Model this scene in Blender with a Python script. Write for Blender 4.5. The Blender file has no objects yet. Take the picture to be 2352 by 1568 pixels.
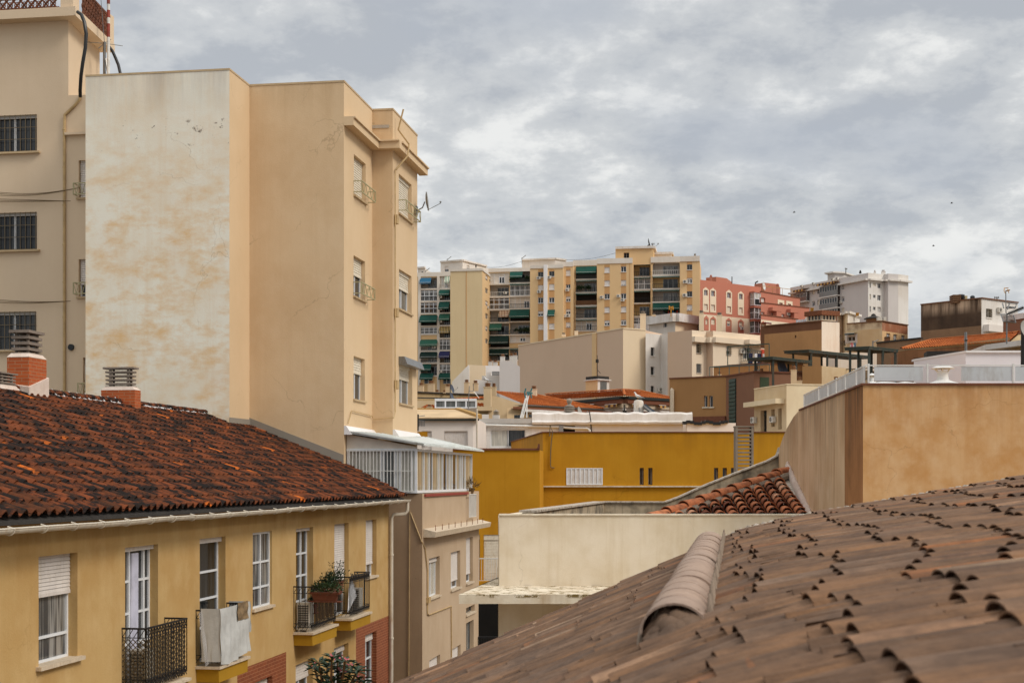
import bpy, math, random
from mathutils import Vector
random.seed(7)
# ------------------------------------------------------------------ camera model used for measuring
F = 3267.0; CU = 1176.0; HV = 1100.0; CZ = 14.0
V = {}
for i, sx in enumerate((0, 588, 1176, 1764)):
    for j, sy in enumerate((0, 392.2, 784.4, 1176)):
        V['a%d%d' % (i, j)] = (sx, sy, 4.0)
V.update(b0=(941.7, 551.2, 6.692), b1=(1263.3, 551.2, 6.692), b2=(1584.8, 608.7, 6.692), b3=(1780.1, 608.7, 6.692),
         b4=(2000.6, 608.7, 6.692), b5=(941.7, 780.9, 6.692), b6=(1263.3, 746.5, 6.692), b7=(1470.0, 746.5, 6.692), m=(0, 0, 1))
def UV(vw, x, y):
    a, b, k = V[vw]; return a + x / k, b + y / k
def zat(v, Z): return CZ + (HV - v) / F * Z
def xat(u, Z): return (u - CU) / F * Z
def at(u, v, Z): return Vector((xat(u, Z), Z, zat(v, Z)))
D1 = Vector((0.1552, 0.9879)); D2 = Vector((0.9879, -0.1552))   # street direction, and across it (to the right)
def dirv(k):
    d = Vector((k, 1.0)); return d / d.length
# ------------------------------------------------------------------ materials
def lin(c): return tuple(((x / 255 + .055) / 1.055) ** 2.4 if x > 10 else x / 255 / 12.92 for x in c)
ALB = 0.92
def S(r, g, b, k=1.0): return tuple(min(.82, x * ALB * k) for x in lin((r, g, b))) + (1,)
MATS = {}
class NT:
    def __init__(s, name):
        s.m = bpy.data.materials.new(name); s.m.use_nodes = True; s.t = s.m.node_tree; s.b = s.t.nodes['Principled BSDF']
        s.pos = s.t.nodes.new('ShaderNodeNewGeometry').outputs['Position']
    def n(s, ty, **kw):
        x = s.t.nodes.new(ty)
        for k, v in kw.items():
            if k in x.inputs.keys(): x.inputs[k].default_value = v
            else: setattr(x, k, v)
        return x
    def link(s, a, b): s.t.links.new(a, b)
    def noise(s, scale, vec=(1, 1, 1), detail=5, rough=.6, off=0):
        mp = s.n('ShaderNodeMapping'); mp.inputs['Scale'].default_value = vec; mp.inputs['Location'].default_value = (off, off * .7, off * .3)
        s.link(s.pos, mp.inputs['Vector'])
        nz = s.n('ShaderNodeTexNoise'); nz.inputs['Scale'].default_value = scale; nz.inputs['Detail'].default_value = detail; nz.inputs['Roughness'].default_value = rough
        s.link(mp.outputs[0], nz.inputs['Vector']); return nz.outputs['Fac']
    def ramp(s, fac, a, b):
        r = s.n('ShaderNodeMapRange'); r.inputs['From Min'].default_value = a; r.inputs['From Max'].default_value = b
        s.link(fac, r.inputs['Value']); return r.outputs[0]
    def mul(s, a, b, op='MULTIPLY'):
        m = s.n('ShaderNodeMath', operation=op)
        for i, x in enumerate((a, b)):
            if isinstance(x, (int, float)): m.inputs[i].default_value = x
            else: s.link(x, m.inputs[i])
        return m.outputs[0]
    def mix(s, fac, a, b):
        m = s.n('ShaderNodeMix', data_type='RGBA')
        if isinstance(fac, (int, float)): m.inputs[0].default_value = fac
        else: s.link(fac, m.inputs[0])
        for i, x in ((6, a), (7, b)):
            if isinstance(x, tuple): m.inputs[i].default_value = x
            else: s.link(x, m.inputs[i])
        return m.outputs[2]
    def bump(s, h, st, dist=.02):
        b = s.n('ShaderNodeBump'); b.inputs['Strength'].default_value = st; b.inputs['Distance'].default_value = dist
        s.link(h, b.inputs['Height']); s.link(b.outputs[0], s.b.inputs['Normal'])
    def zr(s, lo, hi):
        x = s.n('ShaderNodeSeparateXYZ'); s.link(s.pos, x.inputs[0]); return s.ramp(x.outputs[2], lo, hi)
def desat(c, k=.16):
    l = c[0] * .3 + c[1] * .55 + c[2] * .15; return (c[0] + (l - c[0]) * k * .8 , (c[1] + (l - c[1]) * k) * .985, c[2] + (l - c[2]) * k, 1)
def stucco(key, c, dark=None, light=None, sc=.5, amt=.5, streak=.3, bump=.25, topz=None, topcol=None, topamt=.8, rough=.9, off=0, blot=None, fine=1.0, stain=None, crack=None, ds=.16, wide=(.42, .68)):
    """plaster: base colour, broad mottling, rain streaks, optional toned band below the wall top, such as dirt, optional peeled patches"""
    t = NT(key); c = desat(c, ds); base = c; dark = desat(dark, ds) if dark else None; light = desat(light, ds) if light else None
    dark = dark or tuple(x * .72 for x in c[:3]) + (1,); light = light or tuple(min(.85, x * 1.16) for x in c[:3]) + (1,)
    n1 = t.ramp(t.noise(sc, off=off, detail=8), *wide); n2 = t.ramp(t.noise(sc * 2.7, (1, 1, .8), off=off + 9), .45, .75)
    col = t.mix(t.mul(n1, amt), base, dark); col = t.mix(t.mul(n2, amt * .8), col, light)
    st = t.ramp(t.noise(2.2 * fine, (1, 1, .05), 6, .7, off=off + 3), .5, .78)
    col = t.mix(t.mul(st, streak), col, dark)
    if stain:
        (sc_, ssc, sz, samt, z0_, z1_) = stain; m_ = t.mul(t.ramp(t.noise(ssc, (1, 1, sz), 9, .68, off=off + 31), .44, .68), t.ramp(t.noise(ssc * .4, off=off + 41), .2, .48)); col = t.mix(t.mul(t.mul(m_, samt), t.zr(z1_, z0_)), col, sc_)
    if crack:
        nz = t.n('ShaderNodeTexNoise'); nz.inputs['Scale'].default_value = 1.7 * crack[0]; nz.inputs['Detail'].default_value = 6; t.link(t.pos, nz.inputs['Vector'])
        va = t.n('ShaderNodeVectorMath', operation='MULTIPLY_ADD'); t.link(nz.outputs['Color'], va.inputs[0]); va.inputs[1].default_value = (.8 / crack[0],) * 3; t.link(t.pos, va.inputs[2])
        vo = t.n('ShaderNodeTexVoronoi', feature='DISTANCE_TO_EDGE'); vo.inputs['Scale'].default_value = .45 * crack[0]; t.link(va.outputs[0], vo.inputs['Vector'])
        a = t.ramp(vo.outputs['Distance'], .005, .001); a = t.mul(a, t.ramp(t.noise(.5 * crack[0], off=off + 61), .5, .58)); col = t.mix(t.mul(a, crack[1] * .5), col, tuple(x * .45 for x in dark[:3]) + (1,))
    g = t.ramp(t.noise(14 * fine, detail=6, rough=.8, off=off), .3, .75)
    col = t.mix(t.mul(g, .14), col, dark)
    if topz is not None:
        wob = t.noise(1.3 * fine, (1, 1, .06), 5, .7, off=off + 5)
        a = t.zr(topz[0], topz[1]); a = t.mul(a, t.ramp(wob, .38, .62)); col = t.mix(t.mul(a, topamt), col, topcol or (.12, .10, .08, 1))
    if blot:
        (cz, hz, bc, thr, bs) = blot
        a = t.zr(cz - hz, cz - hz * .4); b_ = t.zr(cz + hz, cz + hz * .4); nn = t.ramp(t.noise(bs, (1, 1, 1.3), 8, .75, off=off + 21), thr, thr + .03)
        col = t.mix(t.mul(t.mul(a, b_), nn), col, bc)
    t.link(col, t.b.inputs['Base Color']); t.b.inputs['Roughness'].default_value = rough; t.b.inputs['Specular IOR Level'].default_value = .2
    t.bump(t.mul(t.noise(30 * fine, detail=4, off=1), t.noise(3 * fine, detail=4, off=4), 'ADD'), bump * .5, .025)
    MATS[key] = t.m; return t.m
def plain(key, c, rough=.6, metal=0, var=.15, sc=4, bump=0, spec=.4, dirt=None):
    t = NT(key); dk = tuple(x * (1 - var * 2) for x in c[:3]) + (1,)
    col = t.mix(t.ramp(t.noise(sc), .4, .75), c, dk)
    if dirt: col = t.mix(t.mul(t.ramp(t.noise(sc * 3, (1, 1, .3), 6, .7, off=7), .5, .7), .7), col, dirt)
    t.link(col, t.b.inputs['Base Color']); t.b.inputs['Roughness'].default_value = rough; t.b.inputs['Metallic'].default_value = metal
    t.b.inputs['Specular IOR Level'].default_value = spec
    if bump: t.bump(t.noise(40, detail=4), bump, .01)
    MATS[key] = t.m; return t.m
def glass(key, c, c2, sc=5):
    t = NT(key); col = t.mix(t.ramp(t.noise(sc, (1, 1, .06), 3), .45, .6), c, c2)
    t.link(col, t.b.inputs['Base Color']); t.b.inputs['Roughness'].default_value = .08; t.b.inputs['Specular IOR Level'].default_value = .5
    MATS[key] = t.m
def brick(key, c1, c2, mortar, scale=(1, 1, 1), ax='x'):
    t = NT(key)
    s = t.n('ShaderNodeSeparateXYZ'); t.link(t.pos, s.inputs[0])
    cmb = t.n('ShaderNodeCombineXYZ')
    h = t.mul(s.outputs[0], s.outputs[1], 'ADD')
    t.link(h, cmb.inputs[0]); t.link(s.outputs[2], cmb.inputs[1])
    b = t.n('ShaderNodeTexBrick'); b.inputs['Color1'].default_value = c1; b.inputs['Color2'].default_value = c2; b.inputs['Mortar'].default_value = mortar
    b.inputs['Scale'].default_value = 1; b.inputs['Brick Width'].default_value = .26; b.inputs['Row Height'].default_value = .075; b.inputs['Mortar Size'].default_value = .006
    t.link(cmb.outputs[0], b.inputs['Vector'])
    col = t.mix(t.mul(t.ramp(t.noise(6), .4, .8), .35), b.outputs['Color'], tuple(x * .5 for x in c1[:3]) + (1,))
    t.link(col, t.b.inputs['Base Color']); t.b.inputs['Roughness'].default_value = .8
    t.bump(b.outputs['Fac'], -.4, .01)
    MATS[key] = t.m
def tiles(key, cols, dark, blotch=.5, bs=1.2, lo=.45, hi=.62, lich=None, stretch=(1, 1, 1), grain=None, grainc=None):
    """clay tiles: colour picked per tile from the mesh attribute rnd, dark lichen in patches"""
    t = NT(key); a = t.n('ShaderNodeAttribute'); a.attribute_name = 'rnd'
    r = t.n('ShaderNodeValToRGB'); r.color_ramp.interpolation = 'LINEAR'
    e = r.color_ramp.elements; e[0].position = cols[0][0]; e[0].color = cols[0][1]; e[1].position = cols[-1][0]; e[1].color = cols[-1][1]
    for p, c in cols[1:-1]:
        k = e.new(p); k.color = c
    t.link(a.outputs['Fac'], r.inputs[0])
    col = r.outputs[0]
    if grain: col = t.mix(t.mul(t.ramp(t.noise(7, grain, 6, .75, off=13), .46, .64), .65), col, grainc or tuple(x * .55 for x in cols[0][1][:3]) + (1,)); col = t.mix(t.mul(t.ramp(t.noise(5, grain, 5, .7, off=23), .52, .7), .5), col, tuple(min(.7, x * 1.7) for x in cols[0][1][:3]) + (1,))
    col = t.mix(t.mul(t.ramp(t.noise(bs, stretch, 6, .7), lo, hi), blotch), col, dark)
    col = t.mix(t.mul(t.ramp(t.noise(22, detail=5, rough=.75), .45, .8), .45), col, tuple(x * .6 for x in dark[:3]) + (1,))
    if lich: col = t.mix(t.mul(t.ramp(t.noise(9, detail=7, rough=.8, off=4), .6, .75), .55), col, lich)
    t.link(col, t.b.inputs['Base Color']); t.b.inputs['Roughness'].default_value = .9; t.b.inputs['Specular IOR Level'].default_value = .12
    t.bump(t.noise(60, detail=4), .35, .01)
    MATS[key] = t.m
# ------------------------------------------------------------------ objects
C = bpy.context.scene.collection
OFF = {}
def tagp(o, label=None, cat=None, group=None, kind=None):
    if label: o['label'] = label
    if cat: o['category'] = cat
    if group: o['group'] = group
    if kind: o['kind'] = kind
def thing(name, loc, label, cat, group=None):
    o = bpy.data.objects.new(name, None); C.objects.link(o); o.location = loc; o.empty_display_size = .3
    OFF[o] = Vector(loc); tagp(o, label, cat, group); return o
class MB:
    def __init__(s): s.v = []; s.f = []; s.mi = []; s.r = []; s.cm = 0; s.cr = 0.0
    def face(s, pts):
        b = len(s.v); s.v += [tuple(p) for p in pts]; s.f.append(tuple(range(b, b + len(pts)))); s.mi.append(s.cm); s.r.append(s.cr)
    def hexa(s, p):   # 8 pts: bottom 4 loop, top 4 loop
        b = len(s.v); s.v += [tuple(q) for q in p]
        for f in ((0, 3, 2, 1), (4, 5, 6, 7), (0, 1, 5, 4), (1, 2, 6, 5), (2, 3, 7, 6), (3, 0, 4, 7)):
            s.f.append(tuple(b + i for i in f)); s.mi.append(s.cm); s.r.append(s.cr)
    def box(s, fr, s0, s1, d0, d1, z0, z1):
        s.hexa([fr.p(a, d, z) for z in (z0, z1) for a, d in ((s0, d0), (s1, d0), (s1, d1), (s0, d1))])
    def bar(s, p, q, w=.02, h=None):
        p = Vector(p); q = Vector(q); d = (q - p)
        if d.length < 1e-6: return
        d.normalize(); up = Vector((0, 0, 1)) if abs(d.z) < .95 else Vector((1, 0, 0))
        a = d.cross(up).normalized() * (w / 2); b = d.cross(a).normalized() * ((h or w) / 2)
        s.hexa([p - a - b, p + a - b, p + a + b, p - a + b, q - a - b, q + a - b, q + a + b, q - a + b])
    def tube(s, pts, r, n=8, cap=True):
        pts = [Vector(p) for p in pts]; base = len(s.v); R = r if isinstance(r, (list, tuple)) else [r] * len(pts)
        a = None
        for i, p in enumerate(pts):
            d = (pts[min(i + 1, len(pts) - 1)] - pts[max(i - 1, 0)]).normalized()
            if a is None:
                up = Vector((0, 0, 1)) if abs(d.z) < .9 else Vector((1, 0, 0)); a = d.cross(up).normalized()
            else: a = (a - d * a.dot(d)).normalized()
            b = d.cross(a)
            for k in range(n):
                t = 2 * math.pi * k / n; s.v.append(tuple(p + (a * math.cos(t) + b * math.sin(t)) * R[i]))
        for i in range(len(pts) - 1):
            for k in range(n):
                k2 = (k + 1) % n
                s.f.append((base + i * n + k, base + i * n + k2, base + (i + 1) * n + k2, base + (i + 1) * n + k)); s.mi.append(s.cm); s.r.append(s.cr)
        if cap:
            s.f.append(tuple(base + k for k in range(n))[::-1]); s.mi.append(s.cm); s.r.append(s.cr)
            s.f.append(tuple(base + (len(pts) - 1) * n + k for k in range(n))); s.mi.append(s.cm); s.r.append(s.cr)
    def cyl(s, c, r, z0, z1, n=16, r1=None):
        s.tube([(c[0], c[1], z0), (c[0], c[1], z1)], [r, r if r1 is None else r1], n)
    def lathe(s, c, prof, n=16):
        s.tube([(c[0], c[1], z) for r, z in prof], [max(r, .001) for r, z in prof], n)
    def prism(s, plan, z0, z1):
        n = len(plan); b = len(s.v)
        zz0 = z0 if isinstance(z0, (list, tuple)) else [z0] * n; zz1 = z1 if isinstance(z1, (list, tuple)) else [z1] * n
        s.v += [(p[0], p[1], zz0[i]) for i, p in enumerate(plan)] + [(p[0], p[1], zz1[i]) for i, p in enumerate(plan)]
        fs = [tuple(b + i for i in range(n))[::-1], tuple(b + n + i for i in range(n))] + [(b + i, b + (i + 1) % n, b + n + (i + 1) % n, b + n + i) for i in range(n)]
        for f in fs: s.f.append(f); s.mi.append(s.cm); s.r.append(s.cr)
    def slab(s, poly, off):   # 3-D polygon extruded by a vector
        n = len(poly); b = len(s.v); off = Vector(off)
        s.v += [tuple(Vector(p)) for p in poly] + [tuple(Vector(p) + off) for p in poly]
        fs = [tuple(b + i for i in range(n)), tuple(b + n + i for i in range(n))[::-1]] + [(b + i, b + n + i, b + n + (i + 1) % n, b + (i + 1) % n) for i in range(n)]
        for f in fs: s.f.append(f); s.mi.append(s.cm); s.r.append(s.cr)
    def build(s, name, mats, parent=None, base=None, smooth=False, label=None, cat=None, group=None, kind=None):
        me = bpy.data.meshes.new(name)
        off = OFF[parent] if parent is not None else Vector(base if base is not None else (0, 0, 0))
        me.from_pydata([(x - off.x, y - off.y, z - off.z) for x, y, z in s.v], [], s.f)
        for m in (mats if isinstance(mats, (list, tuple)) else [mats]): me.materials.append(MATS[m] if isinstance(m, str) else m)
        me.polygons.foreach_set('material_index', s.mi)
        if any(s.r):
            at_ = me.attributes.new('rnd', 'FLOAT', 'FACE'); at_.data.foreach_set('value', s.r)
        if smooth:
            me.polygons.foreach_set('use_smooth', [True] * len(me.polygons))
            if hasattr(me, 'set_sharp_from_angle'): me.set_sharp_from_angle(angle=math.radians(40))
        me.update()
        o = bpy.data.objects.new(name, me); C.objects.link(o)
        OFF[o] = off
        if parent is not None: o.parent = parent
        else: o.location = off
        tagp(o, label, cat, group, kind); return o
class Fr:
    """vertical wall frame: s along, d outward, z up"""
    def __init__(s, A, B=None, d=None):
        s.A = Vector(A[:2]); s.t = (Vector(B[:2]) - s.A) if B is not None else Vector(d); s.L = s.t.length if B is not None else 0
        s.t = s.t.normalized(); n = Vector((s.t.y, -s.t.x))
        s.n = n
    def out(s):   # make d point to the camera side
        if s.n.dot(-s.A - s.t * (s.L / 2)) < 0: s.n = -s.n
        return s
    def p(s, a, d, z):
        q = s.A + s.t * a + s.n * d; return Vector((q.x, q.y, z))
    def so(s, u):
        r = (u - CU) / F; return (r * s.A.y - s.A.x) / (s.t.x - r * s.t.y)
    def Y(s, a): return s.A.y + s.t.y * a
    def sz(s, u, v):
        a = s.so(u); return a, zat(v, s.Y(a))
    def at(s, vw, x, y, d=0.0):
        u, v = UV(vw, x, y); a, z = s.sz(u, v); return s.p(a, d, z)
    def rect(s, vw, x0, y0, x1, y1):
        u0, v0 = UV(vw, x0, y0); u1, v1 = UV(vw, x1, y1); um = (u0 + u1) / 2
        a0, a1 = s.so(u0), s.so(u1); Z = s.Y(s.so(um)); 
        return min(a0, a1), max(a0, a1), zat(v1, Z), zat(v0, Z)
class Face(Fr):
    def __init__(s, A, B, zb, zt, mi=0):
        Fr.__init__(s, A, B); s.zb = zb; s.zt = zt; s.mi = mi; s.holes = []; s.zones = []; s.vis = True
    def hole(s, r, dep, back=None): s.holes.append((r, dep, back))
    def emit(s, mb):
        if s.zt - s.zb < .01: return
        hs = [h for h in s.holes]; zs = s.zones
        if not hs and not zs:
            mb.cm = s.mi; mb.face([s.p(0, 0, s.zb), s.p(s.L, 0, s.zb), s.p(s.L, 0, s.zt), s.p(0, 0, s.zt)]); return
        xs = {0.0, s.L}; ys = {s.zb, s.zt}
        for (a0, a1, z0, z1), _, _ in hs: xs |= {a0, a1}; ys |= {z0, z1}
        for (a0, a1, z0, z1), _ in zs: xs |= {a0, a1}; ys |= {z0, z1}
        xs = sorted(x for x in xs if -1e-6 <= x <= s.L + 1e-6); ys = sorted(y for y in ys if s.zb - 1e-6 <= y <= s.zt + 1e-6)
        for i in range(len(xs) - 1):
            if xs[i + 1] - xs[i] < 1e-5: continue
            for j in range(len(ys) - 1):
                if ys[j + 1] - ys[j] < 1e-5: continue
                cx = (xs[i] + xs[i + 1]) / 2; cy = (ys[j] + ys[j + 1]) / 2
                if any(a0 < cx < a1 and z0 < cy < z1 for (a0, a1, z0, z1), _, _ in hs): continue
                mb.cm = s.mi
                for (a0, a1, z0, z1), m in zs:
                    if a0 < cx < a1 and z0 < cy < z1: mb.cm = m
                mb.face([s.p(xs[i], 0, ys[j]), s.p(xs[i + 1], 0, ys[j]), s.p(xs[i + 1], 0, ys[j + 1]), s.p(xs[i], 0, ys[j + 1])])
        for (a0, a1, z0, z1), dep, back in hs:
            a0 = max(a0, 0); a1 = min(a1, s.L); z0 = max(z0, s.zb); z1 = min(z1, s.zt)
            if dep < .01: continue
            mb.cm = s.mi
            for (b0, b1, y0, y1), m in zs:
                if b0 < (a0 + a1) / 2 < b1 and y0 < (z0 + z1) / 2 < y1: mb.cm = m
            if isinstance(back, tuple): mb.cm = back[0]
            mb.face([s.p(a0, 0, z0), s.p(a0, -dep, z0), s.p(a0, -dep, z1), s.p(a0, 0, z1)])
            mb.face([s.p(a1, -dep, z0), s.p(a1, 0, z0), s.p(a1, 0, z1), s.p(a1, -dep, z1)])
            mb.face([s.p(a0, 0, z1), s.p(a0, -dep, z1), s.p(a1, -dep, z1), s.p(a1, 0, z1)])
            mb.face([s.p(a0, -dep, z0), s.p(a0, 0, z0), s.p(a1, 0, z0), s.p(a1, -dep, z0)])
            if back is not None:
                mb.cm = back[-1] if isinstance(back, tuple) else back
                mb.face([s.p(a0, -dep, z0), s.p(a1, -dep, z0), s.p(a1, -dep, z1), s.p(a0, -dep, z1)])
class Bld:
    """building from a plan outline (visible corners left to right first, then round the back)"""
    def __init__(s, name, label, cat, plan, zb, zt, mats, group=None, em=None, roof=True, roofmat=None, backs=None, wname='wall', parent=None):
        c = sum((Vector(p[:2]) for p in plan), Vector((0, 0))) / len(plan)
        s.o = parent or thing(name, (c.x, c.y, zb), label, cat, group); s.mats = mats; s.plan = plan; s.zb = zb; s.zt = zt; s.wname = wname
        ar = sum(plan[i][0] * plan[(i + 1) % len(plan)][1] - plan[(i + 1) % len(plan)][0] * plan[i][1] for i in range(len(plan)))
        s.f = []
        for i in range(len(plan)):
            f = Face(plan[i], plan[(i + 1) % len(plan)], zb, zt, (em or {}).get(i, 0))
            if ar < 0: f.n = -f.n
            s.f.append(f)
        s.roof = roof; s.roofmat = roofmat
    def done(s):
        mb = MB()
        for f in s.f: f.emit(mb)
        if s.roof and s.roofmat is None:
            mb.cm = 0; mb.face([(p[0], p[1], s.zt) for p in s.plan])
        w = mb.build(s.wname, s.mats, s.o)
        if s.roof and s.roofmat:
            m2 = MB(); m2.prism(s.plan, s.zt - .05, s.zt + .05); m2.build('roof', s.roofmat, s.o)
        return w
def quad_plan(A, u1, dv, depth, k=None):
    """front edge from A to screen column u1 along dv, then back by depth along D1"""
    fr = Fr(A, d=dv); L = fr.so(u1); B = fr.p(L, 0, 0); bk = dirv(k) if k is not None else D1
    return [tuple(A[:2]), (B.x, B.y), (B.x + bk.x * depth, B.y + bk.y * depth), (A[0] + bk.x * depth, A[1] + bk.y * depth)]
def far_end(A, u1, dv):
    fr = Fr(A, d=dv); L = fr.so(u1); B = fr.p(L, 0, 0); return (B.x, B.y)
# ------------------------------------------------------------------ fittings
def slats(mb, f, a0, a1, z0, z1, d, pitch=.05, th=.012):
    n = max(1, int((z1 - z0) / pitch)); h = (z1 - z0) / n
    for i in range(n):
        z = z0 + i * h
        mb.hexa([f.p(a0, d - th, z), f.p(a1, d - th, z), f.p(a1, d + th, z + h * .1), f.p(a0, d + th, z + h * .1),
                 f.p(a0, d - th, z + h), f.p(a1, d - th, z + h), f.p(a1, d, z + h * .97), f.p(a0, d, z + h * .97)])
def win(f, b, vw=None, x0=0, y0=0, x1=0, y1=0, r=None, dep=.16, shut=0., n=2, tr=(), frame='white_pvc', pane='glass_dark', sill='stone_sill', bars=None, smat='shutter_white', near=False, name='window', boxh=0, low=None, so=.06, slatp=.055, half=None, mul=None, surround=None):
    if r is None: r = f.rect(vw, x0, y0, x1, y1)
    a0, a1, z0, z1 = r; o = b.o if isinstance(b, Bld) else b
    f.hole(r, dep + .06)
    w = .05 if near else max(.05, min(.09, (a1 - a0) * .07)); d = -dep
    mb = MB()
    mb.box(f, a0, a0 + w, d - .05, d, z0, z1); mb.box(f, a1 - w, a1, d - .05, d, z0, z1)
    mb.box(f, a0 + w, a1 - w, d - .05, d, z0, z0 + w); mb.box(f, a0 + w, a1 - w, d - .05, d, z1 - w, z1)
    zm = z1 - (z1 - z0) * 0
    ms = mul if mul is not None else [i / n for i in range(1, n)]
    for m in ms:
        c = a0 + (a1 - a0) * m; mb.box(f, c - w * .6, c + w * .6, d - .045, d + .008, z0 + w, z1 - w)
    for t_ in tr:
        c = z0 + (z1 - z0) * t_; mb.box(f, a0 + w, a1 - w, d - .045, d + .004, c - w * .4, c + w * .4)
    wo = mb.build(name, frame, o)
    mb = MB(); mb.box(f, a0 + w, a1 - w, d - .04, d - .03, z0 + w, z1 - w); mb.build('pane', pane, wo)
    if shut > 0:
        mb = MB(); zs = z1 - (z1 - z0) * shut
        if near:
            slats(mb, f, a0 + .02, a1 - .02, zs + .04, z1 - boxh, d + .03, slatp); mb.box(f, a0 + .02, a1 - .02, d + .012, d + .045, zs, zs + .045)
        else:
            k = max(2, int((z1 - zs) / .22)); hh = (z1 - zs) / k
            for i in range(k): mb.hexa([f.p(a, dd, z) for z, e in ((zs + i * hh, .03), (zs + (i + 1) * hh, .012)) for a, dd in ((a0, d + .0), (a1, d + .0), (a1, d + e), (a0, d + e))])
        mb.build('shutter', smat, wo)
    if boxh:
        mb = MB(); mb.box(f, a0 + .005, a1 - .005, d + .004, d + .07, z1 - boxh, z1 - .004); mb.build('shutter_box', smat, wo)
    if sill:
        mb = MB(); t = .045 if near else .1; mb.box(f, a0 - so, a1 + so, -dep + .004, so if near else .1, z0 - t, z0 + .012); mb.build('sill', sill, wo)
    if bars:
        mb = MB(); k, mat_, out_ = bars; zz = (z0, z1)
        for i in range(k + 1):
            c = a0 + .02 + (a1 - a0 - .04) * i / k; mb.bar(f.p(c, out_, z0), f.p(c, out_, z1), .016 if near else .04)
        for q in (.03, .35, .66, .97): c = z0 + (z1 - z0) * q; mb.bar(f.p(a0, out_, c), f.p(a1, out_, c), .016 if near else .04)
        mb.build('window_bars', mat_, wo)
    if surround:
        mb = MB(); sw, sm = surround
        mb.box(f, a0 - sw, a0, 0, .03, z0 - sw, z1 + sw); mb.box(f, a1, a1 + sw, 0, .03, z0 - sw, z1 + sw); mb.box(f, a0, a1, 0, .03, z1, z1 + sw); mb.box(f, a0, a1, 0, .03, z0 - sw, z0); mb.build('surround', sm, wo)
    return wo
def bird_grid(mb, f, a0, a1, z0, z1, d, n, w): 
    for i in range(n + 1):
        c = a0 + (a1 - a0) * i / n; mb.bar(f.p(c, d, z0), f.p(c, d, z1), w)
def rail(mb, f, a0, a1, z0, z1, d, step=.12, w=.02, ends=True, tw=.04):
    """railing along a balcony front at distance d with its two returns"""
    zr = z0 + .06
    def run(p, q, k):
        for z, ww in ((z1, tw), (zr, w)): mb.bar((p.x, p.y, z), (q.x, q.y, z), ww)
        for i in range(k + 1):
            c = p.lerp(q, i / k); mb.bar((c.x, c.y, zr), (c.x, c.y, z1), w)
    run(f.p(a0, d, 0), f.p(a1, d, 0), max(1, int((a1 - a0) / step)))
    if ends and d > .15:
        k = max(1, int(d / step)); run(f.p(a0, 0, 0), f.p(a0, d, 0), k); run(f.p(a1, 0, 0), f.p(a1, d, 0), k)
def ac(o, f, vw, x, y, w=.85, h=.6, d=.34, off=.06, hpx=None):
    """outdoor air-conditioning unit hung on wall frame f, centre at view point"""
    u, v = UV(vw, x, y); a, z = f.sz(u, v)
    if hpx: sc = hpx / V[vw][2] / F * f.Y(a) / h; w *= sc; h *= sc; d *= sc
    mb = MB(); mb.box(f, a - w / 2, a + w / 2, off, off + d, z - h / 2, z + h / 2)
    for k in (-.3, .3): mb.bar(f.p(a + k * w, 0, z - h / 2 - .03), f.p(a + k * w, off + d, z - h / 2 - .03), .04)
    a_ = mb.build('air_conditioner', 'ac_white', o)
    mb = MB(); c = f.p(a - w * .12, off + d + .004, z); t3 = Vector((f.t.x, f.t.y, 0)); R = h * .38; n = 14
    ring = [c + t3 * (R * math.cos(q * 2 * math.pi / n)) + Vector((0, 0, R * math.sin(q * 2 * math.pi / n))) for q in range(n)]
    mb.slab(ring, Vector((f.n.x, f.n.y, 0)) * .012); mb.build('fan_grille', 'ac_fan', a_)
    mb = MB(); cc = .06 * R / .25
    for q in range(3):
        rr = R * (.35 + .25 * q); mb.tube([c + Vector((f.n.x, f.n.y, 0)) * .018 + t3 * (rr * math.cos(k * math.pi / 6)) + Vector((0, 0, rr * math.sin(k * math.pi / 6))) for k in range(13)], .006 * max(1, R / .2), 4, False)
    mb.build('fan_guard', 'ac_white', a_)
    return a_
def awning(o, f, r, out=.9, mat='awn_green', val=.15, thick=.02, drop=None):
    """fabric awning: r = (a0,a1,zbottom,ztop) of the visible cloth"""
    a0, a1, z0, z1 = r; mb = MB()
    A = [f.p(a0, .02, z1), f.p(a1, .02, z1), f.p(a1, out, z0 + val), f.p(a0, out, z0 + val)]
    mb.slab(A, (0, 0, -thick))
    mb.slab([f.p(a0, out, z0 + val), f.p(a1, out, z0 + val), f.p(a1, out + .01, z0), f.p(a0, out + .01, z0)], (0, 0, .0001) if False else tuple(-f.n * .02) + (0,))
    w = mb.build('awning', mat, o)
    mb = MB(); mb.bar(f.p(a0, out, z0 + val), f.p(a1, out, z0 + val), .05); mb.build('awning_bar', 'white_metal', w); return w
def pots_stack(mb, c, z, w, h, n=4, k=None):
    """slatted concrete chimney cowl: n plates with gaps and small feet"""
    for i in range(n):
        zz = z + h * i / n; t = h / n * .5
        ww = w * (1.12 if i == n - 1 else 1.0)
        mb.prism([(c[0] + sx * ww / 2 * D2.x + sy * ww / 2 * D1.x, c[1] + sx * ww / 2 * D2.y + sy * ww / 2 * D1.y) for sx, sy in ((-1, -1), (1, -1), (1, 1), (-1, 1))], zz + h / n - t, zz + h / n)
        for sx in (-1, 1):
            for sy in (-1, 1):
                q = (c[0] + sx * w * .38 * D2.x + sy * w * .38 * D1.x, c[1] + sx * w * .38 * D2.y + sy * w * .38 * D1.y)
                mb.cyl(q, w * .06, zz, zz + h / n - t, 6)
    mb.cyl(c, w * .26, z, z + h * .9, 8)
def dsq(c, w, d=None):
    d = d or w; return [(c[0] + sx * w / 2 * D2.x + sy * d / 2 * D1.x, c[1] + sx * w / 2 * D2.y + sy * d / 2 * D1.y) for sx, sy in ((-1, -1), (1, -1), (1, 1), (-1, 1))]
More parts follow.
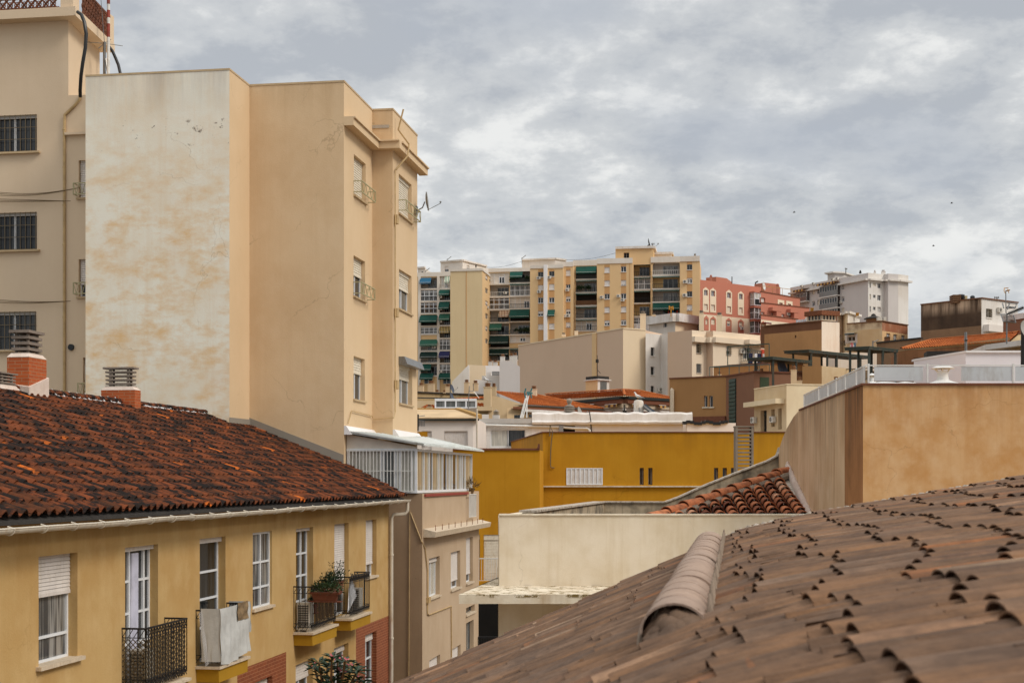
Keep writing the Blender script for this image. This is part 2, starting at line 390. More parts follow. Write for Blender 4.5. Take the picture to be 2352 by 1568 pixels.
def chimney(vw, x0, x1, ytop, ycap, ybot, Z, parent=None, body='cream_far', cowl='cowl_round', label=None, round_=True, n=4, group=None, zbase=None):
    """rooftop chimney: square shaft with ringed clay or concrete cowl; returns its root"""
    u0, v0 = UV(vw, x0, ytop); u1, v1 = UV(vw, x1, ycap); _, v2 = UV(vw, x0, ybot); uc = (u0 + u1) / 2
    w = (u1 - u0) / F * Z * .98; c = (xat(uc, Z), Z + w * .5); zt, zc, zb = zat(v0, Z), zat(v1, Z), zat(v2, Z)
    mb = MB(); mb.prism(dsq(c, w), zb, zc); mb.prism(dsq(c, w * 1.12), zc - w * .06, zc + w * .03)
    if parent is None:
        base = (c[0], c[1], zb); b = mb.build('chimney', body, None, base, label=label, cat='chimney', group=group)
    else: b = mb.build('chimney', body, parent)
    mb = MB(); hh = (zt - zc) / n
    for i in range(n):
        if round_: mb.lathe(c, [(w * .3, zc + hh * i), (w * .3, zc + hh * (i + .35)), (w * .44, zc + hh * (i + .4)), (w * .44, zc + hh * (i + .75)), (w * .3, zc + hh * (i + .8)), (w * .3, zc + hh * (i + 1))], 12)
    if not round_: pots_stack(mb, c, zc, w * .85, zt - zc, n)
    mb.build('cowl', cowl, b); return b
def wave_roof(mb, O, ex, ey, L, W, pitch=.27, row=.36, amp=.045, smin=None, seg=6, jit=.006, rnd=None, lift=.03, wmax=None, thick=.018):
    """interlocking clay tiles. O eave corner, ex unit along the eave, ey unit up the slope"""
    ex = Vector(ex); ey = Vector(ey); nz = ex.cross(ey).normalized()
    if nz.z < 0: nz = -nz
    nc = int(L / pitch); nr = int(math.ceil(W / row))
    for c in range(nc):
        x0 = c * pitch; y_start = smin(x0) if smin else 0; ymx = wmax(x0) if wmax else W
        for r in range(nr):
            y0 = r * row
            if y0 < y_start - row * .5 or y0 >= ymx: continue
            y1 = min(y0 + row * 1.1, ymx + .02); j = random.uniform(-jit, jit); jx = random.uniform(-jit, jit)
            mb.cr = rnd() if rnd else random.uniform(.02, 1)
            lo = []; hi = []
            for k in range(seg + 1):
                q = k / seg; h = amp * math.sin(math.pi * min(1, q / .62)) if q < .62 else -amp * .45 * math.sin(math.pi * (q - .62) / .38)
                p = O + ex * (x0 + q * pitch * 1.02 + jx) + ey * (y0 + j)
                lo.append(p + nz * (h + lift)); hi.append(O + ex * (x0 + q * pitch * 1.02 + jx) + ey * (y1 + j) + nz * h)
            b = len(mb.v); mb.v += [tuple(p) for p in lo] + [tuple(p) for p in hi] + [tuple(p - nz * thick) for p in lo]
            m = seg + 1
            for k in range(seg):
                mb.f.append((b + k, b + k + 1, b + m + k + 1, b + m + k)); mb.f.append((b + 2 * m + k, b + 2 * m + k + 1, b + k + 1, b + k))
                mb.mi += [mb.cm] * 2; mb.r += [mb.cr] * 2
def barrel(mb, p0, p1, up, r0, r1, seg=7, th=.013, arc=math.pi, inv=False, fl=.8):
    """one half-round clay tile from p0 (lower, wide, r0) to p1 (upper, r1) with thickness"""
    p0 = Vector(p0); p1 = Vector(p1); d = (p1 - p0).normalized(); side = d.cross(up).normalized(); u = side.cross(d).normalized()
    if inv: u = -u
    b = len(mb.v); m = seg + 1
    for (p, r) in ((p0, r0), (p1, r1), (p0, r0 - th), (p1, r1 - th)):
        for k in range(m):
            t = (math.pi - arc) / 2 + arc * k / seg
            mb.v.append(tuple(p + side * (r * math.cos(t)) + u * (r * math.sin(t) * fl)))
    for k in range(seg):
        for q in ((b + k, b + k + 1, b + m + k + 1, b + m + k), (b + 2 * m + k, b + 3 * m + k, b + 3 * m + k + 1, b + 2 * m + k + 1), (b + k, b + 2 * m + k, b + 2 * m + k + 1, b + k + 1), (b + m + k, b + m + k + 1, b + 3 * m + k + 1, b + 3 * m + k)):
            mb.f.append(q); mb.mi.append(mb.cm); mb.r.append(mb.cr)
    for q in ((b, b + m, b + 3 * m, b + 2 * m), (b + seg, b + 2 * m + seg, b + 3 * m + seg, b + m + seg)): mb.f.append(q); mb.mi.append(mb.cm); mb.r.append(mb.cr)
def gutter(mb, fr, a0, a1, d, z0, z1, r=.07, n=8, sag=0):
    """half-round gutter along frame fr"""
    k = 24; pts = []
    for i in range(k + 1):
        a = a0 + (a1 - a0) * i / k; z = z0 + (z1 - z0) * i / k + random.uniform(-sag, sag); pts.append((a, z))
    for i in range(k):
        for j in range(n):
            q = []
            for (a, z), jj in ((pts[i], j), (pts[i + 1], j), (pts[i + 1], j + 1), (pts[i], j + 1)):
                t = math.pi * (1 + jj / n); q.append(fr.p(a, d + r * math.cos(t), z + r * math.sin(t)))
            mb.face(q); q2 = []
            for (a, z), jj in ((pts[i], j), (pts[i + 1], j), (pts[i + 1], j + 1), (pts[i], j + 1)):
                t = math.pi * (1 + jj / n); q2.append(fr.p(a, d + r * .93 * math.cos(t), z + r * .93 * math.sin(t)))
            mb.face(q2[::-1])
    mb.tube([fr.p(a, d + r, z) for a, z in pts], .008, 6); mb.tube([fr.p(a, d - r, z) for a, z in pts], .006, 6)
# ------------------------------------------------------------------ materials of the place
BLK = (.035, .03, .027, 1)
stucco('white_stained', S(248, 240, 222), S(222, 188, 138), S(244, 236, 222), sc=.45, amt=.4, streak=.4, ds=.02, crack=(.8, .6), stain=(S(228, 184, 122), 1.15, 2.0, .8, CZ + 7.5, CZ + 11.5), bump=.3, topz=(CZ + 10.6, CZ + 12.1), topcol=(.36, .33, .30, 1), topamt=.55,
       blot=(CZ + 10.25, .55, (.20, .16, .12, 1), .60, 2.2))
stucco('beige_block', S(220, 190, 144), S(204, 170, 122), S(228, 202, 160), ds=.12, sc=.5, amt=.55, crack=(.7, .7), streak=.4, bump=.35, topz=(CZ + 10.9, CZ + 12.0), topcol=S(176, 146, 108), topamt=.45)
stucco('beige_facade', S(222, 193, 148), S(206, 175, 128), S(230, 203, 162), ds=.12, sc=.4, amt=.35, streak=.25, crack=(.6, .3), bump=.25)
stucco('skirting_grey', S(150, 142, 126), amt=.3)
stucco('tower_wall', S(220, 198, 166), S(204, 180, 146), S(228, 208, 178), ds=.04, sc=.3, amt=.4, streak=.18, bump=.3)
stucco('yellow_wall', S(198, 164, 102), S(176, 132, 62), S(218, 188, 132), crack=(1.2, .4), ds=.08, sc=.6, amt=.6, streak=.25, bump=.4, fine=1.1, topz=(CZ - 1.2, CZ - .3), topcol=S(140, 98, 40), topamt=.7)  # browner towards the wall head, below the eave
stucco('mustard_trim', S(176, 134, 36), ds=0, sc=1, amt=.3)
stucco('annex_front', S(172, 142, 106), S(146, 118, 84), sc=.5, amt=.5, streak=.35, blot=(CZ - 2.3, 1.6, (.07, .06, .05, 1), .66, 9))  # front toned darker than the side: shade in the colour, plus stains
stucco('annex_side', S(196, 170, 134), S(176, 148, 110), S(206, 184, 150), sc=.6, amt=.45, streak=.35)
stucco('cream_wall', S(232, 218, 188), S(206, 184, 140), S(238, 226, 202), sc=1.2, amt=.55, streak=.6, bump=.3, crack=(1.5, .6), fine=2.2, topz=(CZ - 1.0, CZ - .6), topcol=S(196, 176, 140), topamt=.5)
stucco('cream_ledge', S(226, 214, 184), S(172, 140, 92), S(236, 228, 208), sc=2.2, amt=.5, streak=.75, fine=1.6, blot=(CZ - 1.93, .05, S(120, 100, 60), .53, 5))
stucco('moss_wall', S(190, 172, 138), (.045, .04, .03, 1), S(200, 184, 152), sc=1.6, amt=.7, wide=(.44, .6), streak=1., fine=2.2)
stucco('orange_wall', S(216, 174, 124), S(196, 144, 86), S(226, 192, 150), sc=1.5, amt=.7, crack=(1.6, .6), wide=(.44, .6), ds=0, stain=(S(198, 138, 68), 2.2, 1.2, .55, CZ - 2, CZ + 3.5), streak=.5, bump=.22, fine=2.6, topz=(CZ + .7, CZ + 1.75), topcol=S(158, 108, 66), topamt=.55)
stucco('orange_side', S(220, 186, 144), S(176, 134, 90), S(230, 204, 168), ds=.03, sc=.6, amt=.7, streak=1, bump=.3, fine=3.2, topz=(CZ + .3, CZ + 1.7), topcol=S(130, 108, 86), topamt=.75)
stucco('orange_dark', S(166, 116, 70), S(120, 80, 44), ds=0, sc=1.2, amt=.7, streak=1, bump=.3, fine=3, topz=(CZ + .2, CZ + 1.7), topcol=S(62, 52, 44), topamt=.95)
stucco('mustard_wall', S(192, 138, 30), S(170, 116, 20), S(202, 150, 42), ds=0, sc=.3, amt=.6, streak=.65, bump=.25, fine=1.0, crack=(.4, .5), topz=(CZ + 1.3, CZ + 2.3), topcol=S(150, 104, 30), topamt=.6)
stucco('white_wash', S(236, 234, 230), S(214, 208, 198), sc=.2, amt=.35, streak=.25)
stucco('white_warm', S(232, 224, 212), S(206, 196, 180), sc=.2, amt=.4, streak=.25)
stucco('white_dirty', S(226, 222, 214), S(176, 160, 132), sc=.35, amt=.6, streak=.6)
stucco('grey_roofing', S(178, 168, 150), S(140, 128, 110), sc=.4, amt=.5, streak=.3)
stucco('brown_ochre', S(178, 130, 68), S(156, 110, 54), sc=.12, amt=.5, streak=.25)
stucco('brown_dark', S(142, 98, 68), S(124, 82, 56), sc=.2, amt=.4, streak=.2)
stucco('cream_house', S(216, 188, 138), S(192, 160, 110), S(230, 212, 172), sc=.25, amt=.5, streak=.35)
stucco('cream_light', S(236, 216, 172), S(214, 184, 134), sc=.25, amt=.5, streak=.4)
stucco('beige_far', S(214, 184, 150), S(204, 172, 138), sc=.06, amt=.4, streak=.12)
stucco('cream_far', S(230, 208, 168), S(216, 190, 146), sc=.08, amt=.4, streak=.15)
stucco('white_far', S(226, 222, 212), S(196, 182, 160), sc=.12, amt=.55, streak=.5)
stucco('cream_right', S(232, 214, 184), S(220, 196, 156), sc=.1, amt=.3, streak=.15)
stucco('apt_yellow', S(228, 190, 128), S(216, 176, 112), S(234, 200, 142), sc=.05, amt=.35, streak=.25)
stucco('apt_panel', S(222, 198, 146), S(206, 178, 124), sc=.06, amt=.4, streak=.5)
stucco('apt_strip', S(208, 156, 88), sc=.1, amt=.2)
stucco('apt_white', S(226, 218, 202), S(196, 180, 156), sc=.15, amt=.4, streak=.4)
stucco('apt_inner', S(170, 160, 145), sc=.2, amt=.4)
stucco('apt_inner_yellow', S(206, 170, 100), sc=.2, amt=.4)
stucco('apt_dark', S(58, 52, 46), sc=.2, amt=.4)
stucco('red_wall', S(198, 122, 92), S(184, 106, 78), sc=.08, amt=.35, streak=.3)
stucco('red_cream', S(238, 220, 184), sc=.1, amt=.25)
stucco('block_white', S(208, 202, 194), S(188, 180, 170), sc=.1, amt=.35, streak=.3)
stucco('ochre_block', S(192, 142, 78), S(166, 118, 62), sc=.12, amt=.6, streak=.35)
stucco('ochre_band', S(124, 82, 50), S(100, 64, 38), sc=.2, amt=.6, streak=.4)
stucco('pink_white', S(236, 220, 196), S(204, 160, 112), sc=.15, amt=.45, streak=.45)
stucco('peeling', S(224, 196, 142), S(200, 160, 102), S(236, 220, 190), sc=.2, amt=.6, streak=.4)
stucco('peel_top', S(226, 204, 158), S(122, 82, 52), sc=.22, amt=1.3, streak=.3, fine=.6)
stucco('rust_band', S(170, 104, 62), S(146, 84, 48), S(220, 180, 140), sc=.3, amt=.6, streak=.2)
stucco('peach', S(236, 190, 126), sc=.2, amt=.2)
stucco('dark_block', S(88, 68, 50), S(56, 44, 34), S(112, 88, 64), sc=.15, amt=.9, streak=.5, topz=(CZ + 19.9, CZ + 20.9), topcol=S(206, 178, 150), topamt=.95)
stucco('dark_block_low', S(150, 116, 80), S(112, 86, 60), sc=.2, amt=.8, streak=.4)
stucco('brown_streak', S(160, 106, 58), S(70, 54, 38), sc=.2, amt=.3, streak=1.1, fine=.5)
stucco('terracotta_wall', S(176, 100, 48), S(156, 86, 40), sc=.2, amt=.3)
stucco('olive_parapet', S(184, 156, 104), S(140, 112, 66), sc=.3, amt=.6, streak=.5)
stucco('ochre_edge', S(196, 150, 62), S(120, 96, 50), sc=.6, amt=.6, streak=.6)
stucco('lilac_white', S(238, 234, 234), S(208, 202, 206), sc=.15, amt=.3, streak=.2)
stucco('grey_concrete', S(150, 136, 116), S(112, 100, 84), sc=.8, amt=.6, streak=.4)
stucco('chimney_far', S(214, 186, 142), S(190, 158, 114), sc=.6, amt=.4, streak=.4)
brick('brick', S(186, 88, 32), S(166, 74, 26), S(170, 128, 92))
brick('brick_red', S(142, 72, 34), S(128, 62, 28), S(170, 116, 78))
brick('brick_white', S(228, 226, 222), S(234, 232, 228), S(196, 192, 186))
stucco('mortar', S(222, 204, 186), S(190, 160, 132), sc=3, amt=.5, bump=.6)
stucco('mortar_white', S(224, 220, 214), S(120, 112, 104), sc=5, amt=.6, bump=.8)
stucco('mortar_old', S(196, 182, 160), S(104, 92, 70), S(214, 206, 190), sc=9, amt=.9, bump=1)
stucco('concrete_cowl', S(142, 128, 112), S(104, 92, 80), sc=3, amt=.5)
stucco('asphalt', (.05, .05, .05, 1), sc=.6, amt=.3); stucco('hill_ground', S(120, 104, 80), sc=.05)
stucco('bedding_pale', S(168, 150, 128), S(104, 88, 70), sc=9, amt=.9)
stucco('bedding', S(112, 88, 66), S(70, 54, 42), sc=5, amt=.8)
O1, O2 = S(168, 78, 44), S(148, 66, 40)
tiles('tiles_dark', [(0, S(76, 48, 32)), (.35, S(102, 56, 32)), (.7, S(114, 62, 36)), (.965, S(124, 66, 38)), (.985, S(190, 98, 36)), (1, S(200, 104, 40))], (.011, .010, .009, 1), blotch=.96, bs=2.5, lo=.455, hi=.55, lich=None, stretch=(.7, 1.3, 1))
tiles('tiles_front', [(0, S(110, 86, 68)), (.3, S(126, 96, 73)), (.6, S(138, 102, 73)), (.88, S(130, 106, 88)), (.95, S(152, 98, 60)), (1, S(168, 140, 114))], S(76, 62, 54), blotch=.7, bs=2.2, lo=.42, hi=.66, lich=S(132, 114, 98), grain=(.28, 2.2, 1))
tiles('tiles_small', [(0, S(60, 40, 32)), (.12, S(128, 72, 48)), (.3, S(176, 106, 70)), (.8, S(194, 122, 82)), (1, S(206, 154, 120))], S(56, 42, 36), blotch=.7, bs=3, lo=.46, hi=.64, lich=S(150, 108, 84))
tiles('tiles_orange', [(0, S(160, 86, 42)), (.5, S(176, 98, 50)), (1, S(190, 112, 60))], S(124, 64, 34), blotch=.5, bs=.3)
tiles('ridge_cap', [(0, S(160, 140, 126)), (.5, S(168, 144, 126)), (1, S(166, 148, 136))], S(128, 108, 96), blotch=.6, bs=5, lo=.42, hi=.7, lich=S(206, 196, 188), stretch=(1, 3, 1))
glass('glass_dark', (.012, .013, .014, 1), (.04, .042, .042, 1)); glass('glass_curtain', (.05, .05, .05, 1), (.28, .27, .25, 1), 9)
glass('glass_grey', (.10, .11, .11, 1), (.20, .21, .21, 1)); glass('glass_pale', S(176, 174, 164), S(206, 202, 190), 8); glass('glass_beige', S(150, 138, 116), S(190, 178, 152), 6)
glass('glass_brown', (.03, .022, .014, 1), S(110, 82, 48), 1.2)
plain('white_pvc', S(228, 230, 232), .4, var=.05); plain('white_metal', S(222, 220, 214), .45, var=.08); plain('shutter_white', S(222, 214, 206), .55, var=.06, dirt=S(190, 176, 158))
plain('shutter_cream', S(226, 216, 196), .55, var=.06, dirt=S(188, 166, 130)); plain('shutter_grey', S(186, 182, 176), .55, var=.06)
plain('dark_interior', (.012, .011, .01, 1), .9); plain('alu_grey', S(150, 150, 150), .4, .5); plain('stone_sill', S(214, 196, 170), .6, var=.12, sc=8, dirt=S(176, 150, 120))
plain('sill_beige', S(196, 170, 132), .8, var=.1); plain('iron_black', (.012, .012, .013, 1), .55); plain('iron_beige', S(176, 168, 128), .6, var=.1); plain('bars_brown', S(112, 96, 70), .6)
plain('iron_green', S(58, 76, 66), .6, var=.15, dirt=S(96, 74, 52)); plain('pergola', S(54, 62, 54), .65, var=.2, sc=1.2, dirt=S(110, 78, 50)); plain('teal_metal', S(50, 104, 104), .5)
plain('ac_white', S(220, 214, 202), .5, var=.08); plain('ac_fan', S(62, 58, 54), .6); plain('pvc_pipe', S(216, 206, 188), .45, var=.1, sc=3, dirt=S(176, 148, 112)); plain('pipe_beige', S(196, 166, 118), .6)
plain('rubber_black', (.012, .012, .012, 1), .4); plain('awn_green', S(12, 74, 62), .85, var=.12, sc=.6); plain('awn_dark', S(12, 46, 38), .85, var=.15, sc=.6); plain('awn_pale', S(50, 104, 84), .85, var=.15)
plain('awn_blue', S(34, 96, 128), .85); plain('awn_navy', S(48, 50, 96), .85); plain('awn_maroon', S(110, 36, 36), .85); plain('cloth_white', S(232, 232, 234), .9); plain('cloth_grey', S(196, 196, 192), .95, var=.1, sc=6, bump=.4)
plain('mat_brown', S(140, 116, 84), .95, var=.25, sc=9, bump=.6); plain('terracotta', S(108, 58, 36), .75, var=.15); plain('foliage', (.045, .085, .03, 1), .6, var=.3, sc=12); plain('foliage_dark', (.022, .05, .018, 1), .5, var=.3, sc=9)
plain('foliage_pale', (.14, .17, .06, 1), .6, var=.3, sc=9); plain('petal', S(222, 120, 130), .7); plain('wood_brown', S(112, 78, 48), .8, var=.2); plain('reed', S(120, 92, 56), .9, var=.3, sc=8); plain('cowl_clay', S(150, 104, 68), .8, var=.2)
plain('cowl_grey', S(150, 138, 124), .8, var=.2, sc=3); plain('cowl_yellow', S(196, 140, 48), .8, var=.2); plain('metal_grey', S(140, 140, 138), .35, .7, dirt=S(110, 90, 70)); plain('rust', S(130, 76, 44), .8, var=.3, sc=6)
plain('balustrade', S(120, 70, 44), .85, var=.3, sc=5, dirt=(.03, .025, .02, 1)); plain('cable', S(120, 100, 72), .7); plain('cable_black', (.02, .02, .02, 1), .6); plain('dish_dark', S(74, 82, 98), .4); plain('dish_grey', S(160, 156, 148), .5)
plain('mast_red', S(150, 62, 46), .6, var=.3); plain('mast_white', S(226, 222, 214), .5); plain('solar', S(70, 80, 92), .2); plain('tank_white', S(224, 216, 204), .5, var=.1, dirt=S(188, 160, 124)); plain('gull_white', S(232, 230, 226), .8); plain('gull_grey', S(140, 144, 150), .8)
plain('louver_dark', S(34, 40, 36), .6); plain('green_panel', S(58, 72, 46), .7); plain('panel_metal', S(206, 208, 208), .35, .2, var=.12, sc=.8, dirt=S(160, 150, 138)); plain('trim_brown', S(120, 72, 48), .8); plain('trim_red', S(150, 62, 48), .7)
plain('plastic_bag', (.03, .033, .038, 1), .35); plain('barrel', S(186, 170, 130), .6); plain('laundry_red', S(196, 74, 50), .9); plain('laundry_navy', S(34, 38, 66), .95); plain('laundry_blue', S(96, 140, 170), .9); plain('roof_dark', S(52, 48, 44), .9)
plain('door_grey', S(104, 104, 100), .6); plain('terrace_tiles', S(206, 176, 134), .8, var=.15, sc=.8); plain('corrugated', S(216, 220, 216), .5, var=.12, sc=1, dirt=S(170, 166, 150)); plain('ivory_panel', S(226, 216, 200), .6, var=.06)
def striped(key, c1, c2, per):
    t = NT(key); s = t.n('ShaderNodeSeparateXYZ'); t.link(t.pos, s.inputs[0])
    m = t.mul(t.mul(s.outputs[0], 1 / per), 1, 'MULTIPLY'); fr_ = t.n('ShaderNodeMath', operation='FRACT'); t.link(m, fr_.inputs[0]); g = t.n('ShaderNodeMath', operation='GREATER_THAN'); t.link(fr_.outputs[0], g.inputs[0]); g.inputs[1].default_value = .5
    t.link(t.mix(g.outputs[0], c1, c2), t.b.inputs['Base Color']); t.b.inputs['Roughness'].default_value = .9; MATS[key] = t.m
striped('awn_stripe', S(120, 70, 52), S(216, 190, 156), .34); striped('awn_stripe_gold', S(196, 150, 80), S(84, 50, 36), .5); striped('awn_stripe_green', S(40, 110, 84), S(226, 220, 200), .34)
striped('awn_stripe_bee', S(60, 54, 48), S(206, 176, 110), .34)
# ------------------------------------------------------------------ sky, sun, camera
sc = bpy.context.scene
SUN_EL, SUN_AZ = 42, 118      # azimuth measured clockwise from +Y
w = bpy.data.worlds.new('World'); sc.world = w; w.use_nodes = True; nt = w.node_tree; bg = nt.nodes['Background']
def wn(ty, **k):
    x = nt.nodes.new(ty)
    for a, b in k.items(): setattr(x, a, b)
    return x
sky = wn('ShaderNodeTexSky', sky_type='NISHITA', sun_disc=False, sun_elevation=math.radians(SUN_EL), sun_rotation=math.radians(SUN_AZ)); sky.altitude = 20; sky.air_density = 1; sky.dust_density = 2
tc = wn('ShaderNodeTexCoord'); sep = wn('ShaderNodeSeparateXYZ'); nt.links.new(tc.outputs['Generated'], sep.inputs[0])
def wm(op, a, b=None, c=None):
    m = wn('ShaderNodeMath', operation=op)
    for i, x in enumerate((a, b, c)):
        if x is None: continue
        if isinstance(x, (int, float)): m.inputs[i].default_value = x
        else: nt.links.new(x, m.inputs[i])
    return m.outputs[0]
zc = wm('MAXIMUM', sep.outputs[2], 0.0); zz = wm('ADD', zc, .30)
cx = wm('DIVIDE', sep.outputs[0], zz); cy = wm('DIVIDE', sep.outputs[1], zz)
cb = wn('ShaderNodeCombineXYZ'); nt.links.new(cx, cb.inputs[0]); nt.links.new(cy, cb.inputs[1])
def wnoise(scale, det, rough, off, dist=0, st=(1, 1, 1)):
    mp = wn('ShaderNodeMapping'); mp.inputs['Location'].default_value = off; mp.inputs['Scale'].default_value = st; nt.links.new(cb.outputs[0], mp.inputs[0])
    n = wn('ShaderNodeTexNoise'); n.inputs['Scale'].default_value = scale; n.inputs['Detail'].default_value = det; n.inputs['Roughness'].default_value = rough; n.inputs['Distortion'].default_value = dist
    nt.links.new(mp.outputs[0], n.inputs['Vector']); return n.outputs['Fac']
def wramp(f, a, b, c=0, d=1, smooth=True):
    m = wn('ShaderNodeMapRange'); m.interpolation_type = 'SMOOTHSTEP' if smooth else 'LINEAR'
    for i, x in zip(('From Min', 'From Max', 'To Min', 'To Max'), (a, b, c, d)): m.inputs[i].default_value = x
    nt.links.new(f, m.inputs['Value']); return m.outputs[0]
def wmix(f, a, b):
    m = wn('ShaderNodeMix', data_type='RGBA')
    for i, x in ((0, f), (6, a), (7, b)):
        if isinstance(x, (tuple, float, int)): m.inputs[i].default_value = x
        else: nt.links.new(x, m.inputs[i])
    return m.outputs[2]
big = wnoise(2.1, 10, .56, (4.6, 3.3, 0), .0); fine_ = wnoise(8.0, 12, .62, (7.3, 2.2, 0), .08); hole = wnoise(1.5, 4, .5, (9.7, 4.6, 0), .2)
mixn = wm('ADD', wm('MULTIPLY', big, .56), wm('MULTIPLY', fine_, .44))
CL_D, CL_M, CL_B = (.445, .468, .50, 1), (.575, .59, .60, 1), (.82, .82, .80, 1)
cl = wmix(wramp(mixn, .42, .51), CL_D, CL_M); cl = wmix(wramp(mixn, .50, .60), cl, CL_B)
blue = wmix(.6, (.42, .455, .52, 1), (.43, .465, .52, 1))
cl = wmix(wramp(hole, .54, .68, 0, .55), cl, blue)
# an overcast vault is brighter overhead than at the horizon
vault = wm('ADD', .80, wm('MULTIPLY', wramp(sep.outputs[2], .40, .95), 1.25))
hsv = wn('ShaderNodeVectorMath', operation='SCALE'); nt.links.new(cl, hsv.inputs[0]); nt.links.new(vault, hsv.inputs['Scale'])
add = wn('ShaderNodeVectorMath', operation='ADD'); sk = wn('ShaderNodeVectorMath', operation='SCALE'); nt.links.new(sky.outputs[0], sk.inputs[0]); sk.inputs['Scale'].default_value = .05
k10 = wn('ShaderNodeVectorMath', operation='SCALE'); nt.links.new(hsv.outputs[0], k10.inputs[0]); k10.inputs['Scale'].default_value = 6.2
nt.links.new(k10.outputs[0], add.inputs[0]); nt.links.new(sk.outputs[0], add.inputs[1]); nt.links.new(add.outputs[0], bg.inputs[0]); bg.inputs[1].default_value = .15
sl = bpy.data.lights.new('sun', 'SUN'); sl.energy = 1.5; sl.angle = math.radians(18); sl.color = (1, .925, .83)
so_ = bpy.data.objects.new('sun', sl); C.objects.link(so_)
e, a = math.radians(SUN_EL), math.radians(SUN_AZ)
so_.rotation_euler = Vector((math.sin(a) * math.cos(e), math.cos(a) * math.cos(e), math.sin(e))).to_track_quat('Z', 'Y').to_euler()
cd = bpy.data.cameras.new('camera'); cam = bpy.data.objects.new('camera', cd); C.objects.link(cam); sc.camera = cam
cam.location = (0, 0, CZ); cam.rotation_euler = (math.radians(90), 0, 0); cd.sensor_width = 36; cd.lens = 36 * F / 2352; cd.shift_y = (HV - 784) / 2352; cd.clip_end = 3000; cd.clip_start = .05
cd.dof.use_dof = True; cd.dof.focus_distance = 60; cd.dof.aperture_fstop = 5.6
sc.view_settings.view_transform = 'Standard'; sc.view_settings.look = 'None'; sc.view_settings.exposure = .42; sc.view_settings.gamma = 1
# ------------------------------------------------------------------ ground
mb = MB(); mb.cm = 0
def gz(y): return max(0.0, (y - 70) * .14) if y < 260 else 26.6 + (y - 260) * .01
ys = [-60, 0, 40, 70, 110, 160, 210, 260, 400, 900, 2500]
for i in range(len(ys) - 1):
    y0, y1 = ys[i], ys[i + 1]; mb.face([(-1500, y0, gz(y0) - .02), (1500, y0, gz(y0) - .02), (1500, y1, gz(y1) - .02), (-1500, y1, gz(y1) - .02)])
mb.build('ground', 'hill_ground', kind='structure')
mb = MB(); YW = lambda Z: Vector((-10 + .1571 * Z, Z))
a_, b_ = YW(8), YW(62); mb.face([(a_.x, a_.y, .01), (a_.x + 7, a_.y, .01), (b_.x + 7, b_.y, .01), (b_.x, b_.y, .01)]); mb.build('street', 'asphalt', kind='structure')
# ------------------------------------------------------------------ yellow house
A = YW(13); B = YW(41.05); W2_ = 11.4
plan = [(A.x, A.y), (B.x, B.y), (B.x - D2.x * W2_, B.y - D2.y * W2_), (A.x - D2.x * W2_, A.y - D2.y * W2_)]
ZE = CZ - .5; SL = .40; Wr = 5.6; ZR = ZE + SL * 6.0
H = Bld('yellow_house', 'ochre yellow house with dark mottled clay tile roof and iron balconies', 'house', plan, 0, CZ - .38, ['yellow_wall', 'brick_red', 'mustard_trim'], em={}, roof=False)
f = H.f[0]
FL = CZ - 3.46
def yr(vw, x0, x1, ytop, ybot=None, zb=None):
    u0, _ = UV(vw, x0, 0); u1, v = UV(vw, x1, ytop); a0, a1 = f.so(u0), f.so(u1); Z = f.Y((a0 + a1) / 2)
    return (a0, a1, zb if zb is not None else zat(UV(vw, 0, ybot)[1], Z), zat(v, Z))
kw = dict(near=True, dep=.15)
win(f, H, r=yr('a03', 355, 712, 387, 1372), shut=.385, n=1, mul=[.12], tr=(.24,), pane='glass_curtain', so=.09, name='window', **kw)
r = yr('a03', 1150, 1452, 308, zb=FL)
wo = win(f, H, r=r, n=1, mul=[.36, .8], tr=(.3, .52, .75), sill=None, pane='glass_dark', boxh=.08, name='balcony_door', **kw)
mb = MB()   # lavender curtain blowing behind the open leaf
c0 = r[0] + (r[1] - r[0]) * .38
for i in range(8): mb.hexa([f.p(c0 + .045 * i, -.125 + .02 * (i % 2) - .03, FL + .03), f.p(c0 + .045 * (i + 1), -.125 + .02 * ((i + 1) % 2) - .03, FL + .03), f.p(c0 + .045 * (i + 1), -.135 + .02 * ((i + 1) % 2) - .03, FL + .03), f.p(c0 + .045 * i, -.135 + .02 * (i % 2) - .03, FL + .03)] + [f.p(c0 + .03 * i, -.125 + .02 * (i % 2) + .02, r[3] - .12), f.p(c0 + .03 * (i + 1), -.125 + .02 * ((i + 1) % 2) + .02, r[3] - .12), f.p(c0 + .03 * (i + 1), -.135 + .02 * ((i + 1) % 2), r[3] - .12), f.p(c0 + .03 * i, -.135 + .02 * (i % 2), r[3] - .12)])
plain('curtain_lavender', S(200, 200, 216), .9); mb.build('curtain', 'curtain_lavender', wo)
win(f, H, r=yr('a03', 1835, 2072, 231, zb=FL), n=1, mul=[.18], tr=(.27, .50, .72), sill=None, pane='glass_dark', boxh=.1, name='balcony_door', **kw)
win(f, H, r=yr('a13', -30, 147, 178, 872), n=2, tr=(.27, .6), pane='glass_curtain', near=True, dep=.05)
win(f, H, r=yr('a13', 368, 525, 142, zb=FL), n=1, mul=[.3, .62], tr=(.27, .52, .74), sill=None, pane='glass_dark', boxh=.08, name='balcony_door', **kw)
win(f, H, r=yr('a13', 720, 852, 102, zb=FL), shut=.62, n=2, sill=None, pane='glass_dark', name='balcony_door', **kw)
win(f, H, r=yr('a13', 1009, 1107, 68, 590), shut=.79, n=2, pane='glass_curtain', **kw)
LT = CZ - 4.35   # heads of the storey below
def lowwin(x0, x1, ytop, **k): win(f, H, r=yr('a13', x0, x1, ytop, zb=zat(UV('a13', 0, ytop)[1], f.Y((f.so(UV('a13', x0, 0)[0]) + f.so(UV('a13', x1, 0)[0])) / 2)) - 1.9), **{**kw, **k})
